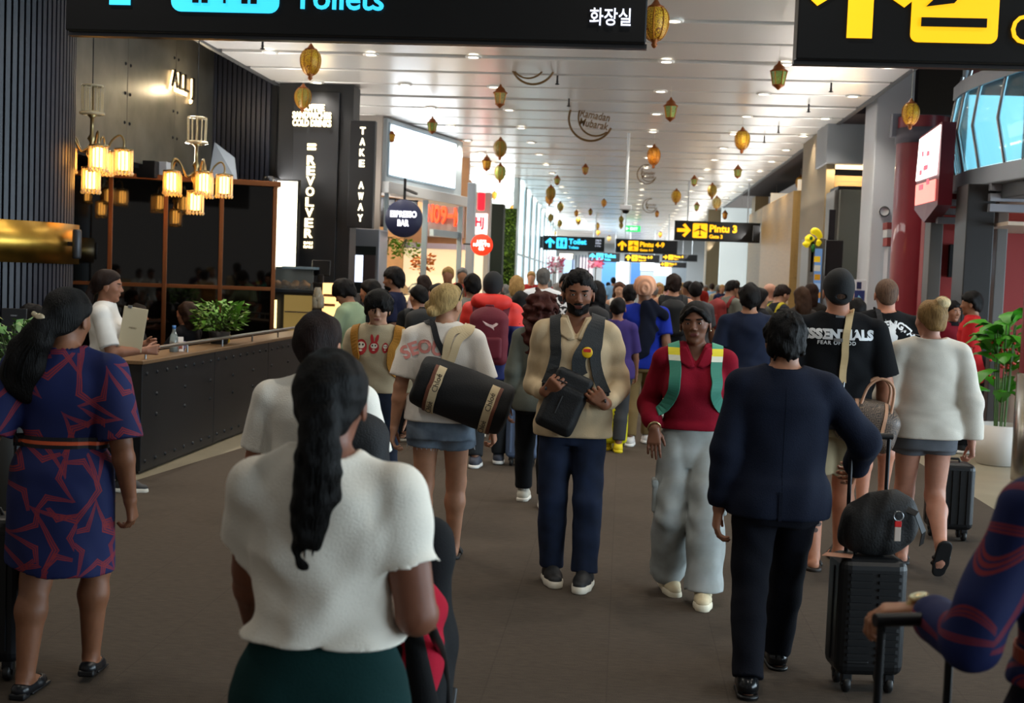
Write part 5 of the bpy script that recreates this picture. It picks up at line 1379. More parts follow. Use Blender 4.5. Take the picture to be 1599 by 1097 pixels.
# balcony canopy with curved glass balustrade
bal = empty('wall_balcony', kind='structure')
curve = _cr([(3.95, 16.2), (3.9, 15.5), (3.95, 14.8), (4.08, 13.9), (4.28, 13.0), (4.55, 12.0), (4.9, 10.8), (5.3, 9.4)], 26)
zf0, zf1 = at(1470, 294, 15.5)[2], at(1470, 266, 15.5)[2]
MB().prism([(p[0], p[1], zf0) for p in curve]+[(9, 9.4, zf0), (9, 16.2, zf0)], (0, 0, zf1-zf0)).build('slab', mat('#8d939b', rough=.5), bal, .015)
MB().prism([(p[0]+.12, p[1], zf0-.16) for p in curve]+[(9, 9.4, zf0-.16), (9, 16.2, zf0-.16)], (0, 0, .17)).build('soffit', mat('#5c5f64', rough=.5), bal, .015)
GLB = mat('#a9dbe6', rough=.04, trans=.85, ior=1.15)
gh = .95
for i in range(0, 24, 3):
    a, b = curve[i], curve[i+3]; seg = [curve[i+j] for j in range(4)]
    V = []
    for p in seg: V.append((p[0]+.05, p[1], zf1+.02))
    P = [(p[0]+.06, p[1], zf1+.02) for p in seg]; Q = [(p[0]-.05, p[1], zf1+gh*.55) for p in seg]; R_ = [(p[0]+.02, p[1], zf1+gh) for p in seg]
    m = MB(); rows = [P, Q, R_]; V = [v for r in rows for v in r]; Fc = []
    for r in range(2):
        for j in range(3): Fc.append((r*4+j, r*4+j+1, r*4+4+j+1, r*4+4+j))
    m.poly(V+[(v[0]+.012, v[1], v[2]) for v in V], Fc+[tuple(12+q for q in f[::-1]) for f in Fc], True); m.build('glass_panel', GLB, bal)
    MB().tube([(a[0]+.05, a[1], zf1-.1), (a[0]-.07, a[1], zf1+gh*.5), (a[0]-.02, a[1], zf1+gh*.9), (a[0]+.05, a[1], zf1+gh+.25)], .022, 8).build('post', STEEL, bal)
MB().ribbon([(p[0]-.02, p[1], zf1+gh+.04) for p in curve], [(-1, 0, 0)]*len(curve), .16, .03).build('handrail', mat('#8b9096', rough=.4, metal=.5), bal)
# bright windows behind the balcony and dark upper wall
wn2 = empty('window_2', kind='structure')
SK2 = mat('#bfeaf5', rough=.3, emit=1.7, ecol='#b5e8f6')
for k in range(8):
    x0_ = 4.15+k*.8
    box('pane', (x0_+.03, 16.6, zf1), (x0_+.72, 16.62, zf1+1.05+.16*k), SK2, wn2); box('mullion', (x0_-.03, 16.55, zf1), (x0_+.03, 16.7, 6.2), mat('#8d9aa3', rough=.4, metal=.4), wn2, .006)
up = empty('wall_upper_right', kind='structure')
box('upper_wall', (4.35, 16.8, zf1), (14, 17.1, 7), mat('#52161f', rough=.6), up)
box('upper_fascia', (XR+.05, 17.6, 3.75), (4.6, 17.75, 4.05), mat('#5d5f69', rough=.5), up)
box('hall_roof', (XR+.1, -6, 6.8), (16, 60, 7.0), mat('#1b1719', rough=.8), up)
box('side_return', (XR+.03, 20.5, ZC), (4.4, 40, 6.9), mat('#24181b', rough=.8), up)
wn3 = empty('added_glazing', kind='structure')  # unseen glazing added to back the right-hand area light
for k in range(13):
    y_ = -8+k*2.0
    box('mullion', (13.95, y_-.05, 0), (14.1, y_+.05, 5.4), mat('#8d9aa3', rough=.4, metal=.4), wn3); box('pane', (14.0, y_+.05, .1), (14.02, y_+1.95, 5.3), SK2, wn3)
# recess below: red walls, grey pilasters, louvres, screen
rc = empty('wall_red', kind='structure')
RW = mat('#8e1f1b', rough=.55)
box('red_wall', (at(1440, 430, 16.2)[0], 16.2, 0), (10, 16.4, zf0), RW, rc)
PG = mat('#75706e', rough=.5)
for (x0, x1, Y, c) in ((1449, 1469, 15.9, '#56524e'), (1498, 1507, 14.9, '#757a82'), (1553, 1570, 15.2, '#66615e')): blk('pilaster', x0, x1, Y, .3, mat(c, rough=.5), zf0, 0, 430, rc)
blk('dark_pillar', 1504, 1548, 14.7, .5, mat('#161312', rough=.45), zf0, 0, 430, rc)
for k in range(3):
    z = at(1480, 349, 15.6)[2]+k*.105
    blk('louvre', 1464, 1502, 15.6, .1, mat('#8b8d95', rough=.4, metal=.3), z+.08, z, 340, rc); 
    z = at(1570, 331, 14.6)[2]+k*.115; box('louvre', (at(1546, 320, 14.6)[0], 14.6, z), (6.5, 14.7, z+.088), mat('#8b8d95', rough=.4, metal=.3), rc, .004)
box('recess_soffit', (4.1, 14.3, at(1480, 357, 15.6)[2]), (9, 16.2, at(1480, 357, 15.6)[2]+.04), mat('#c9b6a4', rough=.6), rc)
tv = empty('wall_screen', tuple(at(1490, 407, 16.1)), 0, 'black wall screen showing a pale picture on the red wall', 'screen')
box('case', (-.06, 0, -.2), (.2, .07, .2), BLACKP, tv, .006); box('display', (-.01, -.006, -.175), (.19, 0, .175), glow('#cfdcf0', 1.1), tv); box('picture', (.0, -.009, .02), (.05, -.006, .16), glow('#b07a68', .8), tv)
area_light('recess_lamp', (5.4, 14.9, 2.6), (0, 0, 0), (1.5, 1.2), 40, (1, .86, .74))
dk = empty('reception_desk', (4.75, 14.0, 0), 0, 'curved pale white reception desk behind the red column', 'desk')
MB().lathe([(.72, 0), (.74, .02), (.66, .95), (.64, .98), (.55, .98), (.55, 0)], n=36).build('body', mat('#cfc4c0', rough=.35), dk); MB().lathe([(0, .98), (.74, .98), (.74, 1.02), (0, 1.02)], n=36).build('top', mat('#e6e2dd', rough=.3), dk)
# broad-leaf plant
pl = empty('potted_plant', tuple(np.array((at(1570, 520, 13.2)[0], 13.2, 0))), 0, 'tall leafy plant with broad green leaves behind the red column', 'plant')
MB().lathe([(0, 0), (.2, 0), (.26, .4), (.24, .4), (.22, .36), (0, .36)], n=24).build('pot', mat('#d9d5d0', rough=.5), pl)
lm = mat('#3f8a1c', rough=.4, var=.3, vscale=8, spec=.5); lme = None; r = random.Random(12)
def leafmesh():
    m = MB(); n = 9; L_ = .34; V = []; Fc = []
    for i in range(n):
        t = i/(n-1); w = .115*math.sin(PI*min(1, t*1.02))**.7*(1 if i % 2 else .82); y = t*L_; z = .10*math.sin(t*2.2)-.12*t*t
        V += [(-w, y, z-.02), (0, y, z), (w, y, z-.02)]
    for i in range(n-1):
        for k in range(2): Fc.append((i*3+k, i*3+k+1, i*3+3+k+1, i*3+3+k))
    return m.poly(V, Fc, True)
for k in range(46):
    a = r.uniform(0, 2*PI); z = .85+.6*(k/46)+r.uniform(-.05, .05) if k > 6 else r.uniform(.62, .8); rr_ = r.uniform(.02, .16)
    if lme is None: o = leafmesh().build('leaf', lm, pl); lme = o.data; sm = o.modifiers.new('solid', 'SOLIDIFY'); sm.thickness = .002
    else: o = link('leaf', lme, None, pl)
    o.location = (rr_*math.cos(a), rr_*math.sin(a), z); o.rotation_euler = (r.uniform(-.3, .8), r.uniform(-.3, .3), a-PI/2); sc_k = r.uniform(.6, 1.05); o.scale = (sc_k,)*3
st = MB()
for k in range(7): a = k*.9; st.tube([(.05*math.cos(a), .05*math.sin(a), .35), (.07*math.cos(a), .07*math.sin(a), .8), (.1*math.cos(a), .1*math.sin(a), 1.4)], .008, 5)
st.build('stems', mat('#46612a', rough=.6), pl)
fl2 = MB()
for k in range(40): c0 = np.array((r.uniform(-.16, .16), r.uniform(-.16, .1), r.uniform(.85, 1.25))); fl2.lathe([(0, -.018), (.018, 0), (0, .018)], c0, n=6)
f = fl2.build('red_blooms', mat('#b3341f', rough=.5), pl); f['kind'] = 'stuff'
# vending / display machine with yellow sign and black monitor
vm = empty('display_machine', (at(1276, 430, 21.3)[0], 21.3, 0), 0, 'lit glass fronted display machine beside the capped man', 'display machine')
blr(vm, 'cabinet', 1262, 1293, 21.4, .9, mat('#77746f', rough=.5), at(1275, 372, 21.4)[2]); o = fb('lit_window', 1271, 388, 1282, 480, 21.37, .05, mat('#2d3c50', rough=.2, emit=.5, ecol='#7fa6d8'), vm); o.location = tuple(-np.array(vm.location))
for k in range(5): 
    o = fb('product_row', 1272, 400+k*14, 1281, 409+k*14, 21.33, .05, glow(('#c9a21c', '#a8a498', '#a8781c', '#8fa3bf', '#a8733a')[k], .6), vm); o.location = tuple(-np.array(vm.location))
bs = empty('white_box_sign', tuple(at(1269, 332, 24.5)), 0, 'small white lit box sign over the yellow shop sign', 'sign'); box('case', (-.09, 0, -.19), (.11, .12, .19), mat('#9a8f7c', rough=.5), bs, .006); box('lit_face', (-.085, -.01, -.16), (.08, 0, .17), glow('#fff8e8', 2.6), bs)
ys = empty('yellow_flower_sign', tuple(at(1270, 372, 21.38)), 0, 'bright yellow ruffled sign with green leaf shapes above the machine', 'sign')
m_ = Model()
for (x, z, rx) in ((.04, .1, .07), (-.06, .0, .075), (-.1, -.1, .06), (.09, .06, .06), (.09, -.07, .05), (.0, .12, .05)): m_.add(p_ell((x, 0, z), (rx, .04, rx*.95)), .03)
m_.disp(folds(8, .012, 55)); sdf_obj('petals', m_, .012, mat('#f2d81e', rough=.5, emit=.35), ys)
m_ = Model(); m_.add(p_ell((-.04, -.04, .0), (.028, .02, .035)), .01); m_.add(p_ell((.0, -.02, -.16), (.035, .03, .07)), .01); sdf_obj('green_leaf', m_, .009, mat('#2d7a2c', rough=.5), ys)
box('stem', (-.02, .02, -.55), (.02, .06, -.05), mat('#2d7a2c', rough=.5), ys)
bmn = empty('black_monitor', tuple(at(1302, 403, 20.2)), 0, 'large black monitor back seen above the capped man', 'monitor')
box('case', (-.13, 0, -.28), (.135, .07, .28), mat('#0c0c0f', rough=.4), bmn, .01); box('mast', (-.1, .03, .25), (.0, .09, .75), mat('#131318', rough=.4), bmn, .006); box('stand', (-.03, .05, -bmn.location.z), (.03, .09, -.2), BLACKP, bmn)
bp = empty('standing_poster', tuple(at(1340, 470, 17.0)), 0, 'narrow standing poster with white top and blue field', 'poster')
zz0 = -bp.location.z
box('board', (-.10, 0, zz0), (.09, .03, .28), mat('#dfe3ea', rough=.5), bp, .004); box('blue_field', (-.085, -.006, -.9), (.075, 0, .14), mat('#2e3b78', rough=.5), bp); box('crest', (-.03, -.006, .16), (.03, 0, .25), mat('#2b2f58', rough=.5), bp)
MB().prism([(-.02, -.012, -.12), (.02, -.012, -.08), (.03, -.012, .05), (.0, -.012, .08), (-.02, -.012, .02)], (0, .006, 0)).build('bottle_picture', mat('#8fc5ea', rough=.5), bp)
o = fb('notice_sign', 1182, 410, 1194, 424, 38, .05, glow('#f2d21e', .7), None, .01); tag(o, 'small yellow notice sign on the pale wooden pillar', 'sign')
o = fb('wall_display', 1176, 352, 1187, 376, 30, .1, BLACKP, None, .01); tag(o, 'small black display hanging beside the gate three sign', 'display')

# ------------------------------------------------------------------ festive hangings
def lantern_mat(edge, c1_, c2_, sc):
    m, nt, b = _new('lantern'); N, L = nt.nodes, nt.links; tc = N.new('ShaderNodeTexCoord')
    v = N.new('ShaderNodeTexVoronoi'); v.feature = 'DISTANCE_TO_EDGE'; v.inputs['Scale'].default_value = sc; L.new(tc.outputs['Object'], v.inputs[0])
    cr = N.new('ShaderNodeMath'); cr.operation = 'GREATER_THAN'; cr.inputs[1].default_value = .09; L.new(v.outputs['Distance'], cr.inputs[0])
    sx_ = N.new('ShaderNodeSeparateXYZ'); L.new(tc.outputs['Generated'], sx_.inputs[0])
    g = N.new('ShaderNodeMix'); g.data_type = 'RGBA'; g.inputs[6].default_value = lin(c2_); g.inputs[7].default_value = lin(c1_); L.new(sx_.outputs[2], g.inputs[0])
    mx = N.new('ShaderNodeMix'); mx.data_type = 'RGBA'; mx.inputs[6].default_value = lin(edge); L.new(cr.outputs[0], mx.inputs[0]); L.new(g.outputs[2], mx.inputs[7])
    L.new(mx.outputs[2], b.inputs['Base Color']); b.inputs['Roughness'].default_value = .45; b.inputs['Metallic'].default_value = .15
    b.inputs['Subsurface Weight'].default_value = 0
    return m
GOLD = mat('#b9771f', rough=.35, metal=.5); GOLD2 = mat('#8a4a18', rough=.4, metal=.4)
LM = {'gold': lantern_mat('#8a4b10', '#ffd637', '#e0a024', 26), 'olive': lantern_mat('#5a3d12', '#a39d36', '#96701f', 26), 'green': lantern_mat('#8a5a20', '#6fb86a', '#a5c855', 26),
      'orange': lantern_mat('#8a4410', '#ffb52c', '#ec8422', 26), 'cream': lantern_mat('#b08038', '#dfe0a0', '#d0b050', 26)}
LME = {}
def lantern(kind, colr, p, h, label, group=None):
    key = (kind, colr)
    if key not in LME:
        parts = []
        if kind == 'egg':
            pr = [(.0, -.40)]+[(.27*math.sin(t)**.85*(1-.12*math.cos(t)), -.36*math.cos(t)) for t in np.linspace(.12, PI-.12, 15)]+[(0, .36)]
            b = MB().lathe(pr, n=20); parts.append(('body', b, LM[colr]))
            m = MB()
            for k in range(8):
                a = 2*PI*k/8; m.tube([(1.03*r_*math.cos(a), 1.03*r_*math.sin(a), z) for r_, z in pr[1:-1]], .013, 4)
            parts.append(('ribs', m, GOLD))
            parts.append(('crown', MB().lathe([(.16, .30), (.18, .34), (.10, .38), (.06, .44), (.02, .5), (0, .5)], n=12), GOLD2)); parts.append(('tip', MB().lathe([(.0, -.5), (.04, -.48), (.07, -.43), (.05, -.39), (.12, -.33), (.1, -.31)], n=12), GOLD2))
        else:
            pr = [(.17, -.26), (.25, .16)]
            parts.append(('body', MB().lathe(pr, n=6, smooth=False), LM[colr]))
            m = MB()
            for k in range(6): a = 2*PI*k/6; m.tube([(r_*1.02*math.cos(a), r_*1.02*math.sin(a), z) for r_, z in pr], .02, 4)
            parts.append(('edges', m, GOLD))
            parts.append(('cap', MB().lathe([(.28, .15), (.29, .19), (.2, .24), (.16, .34), (.06, .42), (.03, .5), (0, .5)], n=12), GOLD2)); parts.append(('foot', MB().lathe([(0, -.42), (.03, -.4), (.1, -.34), (.2, -.27), (.19, -.25)], n=12), GOLD2))
        LME[key] = []
        for (nm, mb, mt) in parts:
            me = bpy.data.meshes.new(nm); me.from_pydata(mb.v, [], mb.f); me.polygons.foreach_set('use_smooth', mb.sm); me.update(); me.materials.append(mt); LME[key].append((nm, me))
    r = empty('lantern', tuple(p), rnd.uniform(0, 1), label, 'lantern', group)
    for nm, me in LME[key]: o = link(nm, me, None, r); o.scale = (h, h, h)
    MB().tube([(0, 0, h*.5), (0, 0, (ZC+.11 if p[0] < XR else 6.82)-p[2])], .0025, 4).build('string', mat('#c9c3b4', rough=.7), r)
    return r
LH = .46
E_, X_ = 'egg', 'hex'
LAN = [(485, 97, 58, E_, 'gold', 'gold egg lantern hanging high on the left under the big toilet sign'), (473, 153, 46, E_, 'olive', 'dark green egg lantern in front of the black tower menu lines'),
 (1023, 37, 75, E_, 'gold', 'largest gold egg lantern beside the edge of the big toilet sign'), (781, 232, 36, E_, 'olive', 'olive egg lantern left of the corridor below a brown lantern'), (1159, 219, 41, E_, 'gold', 'gold egg lantern right of centre under two downlights'),
 (1021, 244, 38, E_, 'orange', 'orange gold egg lantern just right of the camera pole'), (1422, 178, 47, E_, 'gold', 'gold egg lantern hanging at the right ceiling edge by the red column'), (781, 270, 32, E_, 'green', 'pale green egg lantern left of the corridor under an olive one'),
 (1250, 286, 27, E_, 'gold', 'gold egg lantern before the wooden block on the right'), (860, 302, 28, E_, 'olive', 'olive egg lantern overlapping an orange one'), (858, 311, 22, E_, 'orange', 'orange egg lantern half hidden behind an olive one'),
 (1056, 307, 26, E_, 'gold', 'gold egg lantern above the left end of the gate three sign'), (1112, 298, 26, E_, 'olive', 'olive gold egg lantern directly above the gate three sign'), (1119, 317, 24, E_, 'cream', 'cream egg lantern overlapping an olive one over the gate three sign'),
 (675, 197, 30, X_, 'green', 'green cage lantern in front of the white glowing panel, right one'), (611, 214, 24, X_, 'gold', 'gold cage lantern in front of the white glowing panel, left one'), (781, 152, 40, X_, 'olive', 'brown cage lantern hanging high left of the crescent ornaments'),
 (1216, 120, 48, X_, 'green', 'large green cage lantern right of centre near the ceiling'), (1047, 173, 41, X_, 'green', 'green cage lantern hanging below the largest gold lantern'), (760, 256, 28, X_, 'gold', 'gold cage lantern beside the pale green egg lantern'),
 (1320, 255, 26, X_, 'green', 'green cage lantern in front of the grey beam on the right'), (1152, 269, 24, X_, 'green', 'green cage lantern below the gold egg lantern right of centre'), (914, 265, 20, X_, 'olive', 'small olive cage lantern under the second crescent'),
 (1084, 283, 20, X_, 'green', 'small green cage lantern above the gate three sign'), (870, 282, 18, X_, 'green', 'small green cage lantern left of the camera pole'), (1207, 327, 20, E_, 'orange', 'orange egg lantern low in front of the wooden blocks'), (1182, 336, 18, E_, 'cream', 'cream egg lantern right of the gate three sign'),
 (734, 290, 18, X_, 'orange', 'orange cage lantern beside the pale shop lintel')]
for (x, y, hpx, k, c, lb_) in LAN:
    Y = LH*FPX/hpx*(1.0 if hpx < 60 else 1.12) if x != 1422 else 15.4; Y = min(Y, Y*(ZC-.34-HCAM)/(at(x, y, Y)[2]-HCAM)); lantern(k, c, at(x, y, Y), hpx*Y/FPX, lb_)
FARL = [(875, 323, 18, E_, 'olive'), (860, 340, 15, E_, 'olive'), (874, 349, 15, E_, 'olive'), (903, 345, 14, E_, 'gold'), (800, 326, 14, E_, 'orange'), (943, 317, 15, E_, 'orange'), (922, 331, 13, X_, 'olive'), (900, 333, 13, X_, 'orange'),
        (1212, 309, 20, X_, 'orange'), (1088, 323, 17, X_, 'green'), (1132, 336, 17, X_, 'orange'), (1026, 334, 13, X_, 'orange'), (970, 343, 14, E_, 'olive'), (933, 353, 12, E_, 'gold'), (934, 363, 11, E_, 'gold'), (951, 372, 11, E_, 'cream'),
        (1031, 366, 11, E_, 'gold'), (1110, 382, 10, E_, 'cream'), (847, 359, 10, E_, 'gold'), (866, 364, 10, E_, 'cream'), (970, 352, 12, E_, 'olive'), (1157, 347, 10, X_, 'orange'), (772, 305, 16, E_, 'gold')]
for (x, y, hpx, k, c) in FARL:
    Y = LH*FPX/max(hpx, 11); Y = min(Y, Y*(ZC-.34-HCAM)/(at(x, y, Y)[2]-HCAM)); lantern(k, c, at(x, y, Y), hpx*Y/FPX, 'small %s %s lantern far down the corridor' % ({'green': 'green', 'gold': 'gold', 'olive': 'olive', 'orange': 'orange', 'cream': 'cream'}[c], 'egg' if k == E_ else 'cage'), 'distant small lanterns')
def crescent(p, R_, label, mirror, tilt=0.0):
    r = empty('crescent_ornament', tuple(p), 0, label, 'ornament', None); m = mat('#6b4f2a', rough=.5); q = MB()
    A = np.linspace(D2R(75), D2R(345), 40)
    q.tube([(R_*math.cos(a), 0, R_*math.sin(a)) for a in A], .022*R_/.4, 6)
    q.tube([(R_*(.22+.80*math.cos(a)), 0, R_*(.1+.84*math.sin(a))) for a in np.linspace(D2R(88), D2R(318), 34)], .018*R_/.4, 6)
    q.build('crescent', m, r, rot=(0, tilt if not mirror else tilt, 0)).scale = (-1 if mirror else 1, 1, 1)
    t_ = text('lettering', 'Ramadan\nMubarak', m, r, (R_*.15*(-1 if mirror else 1), 0, -R_*.05), (PI/2, tilt, 0), fit=(R_*1.35, R_*.75), size=.3, extrude=.012, bold=.004, line=.8, shear=.15)
    if mirror: t_.scale = (-1, 1, 1)
    MB().tube([(0, 0, R_), (0, 0, ZC+.11-p[2])], .003, 4).build('string', mat('#b9b3a4', rough=.7), r); return r
crescent(at(833, 96, 17.2), .30, 'brown crescent greeting ornament with mirrored letters under the big sign', True)
crescent(at(923, 185, 21), .36, 'brown crescent greeting ornament hanging left of the camera pole', False, .15)
crescent(at(1010, 272, 30), .22, 'pale crescent greeting ornament just right of the camera pole', False); crescent(at(1015, 321, 40), .22, 'small distant crescent greeting ornament over the far signs', False)
# ------------------------------------------------------------------ helpers for people and what they carry
def mk(label, px, ytop, Y, face=0.0, dx=0.0, **k):
    p = at(px, ytop, Y); k.setdefault('H', p[2]/1.004)
    P = Person(label, p[0]+dx, Y, face, **k); P.face_deg = face; return P
def wl_(face, X, Y, wp):
    a = -math.radians(face); x, y = wp[0]-X, wp[1]-Y
    return np.array((x*math.cos(a)-y*math.sin(a), x*math.sin(a)+y*math.cos(a), wp[2]))
def lp_(px, py, Yw, face, pxr, ytop, Y):
    r = at(pxr, ytop, Y); return wl_(face, r[0], Y, at(px, py, Yw))
def thing_on(P, name, label, cat, group=None):
    return empty(name, tuple(P.root.location), P.root.rotation_euler[2], label, cat, group)
def strap_pts(P, sg, lo=.64, x=.085, y1=.16):
    H, d = P.H, P.dz
    return [(sg*x*H, P.cy(.78*H)-.12*H, .76*H+d), (sg*x*.95*H, P.cy(.8*H)-.06*H, .83*H+d), (sg*x*.9*H, P.cy(.8*H)+.0*H, .86*H+d), (sg*x*.93*H, P.cy(.8*H)+.06*H, .825*H+d), (sg*x*1.0*H, P.cy(.75*H)+.12*H, .76*H+d), (sg*x*1.15*H, P.cy(.7*H)+.13*H, (lo+.05)*H+d), (sg*x*1.45*H, P.cy(.65*H)+.05*H, lo*H+d)]
def backpack(P, label, c, size=(.30, .44, .16), zc=None, straps=None, sw=.055, pocket=True, c2=None, straight=False, sides=(-1, 1), y=None, front_only=False, x=0.0, h=.012, strap_x=.085):
    H = P.H; m = c if not isinstance(c, str) else mat(c, rough=.75, bump=.3, bscale=150, var=.1)
    r = thing_on(P, 'backpack', label, 'backpack'); zc = zc if zc is not None else .70*H+P.dz; w, hh, d = size
    by = (-.068*H-.015-d/2+P.cy(zc)) if y is None else y
    M = Model(); M.add(p_box((x, by, zc-hh*.06), (w/2, d/2, hh*.44), min(d*.45, .06)), .03); M.add(p_ell((x, by, zc+hh*.32), (w*.43, d*.46, hh*.2)), .06); M.disp(folds(int(abs(zc)*1000) % 97, .006, 24))
    b = sdf_obj('pack_body', M, h, m, r)
    if pocket:
        Q = Model(); Q.add(p_box((x, by-d*.45, zc-hh*.2), (w*.38, d*.16, hh*.2), .03), .03); sdf_obj('pocket', Q, h, c2 or m, r)
    MB().tube([(x-.04, by+d*.1, zc+hh*.46), (x-.03, by+d*.05, zc+hh*.53), (x+.03, by+d*.05, zc+hh*.53), (x+.04, by+d*.1, zc+hh*.46)], .009, 6).build('grab_loop', m, r)
    sm = straps or m
    for sg in sides:
        sp_ = strap_pts(P, sg, x=strap_x)
        if straight: sp_ = sp_[:5]+[(sg*strap_x*1.02*H, P.cy(.7*H)+.14*H, .67*H+P.dz)]
        P_, N_ = P.on(P.topM, sp_, .003, 36)
        for _ in range(3): N_[1:-1] = (N_[:-2]+N_[1:-1]*2+N_[2:])/4; P_[1:-1] = (P_[:-2]+P_[1:-1]*2+P_[2:])/4
        MB().ribbon(P_, N_, sw, .009).build('strap', sm, r)
    return r, M
def suitcase(label, loc, rz, c, size=(.38, .24, .56), handle=.42, ribs=10, wheel_c='#161616', group=None, rough=.4, lying=0.0, vertical=False, grip=True, name='suitcase'):
    w, d, h = size; r = empty(name, (loc[0], loc[1], 0), rz, label, 'suitcase', group); m = mat(c, rough=rough, spec=.4) if isinstance(c, str) else c
    z0 = .075
    box('shell', (-w/2, -d/2, z0), (w/2, d/2, z0+h), m, r, .045, 4)
    rm = None
    if not vertical:
        for sx_ in (-1, 1):
            for k in range(ribs):
                z = z0+h*.13+k*h*.74/max(ribs-1, 1)
                if rm is None: o = MB().box((-w*.16, -.006, -.006), (w*.16, .006, .006)).build('rib', m, r, .004); rm = o.data
                else: o = link('rib', rm, None, r)
                o.location = (sx_*w*.21, -d/2-.003, z)
    else:
        for k in range(5):
            x = -w*.34+k*w*.17
            if rm is None: o = MB().box((-.01, -.006, -h*.4), (.01, .006, h*.4)).build('rib', m, r, .004); rm = o.data
            else: o = link('rib', rm, None, r)
            o.location = (x, -d/2-.003, z0+h*.5)
    for s_ in (-1, 1): box('zip_band', (s_*(w/2+.001)-.003, -.008, z0+.05), (s_*(w/2+.001)+.003, .008, z0+h-.05), BLACKP, r)
    wm_ = mat(wheel_c, rough=.5)
    for sx_ in (-1, 1):
        for sy in (-1, 1):
            q = MB().lathe([(.012, -.014), (.03, -.014), (.034, -.008), (.034, .008), (.03, .014), (.012, .014)], n=18).build('wheel', wm_, r); q.rotation_euler = (0, PI/2, 0); q.location = (sx_*(w/2-.055), sy*(d/2-.045), .034)
            box('caster', (sx_*(w/2-.055)-.022, sy*(d/2-.045)-.02, .045), (sx_*(w/2-.055)+.022, sy*(d/2-.045)+.02, z0+.012), BLACKP, r, .006)
    if handle:
        for sx_ in (-1, 1): MB().tube([(sx_*.08, d/2-.05, z0+h-.02), (sx_*.08, d/2-.05, z0+h+handle)], .009, 8).build('handle_rod', mat('#2a2a2c', rough=.3, metal=.7), r)
        MB().tube([(-.095, d/2-.05, z0+h+handle), (.095, d/2-.05, z0+h+handle)], .014, 10).build('grip', BLACKP, r)
    MB().tube([(-.06, 0, z0+h), (-.05, 0, z0+h+.022), (.05, 0, z0+h+.022), (.06, 0, z0+h)], .009, 8).build('top_handle', BLACKP, r)
    return r
def star_mat(base, line, sc=5.2, w=.012):
    m, nt, b = _new('star_print'); N, L = nt.nodes, nt.links
    def math_(op, a=None, b_=None, c=None):
        n = N.new('ShaderNodeMath'); n.operation = op
        for i, v in enumerate((a, b_, c)):
            if v is None: continue
            if isinstance(v, (int, float)): n.inputs[i].default_value = v
            else: L.new(v, n.inputs[i])
        return n.outputs[0]
    tc = N.new('ShaderNodeTexCoord'); sp_ = N.new('ShaderNodeSeparateXYZ'); L.new(tc.outputs['Object'], sp_.inputs[0])
    cb = N.new('ShaderNodeCombineXYZ'); L.new(math_('ADD', sp_.outputs[0], math_('MULTIPLY', sp_.outputs[1], .6)), cb.inputs[0]); L.new(sp_.outputs[2], cb.inputs[1])
    tot = None
    for k, (scale, off, thick) in enumerate(((sc, 0.0, w), (sc*.62, 3.7, w*1.2))):
        mp = N.new('ShaderNodeMapping'); mp.inputs['Location'].default_value = (off, off*.7, 0); L.new(cb.outputs[0], mp.inputs[0])
        v = N.new('ShaderNodeTexVoronoi'); v.voronoi_dimensions = '2D'; v.inputs['Scale'].default_value = scale; v.inputs['Randomness'].default_value = .75; L.new(mp.outputs[0], v.inputs['Vector'])
        sub = N.new('ShaderNodeVectorMath'); sub.operation = 'SUBTRACT'; L.new(mp.outputs[0], sub.inputs[0])
        L.new(v.outputs['Position'], sub.inputs[1])
        s2_ = N.new('ShaderNodeSeparateXYZ'); L.new(sub.outputs[0], s2_.inputs[0])
        sc3 = N.new('ShaderNodeSeparateColor'); L.new(v.outputs['Color'], sc3.inputs[0])
        ang = math_('ADD', math_('ARCTAN2', s2_.outputs[1], s2_.outputs[0]), math_('MULTIPLY', sc3.outputs[0], 6.28))
        ln = math_('SQRT', math_('ADD', math_('MULTIPLY', s2_.outputs[0], s2_.outputs[0]), math_('MULTIPLY', s2_.outputs[1], s2_.outputs[1])))
        tri = math_('PINGPONG', math_('ADD', ang, 31.4159265), .6283185)          # 0..36deg
        R0, R1 = .62/scale, .27/scale                                          # tip / notch radius
        t = math_('DIVIDE', tri, .6283185)
        # straight edge from tip to notch: 1/r interpolates almost linearly with angle
        rr_ = math_('DIVIDE', 1.0, math_('ADD', 1/R0, math_('MULTIPLY', math_('POWER', t, .75), 1/R1-1/R0)))
        d = math_('ABSOLUTE', math_('SUBTRACT', ln, rr_))
        ok = math_('LESS_THAN', d, thick)
        inn = math_('GREATER_THAN', math_('ABSOLUTE', math_('SUBTRACT', d, thick*.38)), thick*.12)
        ok = math_('MULTIPLY', ok, inn)
        tot = ok if tot is None else math_('MAXIMUM', tot, ok)
    nz = N.new('ShaderNodeTexNoise'); nz.inputs['Scale'].default_value = 4; L.new(tc.outputs['Object'], nz.inputs[0])
    bm = N.new('ShaderNodeMix'); bm.data_type = 'RGBA'; bm.inputs[6].default_value = lin(base[0]); bm.inputs[7].default_value = lin(base[1]); L.new(nz.outputs['Fac'], bm.inputs[0])
    mx = N.new('ShaderNodeMix'); mx.data_type = 'RGBA'; L.new(tot, mx.inputs[0]); L.new(bm.outputs[2], mx.inputs[6]); mx.inputs[7].default_value = lin(line)
    L.new(mx.outputs[2], b.inputs['Base Color']); b.inputs['Roughness'].default_value = .75; b.inputs['Specular IOR Level'].default_value = .25
    return m
STAR = star_mat(('#10163c', '#182456'), '#7c2830', 3.7, .013)
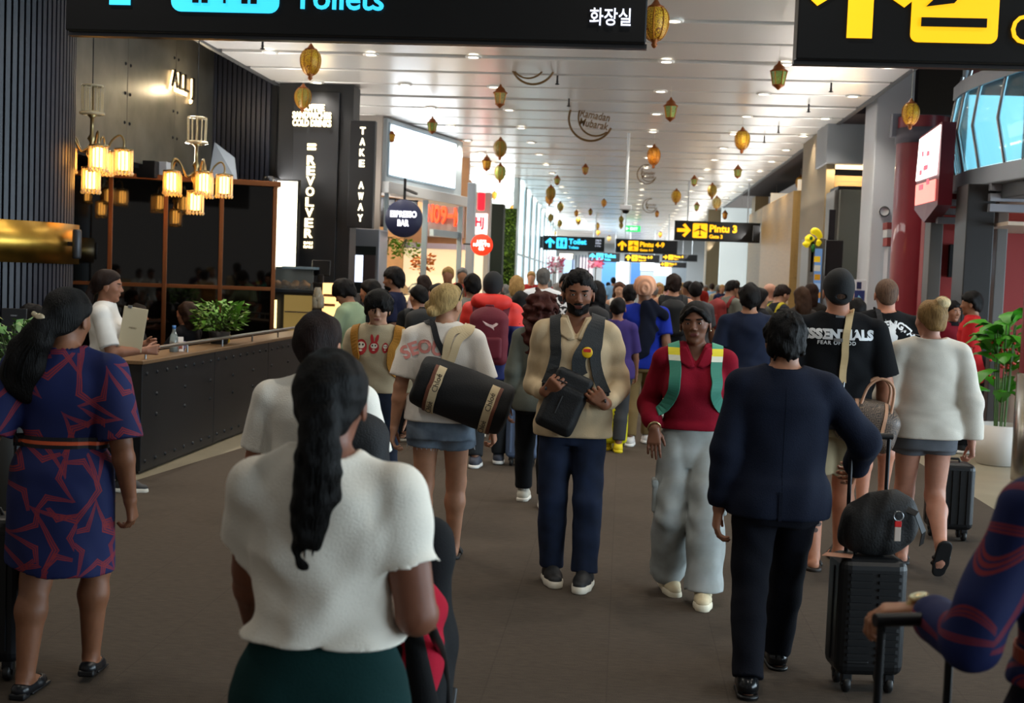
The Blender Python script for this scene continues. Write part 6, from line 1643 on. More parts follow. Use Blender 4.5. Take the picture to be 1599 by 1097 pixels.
def monogram_mat():
    m, nt, b = _new('monogram'); N, L = nt.nodes, nt.links; tc = N.new('ShaderNodeTexCoord')
    mp = N.new('ShaderNodeMapping'); mp.inputs['Rotation'].default_value = (0, .78, 0); mp.inputs['Scale'].default_value = (22, 22, 22); L.new(tc.outputs['Object'], mp.inputs[0])
    v = N.new('ShaderNodeTexVoronoi'); v.inputs['Randomness'].default_value = 0; v.inputs['Scale'].default_value = 1.0; v.distance = 'MANHATTAN'; L.new(mp.outputs[0], v.inputs[0])
    w = N.new('ShaderNodeMath'); w.operation = 'PINGPONG'; w.inputs[1].default_value = .16; L.new(v.outputs['Distance'], w.inputs[0])
    g = N.new('ShaderNodeMath'); g.operation = 'GREATER_THAN'; g.inputs[1].default_value = .1; L.new(w.outputs[0], g.inputs[0])
    mx = N.new('ShaderNodeMix'); mx.data_type = 'RGBA'; mx.inputs[6].default_value = lin('#3a2d26'); mx.inputs[7].default_value = lin('#6e5a48'); L.new(g.outputs[0], mx.inputs[0])
    L.new(mx.outputs[2], b.inputs['Base Color']); b.inputs['Roughness'].default_value = .5
    return m
def denim(c1_, c2_): 
    m, nt, b = _new('denim'); N, L = nt.nodes, nt.links; tc = N.new('ShaderNodeTexCoord')
    n = N.new('ShaderNodeTexNoise'); n.inputs['Scale'].default_value = 7; n.inputs['Detail'].default_value = 5; L.new(tc.outputs['Object'], n.inputs[0])
    r = N.new('ShaderNodeMapRange'); r.inputs[1].default_value = .35; r.inputs[2].default_value = .68; L.new(n.outputs['Fac'], r.inputs[0])
    mx = N.new('ShaderNodeMix'); mx.data_type = 'RGBA'; mx.inputs[6].default_value = lin(c1_); mx.inputs[7].default_value = lin(c2_); L.new(r.outputs[0], mx.inputs[0]); L.new(mx.outputs[2], b.inputs['Base Color'])
    w = N.new('ShaderNodeTexWave'); w.inputs['Scale'].default_value = 260; w.wave_type = 'BANDS'; w.bands_direction = 'DIAGONAL'; L.new(tc.outputs['Object'], w.inputs[0])
    bp_ = N.new('ShaderNodeBump'); bp_.inputs['Strength'].default_value = .25; bp_.inputs['Distance'].default_value = .003; L.new(w.outputs['Fac'], bp_.inputs['Height']); L.new(bp_.outputs[0], b.inputs['Normal'])
    b.inputs['Roughness'].default_value = .85; b.inputs['Specular IOR Level'].default_value = .25
    return m
def pony_strands(P, tie, tail, rad, c, n=70, name='loose_strands', seed=3, spread=1.0):
    r = random.Random(seed); m = MB(); T = [P.hp(*tie)]+[P.hp(*q) for q in tail]; C = _cr(T, 16); R_ = np.interp(np.linspace(0, len(rad)-1, 16), range(len(rad)), rad)*P.hh
    for k in range(n):
        a = r.uniform(0, 2*PI); o = r.uniform(.75, 1.12)*spread; st_ = r.randint(0, 4); en = r.randint(10, 16); tw_ = r.uniform(-.5, .5)
        pts = [C[i]+np.array((math.cos(a+tw_*i/16)*R_[i]*o*1.05, math.sin(a+tw_*i/16)*R_[i]*o*.75, r.uniform(-.002, .002))) for i in range(st_, en)]
        if len(pts) > 2: m.tube(pts, [.0022]*(len(pts)-1)+[.0006], 4, cap=False)
    o = m.build(name, hairm(c), P.root); o['kind'] = 'stuff'; return o
# ------------------------------------------------------------------ people in the foreground
# woman in white tee with a long ponytail, pushing a stroller
Y0 = 2.75
w1 = mk('woman in white tee and dark green leggings with very long black ponytail pushing a stroller', 512, 537, Y0, 0, sex='f', w=1.08, lod=0, skin='#7a4c38', dx=.01, sw=1.0, arm_w=1.2, hipw=1.14,
        feet=((-.1, .12, 0, 0), (.1, -.12, .02, 10)), arms=(('t', lp_(392, 985, 3.05, 0, 512, 537, Y0), (-.3, -.9, -.5)), ('t', lp_(650, 955, 2.95, 0, 512, 537, Y0), (.25, -1.0, -.5), {'curl': 55, 'palm': (0, .3, -1), 'dir': (-.15, 1, -.25)})))
w1.finish_body()
w1.top(cloth('#e9e1d3', .03), ease=.019, hem=at(500, 1003, Y0-.05)[2], sleeve=.60, loose=.30, fold=.006, seed=11, sl_ease=.018, flare=.085, h=.0062, waist=(1.02, .05), fold2=(.012, 30, ([.86, .93, 1.08, 1.2], [.25, 1, 1, 0])))
w1.pants(cloth('#10302f'), 'leggings', hem=1.93, rt=.004, rk=.004, ra=.006, e=.006, fold=.001)
w1.shoes('sneaker', mat('#26282b'))
w1.thumb = {}
tl = ((0, -.55, -.28), (.0, -.56, -.65), (-.04, -.53, -1.05), (-.07, -.5, -1.45), (-.06, -.49, -1.90)); rd_ = (.10, .16, .20, .19, .13, .06)
w1.hair('pony', '#0a0807', t=.07, nape=-.40, line=(.36, .27), tie=(.02, -.47, -.07), tail=tl, rad=rd_, flat=.65, h=.0055, rough=.0025, freq=130)
pony_strands(w1, (.02, -.47, -.07), tl, rd_, '#0a0807', 220)
MB().lathe([(.026, -.008), (.032, 0), (.026, .008)], n=16).build('hair_tie', mat('#151212', rough=.8), w1.root, loc=tuple(w1.hp(.02, -.53, -.09)), rot=(1.1, 0, 0))

# man behind her with a half-seen black and white backpack
Y1 = 4.5
w2 = mk('dark haired person in a white tee half hidden behind the ponytail woman', 498, 480, Y1, 0, sex='f', w=1.08, lod=0, skin='#a06a4e', sw=1.06, arms=(('h', 6, 12, 30), ('h', 0, 14, 40)))
w2.finish_body(); w2.top(cloth('#e6e0d4', .03), ease=.016, hem=.82, sleeve=.72, loose=.8, fold=.005, seed=21, sl_ease=.02); w2.pants(cloth('#23252c')); w2.shoes('sneaker', mat('#d8d4cc'))
w2.hair('slick', '#1c100d', t=.075, nape=-.42); 
bg, _ = backpack(w2, 'black and white backpack hanging on the right shoulder behind the ponytail', '#0e0f12', size=(.26, .40, .15), zc=1.02, x=.17, sides=(1,), c2=mat('#c9cbd0', rough=.7))

# flight attendant on the left
YF = 4.85
fa = mk('flight attendant in a navy and red star print dress walking away on the left', 108, 445, YF, 4, sex='f', w=1.12, lod=0, skin='#7d5138', head=(-14, 4, 0), dx=-.01, sw=1.08, arm_w=1.1,
        feet=((-.09, -.12, 0, 0), (.08, .13, .015, 6)), arms=(('h', -16, 16, 8), ('h', -6, 11, 16, {'curl': 40})))
fa.finish_body()
fa.top(STAR, 'dress', ease=.016, hem=.475, sleeve=.97, loose=.55, fold=.005, seed=31, sl_ease=.030, skirt=(.98, .195, .165), waist=(1.0, .08), neck='crew', hem_tilt=-.18, k=.03)
fa.collar(STAR, fa.topO, stand=.02, spread=.03, open_=0)
B_pts = [(math.cos(a)*.3, math.sin(a)*.3, at(60, 684, YF)[2]) for a in np.linspace(0, 2*PI, 41)]
P_, N_ = fa.topM.project(np.array([(p[0]*.6, p[1]*.5+fa.cy(1.0), p[2]) for p in B_pts]), .002), None
P_[:, 2] = B_pts[0][2]; N_ = fa.topM.grad(P_); N_[:, 2] = 0
MB().ribbon(P_, N_, .045, .004).build('belt', mat('#0d0e16', rough=.5), fa.topO)
MB().ribbon(P_+N_*.003, N_, .014, .004).build('belt_stripe', mat('#c2502a', rough=.5), fa.topO)
fa.shoes('flat', mat('#0d0f14', rough=.3), mat('#0a0b0e', rough=.5))
tl = ((-.22, -.56, -.35), (-.42, -.58, -.7), (-.50, -.56, -1.05), (-.46, -.52, -1.35)); rd_ = (.12, .22, .30, .30, .12)
fa.hair('pony', '#0b0908', t=.075, nape=-.36, tie=(-.1, -.5, -.02), tail=tl, rad=rd_, flat=.55, h=.006)
pony_strands(fa, (-.1, -.5, -.02), tl, rd_, '#0b0908', 60, seed=5)
hc_ = fa.hp(-.16, -.60, .0); cl = Model(); cl.add(p_cone((-.03, 0, 0), (.03, 0, -.012), .010, .014, (0, 1, 0), .6), .01); cl.add(p_ell((.0, -.008, .0), (.02, .008, .016)), .006)
o = sdf_obj('hair_clip', cl, .003, mat('#d8c8a8', rough=.25, metal=.7), fa.root); o.location = tuple(hc_); o.rotation_euler = (0, .5, .2)
suitcase('black ribbed suitcase cut by the left frame edge beside the flight attendant', gnd(-22, 1050), .05, '#15171a', (.36, .24, .58), handle=.48, vertical=True)

# flight attendant on the right: only shoulder, arm and waist are in view
YR = 2.62; pr = at(1735, 560, YR); HR_ = 1.62
fb_ = Person('flight attendant in star print uniform reaching for a trolley at the right frame edge', pr[0], YR, 14, H=HR_, sex='f', w=1.05, lod=0, skin='#a06e50', arms=(('t', wl_(14, pr[0], YR, at(1440, 953, 2.80)), (-.5, -.7, -1.2), {'dir': wl_(14, 0, 0, (-1, .25, -.12)), 'palm': (0, 0, -1), 'curl': 38}), ('h', -4, 10, 12)))
fb_.finish_body()
fb_.top(STAR, 'uniform_jacket', ease=.014, hem=.93, sleeve=1.93, loose=.4, fold=.006, seed=41, sl_ease=.018, puff=.004, cuff=.036)
fb_.pants(cloth('#11131f'), 'skirt_trousers', hem=1.9); fb_.shoes('flat', mat('#0d0f14', rough=.3)); fb_.hair('bun', '#0b0908', bun=(0, -.5, .05))
zz_ = at(1580, 1037, YR-.1)[2]
P_ = fb_.topM.project(np.array([(math.cos(a)*.16, math.sin(a)*.12, zz_) for a in np.linspace(0, 2*PI, 41)]), .002); P_[:, 2] = zz_; N_ = fb_.topM.grad(P_); N_[:, 2] = 0
MB().ribbon(P_, N_, .03, .004).build('belt', mat('#b8482a', rough=.5), fb_.topO)
wt = fb_.wri[0]; fd = fb_.hdir[0]
wa_ = empty('wrist_watch', (0, 0, 0), 0, 'round pale gold wrist watch on the right flight attendant', 'watch'); wa_.matrix_world = fb_.root.matrix_basis.copy()
wd = unit(fb_.wri[0]-fb_.elb[0]); u_ = unit(np.cross(wd, (0, 0, 1))); v_ = np.cross(u_, wd)
MB().tube([wt+(u_*math.cos(a)+v_*math.sin(a))*.031 for a in np.linspace(0, 2*PI, 25)[:-1]], .008, 6, closed=True).build('band', mat('#b9a070', rough=.3, metal=.8), wa_)
q = MB().lathe([(0, -.004), (.021, -.004), (.022, 0), (.021, .006), (0, .006)], n=24).build('case', mat('#cdb88a', rough=.25, metal=.8), wa_); q2 = MB().lathe([(0, .0065), (.018, .0065)], n=24).build('dial', mat('#cfd3b0', rough=.3), q)
up_ = unit(v_*1.0-u_*.3); q.location = tuple(wt+up_*.030); q.rotation_mode = 'QUATERNION'; q.rotation_quaternion = Vector(tuple(up_)).to_track_quat('Z', 'Y')
hx_ = at(1436, 965, 2.75)
suitcase('black cabin trolley with a telescopic handle held at the lower right', (hx_[0]-.0, 2.62), .3, '#141518', (.34, .24, .40), handle=at(1436, 968, 2.68)[2]-.475, vertical=True, name='suitcase')

# stroller in front of the ponytail woman
st_ = empty('stroller', (at(540, 1000, 3.25)[0], 3.30, 0), 0, 'child stroller with red and black fabric ahead of the ponytail woman', 'stroller')
def sl(x, y, Y): return at(x, y, Y)-np.array(st_.location)
hb = sl(655, 972, 3.05)
for sg in (-1, 1):
    x = -.10 if sg < 0 else hb[0]+.02
    MB().tube([tuple(q) for q in _cr([(x-.02, hb[1]+.05, hb[2]+.02), (x, hb[1]+.12, hb[2]-.06), (x, .1, .62), (x, .35, .18)], 14)], .013, 8).build('frame_tube', mat('#222325', rough=.35, metal=.5), st_)
    MB().tube([(x, .32, .5), (x, -.15, .08)], .012, 8).build('frame_leg', mat('#222325', rough=.35, metal=.5), st_)
    for y in (-.15, .42):
        q = MB().lathe([(.02, -.02), (.075, -.02), (.085, -.01), (.085, .01), (.075, .02), (.02, .02)], n=24).build('wheel', mat('#1a1a1b', rough=.6), st_, loc=(x, y, .085), rot=(0, PI/2, 0))
        MB().lathe([(0, -.022), (.05, -.022), (.05, .022), (0, .022)], n=18).build('hub', mat('#b9bbc0', rough=.4), q)
MB().tube([(-.12, hb[1]+.05, hb[2]+.02), (hb[0]+.0, hb[1]+.05, hb[2]+.02)], .017, 10).build('push_bar', mat('#0e0e0f', rough=.6), st_)
m_ = Model(); m_.add(p_box((0, .2, .5), (.24, .22, .22), .08), .03); m_.add(p_box((0, .32, .78), (.23, .10, .22), .08), .06); m_.disp(folds(6, .008, 22)); sdf_obj('seat', m_, .014, cloth('#17181a'), st_)
m_ = Model(); m_.add(p_ell((.12, .10, .80), (.12, .12, .10)), .03); m_.add(p_ell((.19, .02, .66), (.055, .09, .12)), .05); m_.disp(folds(9, .012, 22)); sdf_obj('red_blanket', m_, .011, cloth('#a3122c'), st_)
m_ = Model(); m_.add(p_box((.14, -.04, .46), (.08, .08, .10), .03), .02); m_.disp(folds(12, .008, 20)); sdf_obj('cream_bag', m_, .011, cloth('#c9a873'), st_)
m_ = Model(); m_.add(p_cone((.18, -.06, .76), (.21, -.05, .58), .025, .04), .02); sdf_obj('black_pouch', m_, .008, cloth('#101011'), st_)
# ------------------------------------------------------------------ the two facing walkers
YI = 7.08
im = mk('bearded man in a cream knit polo with a black chest bag walking towards us', 905, 419, YI, 180, w=1.02, lod=0, facedetail=True, skin='#7b4e37', head=(3, 2, 0),
        feet=((-.10, .07, 0, 0, 8), (.09, -.02, .0, 0, -12)),
        arms=(('t', lp_(945, 632, YI-.20, 180, 905, 419, YI), (-.35, -1, -.2), {'curl': 78, 'dir': (.5, .5, .55), 'palm': (.3, -1, .2)}), ('t', lp_(853, 612, YI-.20, 180, 905, 419, YI), (.35, -1, -.2), {'curl': 78, 'dir': (-.5, .5, .55), 'palm': (-.3, -1, .2)})))
im.finish_body()
CRM = knit('#c3ad8c')
im.top(CRM, 'knit_polo', ease=.022, hem=at(905, 684, YI-.1)[2], sleeve=1.92, loose=.75, neck='v', fold=.007, seed=51, sl_ease=.017, puff=.005, cuff=.032, h=.007)
im.collar(CRM, im.topO, stand=.016, spread=.06, open_=.62); im.flaps(CRM, im.topO)
im.pants(denim('#121a2c', '#1e2a44'), 'jeans', hem=1.96, rt=.012, rk=.022, ra=.032, fold=.006)
im.shoes('sneaker', mat('#17181a', rough=.6), mat('#d9d2c2', rough=.6))
im.hair('short', '#0c0807', t=.05, line=(.37, .31), top=.05, locks=70, lock_len=.15)
im.face(brow='#0c0807', lips='#5f332c')
bh = hairm('#0c0807'); im.patch('beard', im.he((0, .10, -.34), (.34, .36, .24)), .0016, bh, cuts=[im.he((0, .36, -.285), (.085, .1, .042)), im.he((0, .36, -.10), (.24, .30, .165)), im.he((0, -.35, -.3), (.5, .36, .5))]); im.patch('moustache', im.he((0, .36, -.218), (.12, .09, .028)), .0035, bh)
BKS = mat('#1d2022', rough=.7, bump=.3, bscale=150)
ibk, _ = backpack(im, 'dark backpack worn by the bearded man, only its straps show in front', '#1d2022', size=(.30, .42, .16), straps=BKS, sw=.062, straight=True, strap_x=.078)
for sg in (-1, 1):
    a_ = im.topM.project(np.array([(sg*.080*im.H, .14*im.H, .67*im.H)]), .006)[0]
    MB().tube([tuple(a_), tuple((a_+im.wri[(sg+1)//2]+np.array((0, .03, .05)))/2), tuple(im.wri[(sg+1)//2]+np.array((0, .05, .02)))], .006, 6).build('strap_tail', BKS, ibk)
    MB().box((-.02, -.004, -.014), (.02, .008, .014)).build('buckle', BLACKP, ibk, .003, loc=tuple(a_))
# chest bag
cb_ = thing_on(im, 'chest_bag', 'black rectangular chest bag slung across the bearded man', 'bag')
def im_l(px, py, Yw): return lp_(px, py, Yw, 180, 905, 419, YI)
c0 = im_l(881, 627, YI-.19); RB = roty(D2R(-22))
M_ = Model(); M_.add(p_box(c0, (.108, .038, .172), .030, RB), .02); M_.add(p_box(c0+RB@np.array((0, .03, -.03)), (.088, .022, .11), .02, RB), .02); M_.disp(folds(61, .003, 26))
sdf_obj('bag_body', M_, .0065, mat('#0d0e10', rough=.6, bump=.2, bscale=120), cb_)
q = box('zip', (-.085, 0, -.003), (.085, .006, .003), mat('#3a3c40', rough=.3, metal=.6), cb_); q.location = tuple(c0+RB@np.array((0, .052, .10))); q.rotation_euler = Matrix(RB).to_euler()
q = box('zip', (-.003, 0, -.05), (.003, .006, .05), mat('#55585c', rough=.3, metal=.6), cb_); q.location = tuple(c0+RB@np.array((.02, .053, -.02))); q.rotation_euler = Matrix(RB).to_euler()
sp1 = c0+RB@np.array((-.03, .0, .165))
o = im.strap('wide_strap', im.topM, [sp1, im_l(907, 560, YI-.2), im_l(925, 520, YI-.17), im_l(938, 493, YI-.08), im_l(942, 482, YI+.02), im_l(944, 490, YI+.12)], .075, BKS, cb_, .007, .009)
bd = MB().lathe([(0, .006), (.026, .006), (.03, .003), (.03, 0), (0, 0)], n=24); bp_ = im.topM.ray([im_l(914, 556, YI-.5)], (0, -1, 0), .02)[0]
q = bd.build('round_badge', mat('#e0b21c', rough=.4), cb_, loc=tuple(bp_), rot=(-PI/2, 0, 0)); box('badge_red', (-.02, -.02, .006), (.02, -.002, .009), mat('#c8322a', rough=.4), q, .004)

YW = 6.95
rwm = mk('woman in a dark red polo and pale grey wide cargo jeans walking towards us', 1090, 463, YW, 180, sex='f', w=1.0, lod=0, facedetail=True, skin='#6e4632', head=(-10, -3, 3), sw=1.08, dx=.0,
        feet=((-.09, .17, 0, 0, 4), (.085, -.10, .012, 8, -14)), arms=(('h', -4, 14, 16), ('t', lp_(1022, 668, YW-.12, 180, 1090, 463, YW), (.25, -1, -.2), {'curl': 10, 'dir': (0, .25, -1), 'palm': (-.2, -1, 0)})))
rwm.finish_body()
RDK = knit('#7d1224')
rwm.top(RDK, 'knit_polo', ease=.020, hem=at(1080, 673, YW-.1)[2], sleeve=1.86, loose=.55, neck='v', fold=.006, seed=71, sl_ease=.022, puff=.008, cuff=.03, h=.007)
rwm.collar(RDK, rwm.topO, stand=.018, spread=.06, open_=.6); rwm.flaps(RDK, rwm.topO)
GJ = denim('#8e928e', '#a9aeae')
rwm.pants(GJ, 'cargo_jeans', hem=1.985, rt=.016, rk=.046, ra=.066, e=.012, kl=.008, fold=.007, seed=73, h=.007)
for i, sg in ((0, -1), (1, 1)):
    c = rwm.hip[i]+(rwm.knee[i]-rwm.hip[i])*.72+np.array((sg*.095, .0, 0)); Q = Model(); Q.add(p_box(c, (.016, .055, .085), .01), .01); Q.add(p_box(c+np.array((sg*.006, 0, .075)), (.016, .058, .02), .008), .006); sdf_obj('cargo_pocket', Q, .006, GJ, rwm.root)
rwm.shoes('sneaker', mat('#cdbd9b', rough=.6), mat('#e0d6bd', rough=.6))
rwm.hair('pony', '#0b0807', t=.055, locks=0, part=True, line=(.36, .30), nape=-.36, tie=(0, -.46, -.2), tail=((.0, -.5, -.5), (-.05, -.42, -.8)), rad=(.11, .13, .05))
rwm.face(brow='#0c0807', lips='#6b3a36')
for sg in (-1, 1): MB().lathe([(0, -.006), (.005, -.003), (.005, .003), (0, .006)], n=10).build('earring', mat('#d8d0b8', rough=.2, metal=.9), rwm.root, loc=tuple(rwm.hp(sg*.36, .0, -.17)))
wr0 = rwm.wri[1]+unit(rwm.elb[1]-rwm.wri[1])*.005
br_ = thing_on(rwm, 'bracelet', 'thin metal bracelet on the wrist of the woman in red', 'bracelet'); ax_ = unit(rwm.elb[1]-rwm.wri[1]); u_ = unit(np.cross(ax_, (0, 1, 0))); v_ = np.cross(ax_, u_)
MB().tube([wr0+(u_*math.cos(a)+v_*math.sin(a))*.033 for a in np.linspace(0, 2*PI, 25)[:-1]], .005, 6, closed=True).build('band', mat('#c9b78a', rough=.25, metal=.9), br_)
def tri_mat():
    m, nt, b = _new('tri_strap'); N, L = nt.nodes, nt.links; tc = N.new('ShaderNodeTexCoord'); s_ = N.new('ShaderNodeSeparateXYZ'); L.new(tc.outputs['Object'], s_.inputs[0])
    cr = N.new('ShaderNodeValToRGB'); cr.color_ramp.interpolation = 'CONSTANT'; mr = N.new('ShaderNodeMapRange'); mr.inputs[1].default_value = 1.0; mr.inputs[2].default_value = 1.5; L.new(s_.outputs[2], mr.inputs[0]); L.new(mr.outputs[0], cr.inputs[0])
    E = cr.color_ramp.elements; E[0].position = 0; E[0].color = lin('#2f7a66'); E[1].position = .565; E[1].color = lin('#d9d8c4')
    for p_, c in ((.625, '#e3cf2a'), (.70, '#3f8f72')): e = E.new(p_); e.color = lin(c)
    L.new(cr.outputs[0], b.inputs['Base Color']); b.inputs['Roughness'].default_value = .7; return m
rbk, _ = backpack(rwm, 'teal backpack with yellow and white banded straps on the woman in red', '#2f7a66', size=(.28, .40, .15), straps=tri_mat(), sw=.062, strap_x=.080)

# ------------------------------------------------------------------ suit man with luggage
YS = 5.5
su = mk('man in a navy blazer and dark trousers pulling black luggage', 1241, 471, YS, 0, w=1.06, lod=0, skin='#9a6a50', sw=1.0, dx=-.03,
        feet=((-.11, -.20, .0, 4, 2), (.06, .24, .0, 0, -4)), arms=(('h', -6, 9, 12), ('t', lp_(1343, 737, YS+.22, 0, 1241, 471, YS), (.8, -.8, -.1), {'curl': 60, 'dir': (.1, .9, -.3)})))
su.finish_body()
BLZ = cloth('#121828', .05)
su.top(BLZ, 'blazer', ease=.030, hem=at(1200, 808, YS-.1)[2], sleeve=1.95, loose=.62, neck='crew', fold=.004, seed=81, sl_ease=.026, cuff=.042, flare=.004)
su.collar(BLZ, su.topO, stand=.016, spread=.05, open_=0)
MB().ribbon(*(lambda P_: (P_, su.topM.grad(P_)))(su.topM.ray(np.array([(0, -.4, z) for z in np.linspace(.74, 1.28, 24)]), (0, 1, 0), .0005)), .004, .001).build('back_seam', cloth('#131a2a'), su.topO)
MB().box((-.015, -.002, -.0), (.0, .002, .12)).build('vent', cloth('#0d1220'), su.topO, loc=tuple(su.topM.ray([(0, -.4, .73)], (0, 1, 0), .002)[0]))
su.pants(cloth('#0b0d16', .05), hem=1.99, rt=.014, rk=.020, ra=.030, fold=.005, seed=83)
su.shoes('dress', mat('#0c0d10', rough=.22), mat('#08080a', rough=.4))
su.hair('short', '#090707', t=.07, locks=120, nape=-.40, line=(.36, .26), top=.03)
lug = gnd(1345, 1072); 
suitcase('tall black ribbed suitcase pulled by the man in the blazer', (lug[0], lug[1]), .12, '#121315', (.29, .22, .50), handle=.50, ribs=13)
# backpack lying on the suitcase
bk = empty('backpack', (lug[0]+.03, lug[1]+.0, .578), .1, 'soft black backpack resting on top of the tall black suitcase', 'backpack')
M_ = Model(); M_.add(p_ell((.02, 0, .13), (.19, .12, .135)), .05); M_.add(p_box((-.06, 0, .10), (.13, .10, .10), .06), .05); M_.add(p_ell((.06, -.03, .20), (.12, .09, .08)), .04); M_.disp(folds(91, .010, 22)); M_.keep(p_plane((0, 0, .004), (0, 0, -1)), .01)
sdf_obj('bag_body', M_, .008, mat('#0c0d0f', rough=.7, bump=.3, bscale=90), bk); bk.scale = (.8, .8, .98)
MB().ribbon([(.10, -.10, .22), (.16, -.13, .20), (.205, -.12, .12), (.21, -.08, .06)], [(0.4, -1, .3)]*4, .03, .006).build('strap', BLACKP, bk)
tg = empty('luggage_tag', (lug[0]+.09, lug[1]-.115, .72), .1, 'red and grey luggage tag clipped to the black backpack', 'tag'); box('red_end', (-.014, -.004, .0), (.014, .004, .025), mat('#c01a1a', rough=.4), tg, .002); box('grey_end', (-.013, -.003, -.06), (.013, .003, .0), mat('#b9aaa0', rough=.5), tg, .002); MB().tube([(.02*math.cos(a), 0, .045+.02*math.sin(a)) for a in np.linspace(0, 2*PI, 17)[:-1]], .003, 5, closed=True).build('ring', STEEL, tg)
o = MB().prism([(-.09, -.03, 0), (.03, -.05, 0), (.05, .03, 0), (-.06, .04, 0)], (0, 0, .002)).build('paper_tag', mat('#c98f72', rough=.7), None, loc=(lug[0]-.12, lug[1]-.06, .577)); tag(o, 'crumpled pinkish paper tag lying on the tall suitcase', 'tag')
# ------------------------------------------------------------------ blonde woman with duffel
YB = 7.42
bl_ = mk('blonde woman in white tee and cut off denim shorts carrying a large black duffel', 697, 437, YB, 0, sex='f', w=1.06, lod=0, skin='#b07f63', head=(-28, 2, 0), sw=1.08, dx=.0,
         feet=((-.10, -.04, 0, 0), (.08, .14, 0, 0)), arms=(('h', -6, 12, 8, {'curl': 35}), ('h', 4, 15, 10, {'curl': 50})))
bl_.finish_body()
bl_.top(cloth('#ded6cc', .03), ease=.026, hem=at(690, 656, YB)[2], sleeve=.82, loose=1.0, fold=.007, seed=101, sl_ease=.030, h=.009)
bl_.pants(denim('#4a5666', '#7f8d9c'), 'denim_shorts', hem=.40, rt=.012, rk=.03, e=.010, fold=.003)
fr_ = MB(); r = random.Random(5)
for i in (0, 1):
    c = bl_.hip[i]+(bl_.knee[i]-bl_.hip[i])*.40
    for k in range(60):
        a = r.uniform(0, 2*PI); R_ = .052*bl_.H+.022; p = c+np.array((R_*math.cos(a), R_*math.sin(a), .004)); fr_.tube([p, p+np.array((r.uniform(-.008, .008), 0, -r.uniform(.012, .035)))], .0014, 3)
o = fr_.build('frayed_hem', mat('#b9c0c6', rough=.9), bl_.root); o['kind'] = 'stuff'
bl_.shoes('sandal', mat('#121212', rough=.6), mat('#1a1816', rough=.6))
bl_.hair('bun', '#a98d5c', t=.06, line=(.36, .28), nape=-.30, bun=(-.12, -.50, -.20), br=(.17, .13, .15), extra=(((-.30, -.36, -.06), (.13, .12, .13)),), rough=.004)
bl_.decal_text('print', bl_.topM, 'SEOUL', mat('#d98a80', rough=.8), (-.085, -.5, 1.27), .105, (0, 1, 0), .003, arc=.22, bold=.004)
sg_ = thing_on(bl_, 'sunglasses', 'dark sunglasses pushed up on the blonde hair', 'sunglasses')
for s_ in (-1, 1):
    q = MB().lathe([(0, -.003), (.024, -.003), (.027, 0), (.024, .003), (0, .003)], n=20).build('lens', mat('#2a2422', rough=.1), sg_); q.location = tuple(bl_.hp(s_*.15, .24, .47)); q.rotation_euler = Matrix(bl_.HR@rotx(D2R(-60))).to_euler()
    MB().tube([bl_.hp(s_*.29, .22, .44), bl_.hp(s_*.40, .0, .26), bl_.hp(s_*.41, -.08, .12)], .0035, 6).build('temple', mat('#1b1614', rough=.3), sg_)
MB().tube([bl_.hp(-.05, .27, .50), bl_.hp(.05, .27, .50)], .0035, 6).build('bridge', mat('#1b1614', rough=.3), sg_)
df = thing_on(bl_, 'duffel_bag', 'large black duffel bag with cream lettered straps on the blonde woman', 'bag')
def bl_l(px, py, Yw): return lp_(px, py, Yw, 0, 697, 437, YB)
e0, e1 = bl_l(672, 598, YB-.20), bl_l(772, 634, YB-.17); dv = unit(e1-e0)
M_ = Model(); M_.add(p_cone(e0, e1, .150, .150, (0, 1, 0), .82), .03); M_.add(p_cone(e0-dv*.075, e1+dv*.06, .125, .125, (0, 1, 0), .82, ca=True, cb=True), .04); M_.keep(p_plane(e0-dv*.088, -dv), .03); M_.keep(p_plane(e1+dv*.085, dv), .03); M_.disp(folds(111, .006, 16))
sdf_obj('bag_body', M_, .009, mat('#0c0c0e', rough=.75, bump=.2, bscale=120), df)
CRS = mat('#cdb892', rough=.7); BRN = mat('#6b3c2a', rough=.6)
pv = unit(np.cross(dv, (0, 1, 0))); pv = pv if pv[2] > 0 else -pv
for k, (c, top) in enumerate(((e0+dv*.05, bl_l(700, 520, YB-.17)), (e1-dv*.02, bl_l(775, 560, YB-.12)))):
    A_2 = [c-pv*.16+np.array((0, .06, 0)), c-pv*.15+np.array((0, -.08, 0)), c-pv*.05+np.array((0, -.16, 0)), c+pv*.06+np.array((0, -.155, 0)), c+pv*.14+np.array((0, -.10, 0))]
    P_ = M_.project(_cr(A_2, 24), .002); N_ = M_.grad(P_)
    MB().ribbon(P_, N_, .046, .005).build('strap', CRS, df); MB().ribbon(P_-np.outer(np.ones(len(P_)), dv)*(.032 if k == 0 else -.032), N_, .022, .004).build('leather_band', BRN, df)
    for (f0, nm) in ((7, 'Chloé'), (16, 'Chloé')):
        me = text_mesh(nm, size=.045, extrude=.0006); tdir = unit(P_[f0+1]-P_[f0]); n_ = N_[f0]; si = np.cross(n_, tdir)
        Rm = Matrix((tuple(tdir), tuple(np.cross(n_, tdir)), tuple(n_))).transposed(); o = link('lettering', me, mat('#2b2622', rough=.7), df); o.matrix_local = Matrix.Translation(Vector(tuple(P_[f0]+n_*.0062))) @ Rm.to_4x4()
a0 = M_.project([e0+dv*.05+pv*.14+np.array((0, -.06, 0))], .003)[0]
pts = [a0, bl_l(697, 545, YB-.2), bl_l(706, 515, YB-.19), bl_l(728, 503, YB-.12), bl_l(735, 500, YB+.0)]
bl_.strap('carry_handle', bl_.topM, pts, .045, CRS, df, .005, .006); bl_.strap('carry_handle', bl_.topM, [a0+dv*.02, bl_l(710, 552, YB-.2), bl_l(722, 520, YB-.19), bl_l(735, 508, YB-.1), bl_l(738, 503, YB+.0)], .045, CRS, df, .005, .010)
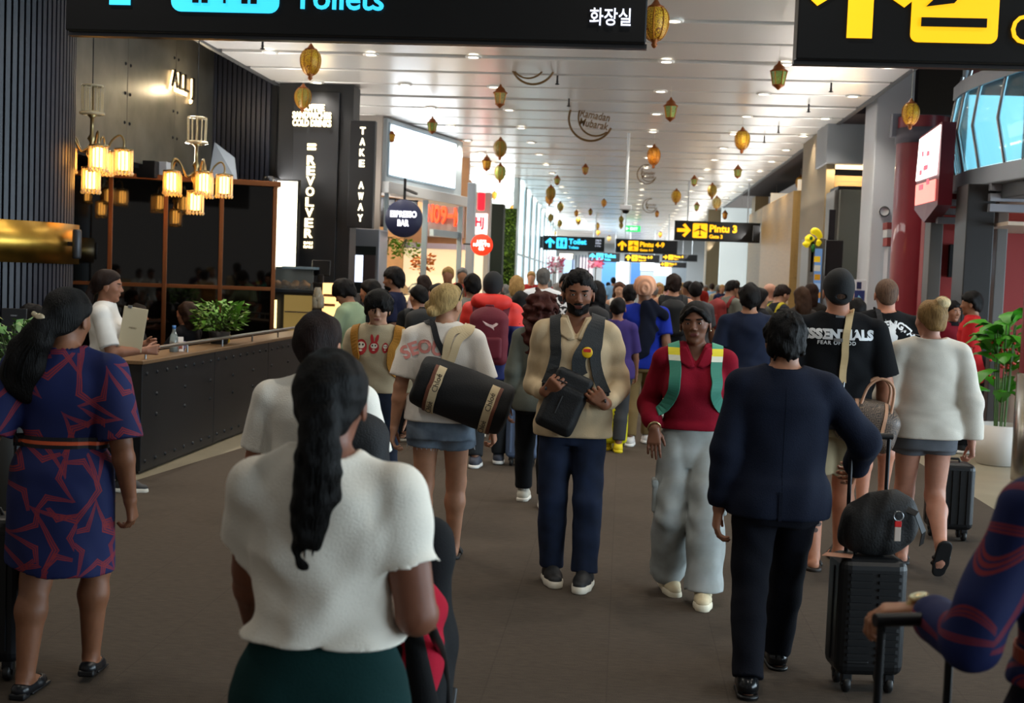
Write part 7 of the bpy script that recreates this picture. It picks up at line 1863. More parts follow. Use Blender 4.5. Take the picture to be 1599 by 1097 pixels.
bl_.strap('shoulder_strap', bl_.topM, [bl_l(664, 492, YB+.02), bl_l(668, 500, YB-.1), bl_l(678, 525, YB-.2), bl_l(692, 556, YB-.2)], .035, mat('#15161a', rough=.7), df, .005, .003)

# boy in sweatshirt
YY = 8.35
by_ = mk('boy in a beige sweatshirt with red doll prints and mustard backpack straps', 592, 449, YY, 180, w=.98, lod=0, facedetail=True, skin='#b78a70', sex='m', head=(6, 6, 0), feet=((-.09, -.12, 0, 0), (.09, .14, 0, 0)), arms=(('h', -8, 8, 10), ('h', 6, 8, 14)))
by_.finish_body(); by_.top(cloth('#b9a88a', .04), 'sweatshirt', ease=.026, hem=at(590, 612, YY)[2], sleeve=1.9, loose=.95, fold=.006, seed=121, sl_ease=.026, puff=.006, cuff=.032)
by_.pants(denim('#141a28', '#1d2638'), 'jeans'); by_.shoes('sneaker', mat('#2a2a2c'))
by_.hair('bowl', '#0b0807', t=.085); by_.face(brow='#1a120d', lips='#8a544a')
bb, _ = backpack(by_, 'mustard yellow backpack worn by the boy in the doll print sweatshirt', '#a06a10', size=(.3, .42, .15), sw=.05, strap_x=.102)
RED_, CR_, BK_ = mat('#b3262a', rough=.8), mat('#e6dccb', rough=.8), mat('#171310', rough=.8)
for (cx, w_, h_, ears) in ((.088, .040, .052, 0), (.0, .034, .040, 1), (-.075, .020, .034, 0)):
    z = at(590, 541, YY)[2]; D_ = (0, -1, 0); C_ = (cx, .5, z); Rr = (-1, 0, 0)
    by_.decal_shape('print_body', by_.topM, oval(w_, h_), RED_, C_, D_, .0025, right=Rr)
    by_.decal_shape('print_face', by_.topM, oval(w_*.68, h_*.42, c=(0, h_*.25)), CR_, C_, D_, .0037, right=Rr)
    for e in (-1, 1): by_.decal_shape('print_eye', by_.topM, oval(w_*.16, h_*.14, 10, (e*w_*.3, h_*.32)), BK_, C_, D_, .0048, right=Rr, rings=2)
    by_.decal_shape('print_band', by_.topM, oval(w_*.3, h_*.12, 10, (0, -h_*.4)), CR_, C_, D_, .0037, right=Rr, rings=2)
    if ears:
        for e in (-1, 1): by_.decal_shape('print_ear', by_.topM, oval(.011, .03, 12, (e*.016, h_+.016), -e*.2), RED_, C_, D_, .0025, right=Rr, rings=2)

# capped man, black tee, with strap and monogram bag
YC = 7.88
cp = mk('tall man in a black cap and black printed tee carrying a brown patterned bag', 1304, 412, YC, 0, w=1.12, lod=0, skin='#b0775c', dx=.03, sw=1.08, H=1.835,
        feet=((-.08, -.08, 0, 0), (.12, .2, .0, 0)), arms=(('h', -4, 10, 16), ('h', 2, 13, 22, {'curl': 50})))
cp.finish_body(); cp.top(cloth('#0e0f12', .05), ease=.026, hem=.86, sleeve=.86, loose=.95, fold=.006, seed=131, sl_ease=.030)
cp.pants(cloth('#8f8166', .06), 'shorts', hem=.80, rt=.016, rk=.034, fold=.006, e=.01); cp.shoes('sandal', mat('#17130f', rough=.6), mat('#241b14', rough=.6))
M_ = cp.shell(.055, (.44, .10), -.30, .03); M_.cut(cp.he((0, .50, -.28), (.4, .3, .34)), .012); M_.cut(cp.he((0, -.50, -.10), (.12, .12, .07)), .006); M_.disp(folds(7, .002, 30)); h_ = sdf_obj('cap', M_, .006, mat('#141416', rough=.85, bump=.3, bscale=200), cp.root)
Q = Model(); Q.add(p_ell(cp.hp(0, .52, .10), np.array((.28, .30, .035))*cp.hh, cp.HR@rotx(.12)), .01); sdf_obj('visor', Q, .006, mat('#141416', rough=.85), h_)
MB().lathe([(0, .008), (.009, .004), (.009, 0), (0, 0)], n=10).build('cap_button', mat('#141416', rough=.8), h_, loc=tuple(cp.hp(0, -.06, .55)))
cp.hair('buzz', '#4a3326', t=.012, nape=-.42)
PW = mat('#d9dadc', rough=.8)
zt_ = at(1300, 521, YC)[2]; cp.decal_text('print', cp.topM, 'ESSENTIALS', PW, (-.01, -.5, zt_), .078, (0, 1, 0), .003, bold=.005, spacing=1.05); cp.decal_text('print', cp.topM, 'FEAR OF GOD', PW, (-.02, -.5, zt_-.048), .030, (0, 1, 0), .003, bold=.001, spacing=1.2)
cp.decal_shape('neck_label', cp.topM, [(-.028, -.006), (.028, -.006), (.028, .006), (-.028, .006)], mat('#5a5a5c', rough=.8), (-.0, -.5, at(1297, 493, YC)[2]), (0, 1, 0), .003, rings=2)
tt = mat('#4a3a34', rough=.7); pk = cp.M
for k in range(7):
    z = .24+k*.035; c = cp.knee[0]+(cp.A[0]-cp.knee[0])*((cp.knee[0][2]-z)/(cp.knee[0][2]-cp.A[0][2])); cp.decal_shape('leg_tattoo', cp.M, oval(.016+.008*math.sin(k*2.1), .014, 10, (.018*math.sin(k*1.7), 0)), tt, c+np.array((.01, -.2, 0)), (0, 1, 0), .0012, parent=cp.body, rings=2)
mb_ = thing_on(cp, 'travel_bag', 'brown monogram patterned travel bag with tan handles held by the capped man', 'bag')
def cpl(px, py, Yw):
    return wl_(0, cp.root.location[0], YC, at(px, py, Yw))
c0 = cpl(1352, 665, YC-.12); MG = monogram_mat(); M_ = Model(); M_.add(p_box(c0, (.185, .11, .125), .07, roty(.28)), .03); M_.add(p_ell(c0+np.array((0, 0, .06)), (.17, .10, .10)), .05); M_.disp(folds(141, .007, 16)); sdf_obj('bag_body', M_, .009, MG, mb_)
TAN = mat('#b98a6c', rough=.5)
for s_, dy in ((-1, -.08), (1, .05)):
    a = [(c0[0]-.06, c0[1]+dy, c0[2]+.10), (c0[0]-.01, c0[1]+dy*.8, c0[2]+.24), (c0[0]+.07, c0[1]+dy*.8, c0[2]+.29), (c0[0]+.14, c0[1]+dy*.8, c0[2]+.23), (c0[0]+.12, c0[1]+dy, c0[2]+.05)]
    MB().tube([tuple(q) for q in _cr(a, 20)], .0085, 8).build('handle', TAN, mb_)
for xo in (-.09, .09):
    P_ = M_.project(_cr([c0+np.array((xo+.02, -.05, .16)), c0+np.array((xo, -.14, .05)), c0+np.array((xo-.02, -.14, -.06)), c0+np.array((xo-.03, -.06, -.13))], 18), .002); MB().ribbon(P_, M_.grad(P_), .02, .004).build('leather_trim', TAN, mb_)
cp.strap('shoulder_strap', cp.topM, [cpl(1328, 484, YC+.04), cpl(1328, 487, YC-.06), cpl(1325, 520, YC-.2), cpl(1321, 560, YC-.2), cpl(1318, 598, YC-.18)], .042, mat('#c4a779', rough=.7), mb_, .006, .004)
MB().tube([cpl(1318, 596, YC-.19), cpl(1316, 615, YC-.19), cpl(1322, 640, YC-.2)], .006, 6).build('strap_clip', STEEL, mb_); MB().box((-.026, -.008, -.01), (.026, .003, .01)).build('buckle', STEEL, mb_, loc=tuple(cp.topM.ray([cpl(1324, 535, YC-.5)], (0, 1, 0), .014)[0]))

# shaved man in black tee
YT = 10.0
sh_ = mk('shaved headed man in a black tee with white arched back print', 1386, 431, YT, 0, w=1.14, lod=0, skin='#b57a60', sw=1.06, dx=.0, feet=((-.12, -.1, 0, 0), (.1, .22, .05, 14)), arms=(('h', 4, 14, 14), ('h', -4, 14, 12)))
sh_.finish_body(); sh_.top(cloth('#0d0e10', .05), ease=.026, hem=.86, sleeve=.84, loose=.95, fold=.005, seed=151, sl_ease=.03); sh_.pants(cloth('#17181c'), 'shorts', hem=.95, rt=.016, rk=.034, e=.01); sh_.shoes('sandal', mat('#151515'), mat('#151515'))
sh_.hair('buzz', '#5a4436', t=.01, nape=-.40)
zt_ = at(1390, 510, YT)[2]; sh_.decal_text('print', sh_.topM, 'STRENGTH', PW, (.03, -.5, zt_+.02), .075, (0, 1, 0), .003, arc=.17, bold=.003)
sh_.decal_shape('print_figure', sh_.topM, [(-.05, -.13), (.0, -.15), (.06, -.12), (.07, -.05), (.05, .0), (.07, .04), (.03, .05), (.0, .02), (-.04, .04), (-.06, -.02), (-.03, -.06)], PW, (.0, -.5, zt_-.02), (0, 1, 0), .003)
for k in range(9):
    a = D2R(20+k*17); c_, s_ = math.cos(a), math.sin(a); sh_.decal_shape('print_ray', sh_.topM, [(c_*.085-s_*.003, s_*.085+c_*.003), (c_*.125, s_*.125), (c_*.085+s_*.003, s_*.085-c_*.003)], PW, (.01, -.5, zt_-.06), (0, 1, 0), .003, rings=2)
sh_.strap('bag_strap', sh_.topM, [(-.07, .1, 1.55), (-.07, -.02, 1.6), (-.07, -.14, 1.5), (.0, -.2, 1.3), (.1, -.2, 1.1), (.17, -.12, .97)], .04, mat('#15161a', rough=.7), sh_.root, .005, .003)

# woman in white sweater
YX = 8.02
ws = mk('blonde woman with a high bun in a loose white sweater and grey shorts', 1448, 470, YX, 0, sex='f', w=1.06, lod=0, skin='#b5806a', head=(18, 0, 0), dx=.03, sw=1.10, H=1.66,
        feet=((-.07, .12, 0, 0), (.06, -.30, .13, 62)), arms=(('h', 2, 12, 14), ('h', -6, 12, 10, {'curl': 50})))
ws.finish_body(); ws.top(knit('#d5cdc0'), 'sweater', ease=.029, hem=at(1450, 682, YX)[2], sleeve=2.12, loose=1.0, neck='wide', fold=.004, seed=161, sl_ease=.036, puff=.012, cuff=.036, flare=.006)
ws.pants(cloth('#5d6066'), 'shorts', hem=.36, rt=.008, rk=.018, e=.008, fold=.003); ws.shoes('sandal', mat('#0f0f11'), mat('#101012', rough=.7))
ws.hair('bun', '#8a6a40', t=.055, nape=-.34, line=(.36, .27), bun=(.14, -.32, .46), br=(.20, .18, .19), extra=(((0.05, -.42, -.1), (.2, .1, .16)),))
Q = Model(); Q.add(s_p := p_ell(ws.hp(.14, -.33, .47), np.array((.205, .185, .195))*ws.hh), .01); Q.disp(folds(5, .004, 60)); sdf_obj('bun_highlight', Q, .006, hairm('#cdb58a'), ws.root)
npt = ws.M.ray([ws.hp(.02, -1.2, -.62)], (0, 1, 0), .001)[0]
ws.decal_shape('neck_tattoo', ws.M, [(.0, .026), (.008, .008), (.024, .006), (.012, -.006), (.014, -.022), (0, -.012), (-.014, -.022), (-.012, -.006), (-.024, .006), (-.008, .008)], mat('#6a5a5c', rough=.6), ws.hp(.02, -1.2, -.60), (0, 1, 0), .0012, parent=ws.body, rings=3)
suitcase('small black upright suitcase beside the woman in the white sweater', gnd(1478, 840), 0, '#131416', (.30, .22, .46), handle=.0, vertical=True)
# ------------------------------------------------------------------ the crowd
def crowd(label, px, ytop, Y, face=0, sex='m', skin='#a9795b', top=('#333333', .6, .46), bot=('#23262e', 1.93), hair=('short', '#120c09', {}), shoe='#2a2a2c', sole='#cfcbc0', w=1.0, lod=None, group=None, head=(0, 0, 0), arms=None, feet=None, H=None, sit=None, lean=0.0, neck='crew', loose=.75, ease=None, dx=0.0):
    lod = lod if lod is not None else (1 if Y < 15.5 else 2)
    k = dict(sex=sex, w=w, lod=lod, skin=skin, group=group, head=head, arms=arms, feet=feet, sit=sit, lean=lean, dx=dx)
    if H: k['H'] = H
    s_ = rnd.choice((-1, 1)); k['feet'] = feet or ((-.09, .14*s_, 0, 0), (.09, -.16*s_, 0, 4))
    if arms is None: k['arms'] = (('h', -12*s_, 8, 14), ('h', 14*s_, 8, 18))
    P = mk(label, px, ytop, Y, face, **k); P.finish_body()
    e = ease if ease is not None else (.02 if lod < 2 else .022)
    tm = top[0] if not isinstance(top[0], str) else cloth(top[0], .06)
    P.top(tm, 'shirt', ease=e, hem=top[2]*P.H+P.dz, sleeve=top[1], loose=loose, fold=.005 if lod < 2 else 0, seed=int(px), sl_ease=e*1.1, neck=neck)
    bm = bot[0] if not isinstance(bot[0], str) else cloth(bot[0], .06)
    P.pants(bm, 'trousers' if bot[1] > 1 else 'shorts', hem=bot[1], fold=.004 if lod < 2 else 0, rt=.012, rk=.022, ra=.028, e=.010 if lod < 2 else .014)
    P.shoes('sneaker', mat(shoe, rough=.6), mat(sole, rough=.6))
    if hair[0] != 'none': P.hair(hair[0], hair[1], **hair[2])
    return P
DK = '#0d0908'; BRW = '#2a1a12'
# person with red and navy rain jacket
RB_M, nt_, b_ = _new('two_tone_jacket'); N_, L_ = nt_.nodes, nt_.links; tc_ = N_.new('ShaderNodeTexCoord'); sx_ = N_.new('ShaderNodeSeparateXYZ'); L_.new(tc_.outputs['Object'], sx_.inputs[0])
gt_ = N_.new('ShaderNodeMath'); gt_.operation = 'GREATER_THAN'; gt_.inputs[1].default_value = 1.26; L_.new(sx_.outputs[2], gt_.inputs[0]); mx_ = N_.new('ShaderNodeMix'); mx_.data_type = 'RGBA'; mx_.inputs[6].default_value = lin('#1c2a66'); mx_.inputs[7].default_value = lin('#d0281e'); L_.new(gt_.outputs[0], mx_.inputs[0]); L_.new(mx_.outputs[2], b_.inputs['Base Color']); b_.inputs['Roughness'].default_value = .6
rj = crowd('person in a red and navy rain jacket and black cap with maroon backpack', 771, 421, 11.3, 0, w=1.1, top=(RB_M, 1.9, .46), bot=('#2a2d30', 1.93), hair=('none',), shoe='#3a3d48', sole='#dcdad4', ease=.034, skin='#8a5f48')
M_ = rj.shell(.06, (.42, .08), -.32, .03); M_.cut(rj.he((0, .50, -.28), (.4, .3, .34)), .012); sdf_obj('cap', M_, .008, mat('#0e0e10', rough=.8), rj.root)
Q = Model(); Q.add(p_cone((-.11, -.085, 1.47), (.11, -.085, 1.47), .065, .065, (0, 0, 1), .8), .05); Q.add(p_ell((0, -.08, 1.45), (.17, .10, .085)), .05); Q.disp(folds(4, .006, 30)); sdf_obj('hood', Q, .011, mat('#d0281e', rough=.6), rj.topO)
mbk, MM = backpack(rj, 'maroon backpack with a pale leaping logo on the rain jacket', '#5e0f20', size=(.34, .50, .18), zc=1.17, c2=mat('#5e0f20', rough=.7))
cat_ = [(-.07, .035), (-.03, .01), (.02, .0), (.05, .02), (.07, .012), (.06, -.002), (.03, -.022), (.035, -.045), (.02, -.03), (.0, -.02), (-.04, -.002)]
rj.decal_shape('leaping_logo', MM, cat_, mat('#d9b9b4', rough=.6), (.02, -.9, 1.27), (0, 1, 0), .003, parent=mbk)
# curly haired woman and the blue suitcase
cu = crowd('woman with long curly auburn hair, grey top and black leggings', 846, 457, 9.5, 0, 'f', '#8a5a44', ('#55574f', 1.5, .46), ('#0f1013', 1.90), ('curly', '#3a1710', dict(t=.13, length=1.5, width=.42, rough=.016, freq=75, bias=(1, 1, .7), locks=150, lock_len=.45)), '#b9b3a4', '#d9d4c8')
for i in (0, 1):
    a = cu.A[i]; Q = Model(); Q.add(p_cone(a+np.array((0, -.004, .02)), a+np.array((0, -.01, .11)), .036, .036, cb=True), .01); sdf_obj('sock', Q, .008, cloth('#d8d4cc'), cu.root)
suitcase('slate blue upright suitcase behind the curly haired woman', gnd(815, 726), 0, '#56657f', (.30, .22, .50), handle=.3, vertical=True)
# turban man
tb = crowd('man in a salmon turban and royal blue tee with dark jacket over shoulder', 1008, 431, 13.3, 0, w=1.1, skin='#7d5640', top=('#16298a', .75, .47), bot=('#6e5a3a', 1.93), hair=('none',), shoe='#c9c6c4', sole='#e2e0dc', lod=1, H=1.73)
Q = Model(); Q.add(tb.he((0, -.05, .26), (.48, .54, .48)), .02); Q.add(tb.he((0, -.32, .2), (.34, .30, .42)), .06)
def wrap(X, Y, Z):
    c = tb.hp(0, -.5, .15); x, z = (X-c[0])/tb.hh, (Z-c[2])/tb.hh; return (.006*np.sin(26*(np.sqrt(x*x*1.8+z*z)))).astype(np.float32)
Q.disp(wrap); Q.keep(p_plane(tb.hp(0, .35, .05), tb.HR@np.array((0, .25, -1))), .012); sdf_obj('turban', Q, .007, cloth('#cf9a7c', .05), tb.root)
jk = thing_on(tb, 'folded_jacket', 'dark navy jacket slung over the shoulder of the man in the turban', 'jacket')
Q = Model(); Q.add(p_cone((.06, -.13, 1.42), (-.02, -.16, .98), .075, .11, (0, 1, 0), .35), .03); Q.add(p_cone((.08, -.12, 1.42), (.20, -.12, 1.36), .06, .06, (0, 1, 0), .5), .04); Q.add(p_cone((.06, -.02, 1.46), (.08, .08, 1.38), .07, .06, (0, 0, 1), .5), .04); Q.disp(folds(33, .010, 34, (1, .4, .3))); sdf_obj('jacket_cloth', Q, .009, cloth('#0f1322'), jk)
# others at middle distance
P_ = crowd('man in a plain navy tee with thick black hair walking away right of centre', 1172, 440, 11.5, 0, w=1.12, skin='#9a6b50', top=('#161d30', .75, .46), bot=('#1b1d24', 1.9), hair=('short', DK, dict(t=.08, nape=-.40)), arms=(('h', -6, 12, 14), ('h', 4, 10, 16)))
P_ = crowd('man in a sleeveless top with a flat black backpack in mid crowd', 1053, 426, 16.4, 0, w=1.1, skin='#b58468', top=('#2a2c30', 0, .47), bot=('#30333a', .9), hair=('short', '#20130d', dict(t=.09, nape=-.38)), lod=1); backpack(P_, 'flat black backpack on the man in the sleeveless top', '#101214', size=(.32, .46, .13), pocket=False)
crowd('woman in a white tank top and pale trousers coming towards us', 968, 438, 20, 180, 'f', '#b98f74', ('#d9d2c8', 0, .54), ('#b9b29c', 1.93), ('long', '#4a2e1e', dict(length=.8)), lod=1, neck='tank')
crowd('grey haired man in a white shirt left of the bearded man', 849, 416, 17, 0, skin='#a87c62', top=('#dfe3e8', 1.9, .46), bot=('#3a3d44', 1.93), hair=('short', '#5c5a58', {}), w=1.08, lod=1)
pb = crowd('man in a black top with a white printed patch behind the bearded man', 886, 424, 15, 180, skin='#8d6048', top=('#15161a', .7, .46), bot=('#23252a', 1.93), hair=('short', DK, {}), w=1.05)
pb.decal_shape('white_patch', pb.topM, [(-.11, -.1), (.11, -.1), (.11, .13), (-.11, .13)], mat('#d8dade', rough=.8), (.03, .5, 1.34), (0, -1, 0), .004, right=(-1, 0, 0)); pb.decal_shape('round_mark', pb.topM, oval(.07, .07), mat('#15161a', rough=.8), (.02, .5, 1.30), (0, -1, 0), .007, right=(-1, 0, 0)); pb.decal_text('print', pb.topM, 'X', mat('#e8e8ea', rough=.8), (.03, .5, 1.30), .10, (0, -1, 0), .010, right=(-1, 0, 0), bold=.006)
crowd('short dark haired person in black tee and beige trousers behind the curly haired woman', 814, 452, 12.4, 0, 'f', '#93664c', ('#121316', .7, .46), ('#a08c6c', 1.9), ('slick', DK, dict(t=.09, nape=-.45)))
crowd('blond person near the bright windows on the left', 808, 428, 18, 0, 'f', '#b98f74', ('#6f675c', .8, .46), ('#3a3a40', 1.93), ('long', '#9a7a4a', dict(length=.6)))
P_ = crowd('man in a grey tee with a red backpack looking down to the right', 1140, 434, 20, -55, skin='#9a7058', top=('#6a6c64', .7, .46), bot=('#15161a', .9), hair=('short', DK, {}), head=(0, 22, 0), lod=1); backpack(P_, 'dark red backpack on the man in the grey tee', '#7a1c1c', size=(.32, .46, .18))
crowd('woman in black beside the man with the red backpack', 1160, 446, 21, 60, 'f', '#a87c62', ('#131417', .7, .46), ('#17181c', .9), ('long', '#1a100c', dict(length=.7)))
crowd('man with short dark hair in a grey shirt left of the rain jacket', 738, 425, 13.4, 25, skin='#7d543e', top=('#77756c', .8, .46), bot=('#2a2c33', 1.93), hair=('short', DK, dict(t=.07)), lod=1)
nb = crowd('bearded man in navy shirt standing in profile at the espresso queue', 616, 415, 13.6, 82, skin='#8a5d45', top=('#161b33', .8, .46), bot=('#1d1f27', 1.93), hair=('short', DK, dict(t=.10, top=.04)), lod=1)
nb.patch('beard', nb.he((0, .17, -.40), (.30, .30, .18)), .006, hairm(DK))
gt = crowd('person in a pale green tee looking down at the cafe counter', 555, 431, 12.0, 70, 'f', '#a87458', ('#8a9a7c', .9, .46), ('#2c2f36', 1.93), ('bowl', DK, dict(t=.10)), head=(10, 30, 0), lean=.05, arms=(('t', (-.16, .34, 1.02)), ('t', (.16, .34, 1.02))))
crowd('person with black bobbed hair behind the green tee', 579, 434, 12.9, 80, 'f', '#a87458', ('#17181c', .8, .46), ('#1c1d22', 1.93), ('long', DK, dict(t=.08, length=.55)))
P_ = crowd('person in black with a big black backpack in the espresso queue', 655, 442, 12.6, 20, 'f', '#a87458', ('#0f1012', .8, .46), ('#17181c', 1.93), ('slick', DK, dict(t=.07)), head=(30, 0, 0)); backpack(P_, 'bulky black backpack worn in the espresso queue', '#0c0d0f', size=(.34, .5, .2))
crowd('woman in a pale blouse by the espresso counter', 661, 427, 17.5, 40, 'f', '#b98f74', ('#b9a8a8', .8, .46), ('#3a3a40', 1.93), ('long', '#20140f', dict(length=.6)))
crowd('woman in a pink flowered top facing the blonde woman', 684, 440, 13.8, 80, 'f', '#b58068', ('#c98f8c', .8, .46), ('#4a3a34', 1.93), ('long', DK, dict(length=.7)))
P_ = crowd('person in black with a square black backpack right of the bearded man', 932, 436, 14.2, 0, 'f', '#8d6048', ('#131417', .8, .46), ('#1b1d22', 1.93), ('long', DK, dict(length=.6))); backpack(P_, 'square black backpack right of the bearded man', '#111216', size=(.32, .46, .17))
crowd('man in a black tee just left of the salmon turban', 984, 441, 15.2, 0, 'm', '#8d6048', ('#0f1012', .8, .46), ('#1b1d22', 1.93), ('short', DK, {}))
yl = crowd('person in dark grey leggings and yellow shoes hidden behind the bearded man', 966, 462, 12.7, 0, 'f', '#8d6048', ('#3c2f66', .9, .48), ('#3b3c3e', 1.85), ('slick', DK, {}), '#e0c81c', '#e0c81c', feet=((-.05, .1, 0, 0), (.06, -.06, 0, 0)))
suitcase('bright yellow suitcase peeking out behind the bearded man', (gnd(951, 702)[0], gnd(951, 702)[1]), .1, '#d6d018', (.34, .22, .48), handle=.3)
crowd('dark haired person in grey far behind the woman in red', 1087, 437, 16.8, 0, 'm', '#8d6048', ('#4a4c50', .8, .46), ('#23252a', 1.93), ('short', DK, {}))
crowd('man turning his head left behind the sleeveless man', 1076, 437, 21, 60, 'm', '#7d543e', ('#2c3340', .8, .46), ('#23252a', 1.93), ('short', DK, {}))
P_ = crowd('man in a black tee with yellow edged backpack looking down near the wood blocks', 1217, 440, 17.2, -65, 'm', '#a87c62', ('#23252a', .8, .46), ('#23252a', 1.93), ('short', '#20140f', {}), head=(0, 24, 0), lod=1); backpack(P_, 'dark backpack with yellow straps near the wooden blocks', '#2c2d24', straps=mat('#b3a61c', rough=.7), size=(.32, .46, .17))
crowd('bald man next to the man with yellow backpack straps', 1203, 439, 18.6, -60, 'm', '#c08e78', ('#4a4c40', .8, .46), ('#23252a', 1.93), ('none',))
crowd('long haired woman in dark top left of the capped man', 1252, 446, 16.2, 20, 'f', '#a87c62', ('#3a3430', .8, .46), ('#23252a', 1.93), ('long', '#3a2618', dict(length=.9, t=.08)))
crowd('second long haired woman in dark top beside the display machine', 1268, 441, 18.5, -20, 'f', '#a87c62', ('#2c2824', .8, .46), ('#23252a', 1.93), ('long', '#2a1a12', dict(length=.9, t=.08)))
crowd('dark haired woman looking right behind the navy tee man', 1188, 447, 15.8, -70, 'f', '#a87c62', ('#1b1c20', .8, .46), ('#23252a', 1.93), ('long', DK, dict(length=.6)))
crowd('person in dark clothes between the capped man and the shaved man', 1337, 462, 12.5, 0, 'f', '#a87c62', ('#17181c', .8, .46), ('#1c1d22', 1.93), ('long', DK, dict(length=.6)))
# red shirted staff by the red wall
stf = crowd('staff member in a red polo with black trim standing in profile', 1519, 455, 14.0, 72, 'm', '#8f6248', ('#b01e22', .80, .44), ('#0f1013', 1.96), ('short', DK, dict(t=.09, nape=-.40)), '#141416', '#d9d6d0', lod=1, w=.98, arms=(('h', 4, 6, 10), ('h', 0, 8, 12)), feet=((-.08, .02, 0, 0), (.09, -.04, 0, 0)))
stf.collar(cloth('#1a1216'), stf.topO, stand=.02, spread=.03, open_=.3)
st2 = crowd('staff member in a maroon jacket facing his red shirted colleague', 1488, 466, 14.58, 205, 'm', '#8f6248', ('#6a1420', 1.9, .46), ('#0f1013', 1.93), ('short', DK, {}), lod=1, w=.98); st2.face(brow=DK, eyes=True)
st2.collar(cloth('#0d0d10'), st2.topO, stand=.03, spread=.04, open_=0)
# far heads in the crowd
fr2 = random.Random(21); used = set(); spots = [(o_.location[0], o_.location[1]) for o_ in bpy.data.objects if o_.name.startswith('person') and o_.parent is None]
TC = [('white', '#d4d6d8'), ('navy', '#1b2440'), ('black', '#131417'), ('grey', '#6e7074'), ('beige', '#b39f80'), ('olive', '#5a5c40'), ('red', '#8e2420'), ('sky blue', '#7fa6c8'), ('pink', '#c48a90'), ('brown', '#5c4432')]
HC = [('black', '#0d0908'), ('brown', '#2e1c12'), ('blond', '#9a7a4a'), ('grey', '#6c6a68')]
XS_ = [830, 842, 858, 872, 902, 914, 926, 940, 950, 958, 974, 988, 996, 1022, 1030, 1040, 1066, 1072, 1094, 1102, 1112, 1122, 1128, 1150, 700, 722, 790, 1004, 1016, 1048]
for k, x in enumerate(XS_):
    for _ in range(60):
        Y = fr2.uniform(22, 46) if x > 800 else fr2.uniform(18.2, 22)
        pX = at(x, 450, Y)[0]
        if all((pX-a_)**2+(Y-b_)**2 > .75**2 for a_, b_ in spots): break
    spots.append((pX, Y))
    for _ in range(40):
        t_, h_ = fr2.choice(TC), fr2.choice(HC); f_ = fr2.choice((0, 0, 0, 180)); ky = (t_[0], h_[0], f_)
        if ky not in used: break
    used.add(ky); sx2 = fr2.choice('mf'); Hh = fr2.uniform(1.62, 1.82) if sx2 == 'm' else fr2.uniform(1.55, 1.70)
    p = at(x, 450, Y); yt = 438-(Hh-HCAM)*FPX/Y+.038*(x-975)
    crowd('distant %s-haired person in a %s top walking %s in the crowd' % (h_[0], t_[0], 'away' if f_ == 0 else 'this way'), x, yt, Y, f_+fr2.uniform(-12, 12), sx2, fr2.choice(('#a9795b', '#8d6048', '#c09478')), (t_[1], fr2.choice((.7, .8, 1.85)), .46), (fr2.choice(('#23262e', '#1b1c20', '#4a4640')), fr2.choice((1.93, 1.93, .9))), ('short' if sx2 == 'm' else fr2.choice(('long', 'slick')), h_[1], dict(length=.6) if sx2 == 'f' else {}), H=Hh, group='distant walkers in the crowd')
# ------------------------------------------------------------------ cafe guests and staff
wt_ = crowd('cafe waitress in a white tee with a long brown ponytail holding a menu', 172, 416, 9.15, -78, 'f', '#8d5f48', ('#d2cfca', .85, .46), ('#16171b', 1.93), ('pony', '#1e120d', dict(t=.06, tie=(0, -.46, .08), tail=((-.0, -.62, -.4), (.05, -.55, -1.0), (.1, -.45, -1.6)), rad=(.11, .16, .15, .05))), lod=0, arms=(('t', (-.17, .26, 1.08), None, {'curl': 50}), ('t', (.10, .30, 1.05), None, {'curl': 50})), dx=-.02)
wt_.face(brow=DK)
mn = empty('menu_board', tuple(at(207, 516, 9.05)), .35, 'tall cream menu folder held up by the waitress', 'menu'); box('cover', (-.085, -.006, -.15), (.085, .006, .17), mat('#b9aa8c', rough=.6), mn, .003, rot=(0, .14, 0)); text('lettering', 'MENU', mat('#6a5c48', rough=.7), mn, (0, -.0075, .02), (PI/2, .14, 0), fit=(.05, .012), size=.03, extrude=.0004)
box('clip', (-.06, -.010, .16), (-.03, .010, .18), STEEL, mn, .002, rot=(0, .14, 0))
def chair(label, x, y, rz, seat=.47):
    r = empty('cafe_chair', (x, y, 0), rz, label, 'chair'); m = mat('#3a2416', rough=.45)
    box('seat', (-.21, -.21, seat-.05), (.21, .21, seat), mat('#5c2a1c', rough=.5), r, .02, 3); box('backrest', (-.2, -.215, seat+.2), (.2, -.185, seat+.46), m, r, .012)
    for sx_ in (-1, 1):
        for sy in (-1, 1): MB().tube([(sx_*.18, sy*.18, seat-.05), (sx_*.2, sy*.2, 0)], .015, 8).build('leg', m, r)
        MB().tube([(sx_*.185, -.2, seat-.02), (sx_*.185, -.2, seat+.42)], .013, 8).build('back_post', m, r)
    return r
def table(label, x, y):
    r = empty('cafe_table', (x, y, 0), 0, label, 'table'); MB().lathe([(0, .74), (.36, .74), (.37, .755), (.36, .77), (0, .77)], n=36).build('table_top', mat('#4a2c18', rough=.35), r)
    MB().tube([(0, 0, .02), (0, 0, .74)], .035, 12).build('pedestal', BLACKP, r); MB().lathe([(0, 0), (.24, 0), (.24, .015), (.05, .04), (0, .04)], n=28).build('base', BLACKP, r)
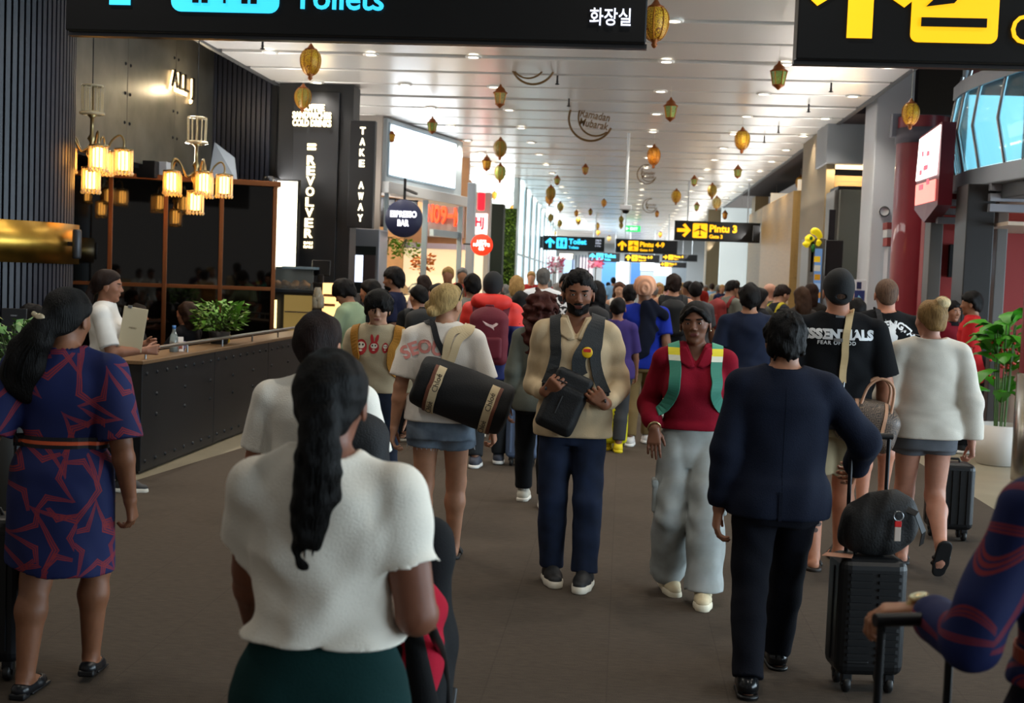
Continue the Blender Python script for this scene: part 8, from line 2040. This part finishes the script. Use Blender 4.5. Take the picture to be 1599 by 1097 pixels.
def seated(label, px, ytop, Y, face, sex, skin, top, hairs, seat=.50, lod=1, arms=None):
    p = at(px, ytop, Y); Hs = 1.68 if sex == 'm' else 1.6
    sit_z = p[2]/1.004-Hs*(1-.525)
    P = crowd(label, px, ytop, Y, face, sex, skin, top, ('#1b1c22', 1.93), hairs, H=Hs, sit=sit_z, feet=((-.1, .44, 0, 0), (.1, .44, 0, 0)), arms=arms or (('t', (-.16, .34, sit_z+.22)), ('t', (.16, .34, sit_z+.22))), lod=lod)
    a = math.radians(face); chair('dark wooden cafe chair under the %s' % label.split(' at ')[0].split(' in ')[0].replace('seated ', ''), P.root.location[0], P.root.location[1], a, max(.3, sit_z-.075*Hs)); return P
seated('seated man in a cream shirt at the far left by the column', 50, 474, 9.4, -70, 'm', '#a87458', ('#c2b594', .85, .46), ('short', DK, {}))
seated('seated brown haired woman in black at the cafe table', 292, 471, 12.6, 75, 'f', '#a87458', ('#121215', .9, .46), ('long', '#2a1a12', dict(length=.6)))
seated('seated dark man in black at the cafe table', 214, 474, 13.0, -60, 'm', '#8a5a40', ('#121215', .9, .46), ('short', DK, {}))
tcx, tcy = at(250, 530, 12.8)[0], 12.8
table('round dark wooden cafe table between the seated guests', tcx, tcy)
# things standing on the barrier counter
def on_bar(px, py, z=.91):
    lo, hi = 9.5, 18
    Yb = FPX*(HCAM-z)/1.0
    g = gnd(px, py, z); return (-3.96, float(np.clip(g[1], 10.1, 17.5)), z)
bt = empty('water_bottle', on_bar(245, 548), 0, 'clear glass bottle with blue cap standing on the cafe barrier', 'bottle'); MB().lathe([(0, 0), (.035, 0), (.037, .01), (.037, .13), (.016, .18), (.015, .21)], n=18).build('glass', mat('#a9b6b4', rough=.08, trans=.7), bt); MB().lathe([(0, .235), (.016, .235), (.016, .205), (0, .205)], n=14).build('cap', mat('#3c6ea8', rough=.4), bt)
mc = empty('table_card', on_bar(275, 548), .5, 'small white and red printed card stand on the cafe barrier', 'card'); box('card', (-.05, -.004, 0), (.05, .004, .13), mat('#cfc6bd', rough=.6), mc, .002, rot=(-.15, 0, 0)); box('red_print', (-.04, -.0055, .02), (.04, -.0045, .06), mat('#8e3428', rough=.6), mc, 0, rot=(-.15, 0, 0)); box('foot', (-.05, -.03, 0), (.05, .03, .006), mat('#cfc6bd', rough=.6), mc)
for k, (x, c, l) in enumerate(((258, '#8a6a58', 'brown'), (292, '#8a86a0', 'lilac'), (301, '#6f6a88', 'grey'))):
    q = empty('drinking_cup', on_bar(x, 548), 0, 'small %s cup standing on the cafe barrier' % l, 'cup'); MB().lathe([(0, 0), (.028, 0), (.036, .085), (.033, .085), (.027, .008), (0, .008)], n=18).build('cup', mat(c, rough=.4), q); MB().tube([(.034, 0, .065), (.055, 0, .06), (.055, 0, .035), (.031, 0, .025)], .005, 6).build('handle', mat(c, rough=.4), q)
yb = Model(); yb.add(p_ell((0, 0, .035), (.05, .04, .036)), .01); yb.add(p_ell((.03, 0, .075), (.028, .026, .026)), .012); yb.add(p_cone((.055, 0, .075), (.07, 0, .072), .009, .006), .005)
yd = empty('yellow_duck', on_bar(342, 536), .4, 'small yellow rubber duck standing on the cafe barrier', 'toy'); sdf_obj('body', yb, .006, mat('#e3b81c', rough=.35), yd)
g_ = on_bar(382, 538); leafy('potted_bush', (g_[0]-.05, g_[1], .93+.10), 420, .24, .30, '#5c8a2a', 'bushy green plant in a dark pot on the cafe barrier', seed=31, leaf=.07, pot=(.11, .12, '#2a2522'))
leafy('fern', (at(18, 560, 7.6)[0], 7.6, .98), 260, .28, .34, '#4f7a3a', 'feathery green fern at the left frame edge', seed=32, leaf=.09, pot=(.16, .98, '#22211f'))
mh = empty('menu_stand', tuple(at(22, 508, 8.6)), .2, 'black standing menu holder behind the fern at the left edge', 'menu stand'); box('panel', (-.085, -.01, -.2), (.085, .01, .12), mat('#1b1c20', rough=.4), mh, .004); box('post', (-.012, -.012, -mh.location.z), (.012, .012, -.2), BLACKP, mh); box('foot', (-.15, -.15, -mh.location.z), (.15, .15, -mh.location.z+.015), BLACKP, mh)
for z in (.07, -.12): text('lettering', 'MENU', mat('#a9aab0', rough=.6), mh, (0, -.0115, z), fit=(.08 if z < 0 else .04, .02 if z < 0 else .01), size=.03, extrude=.0004)
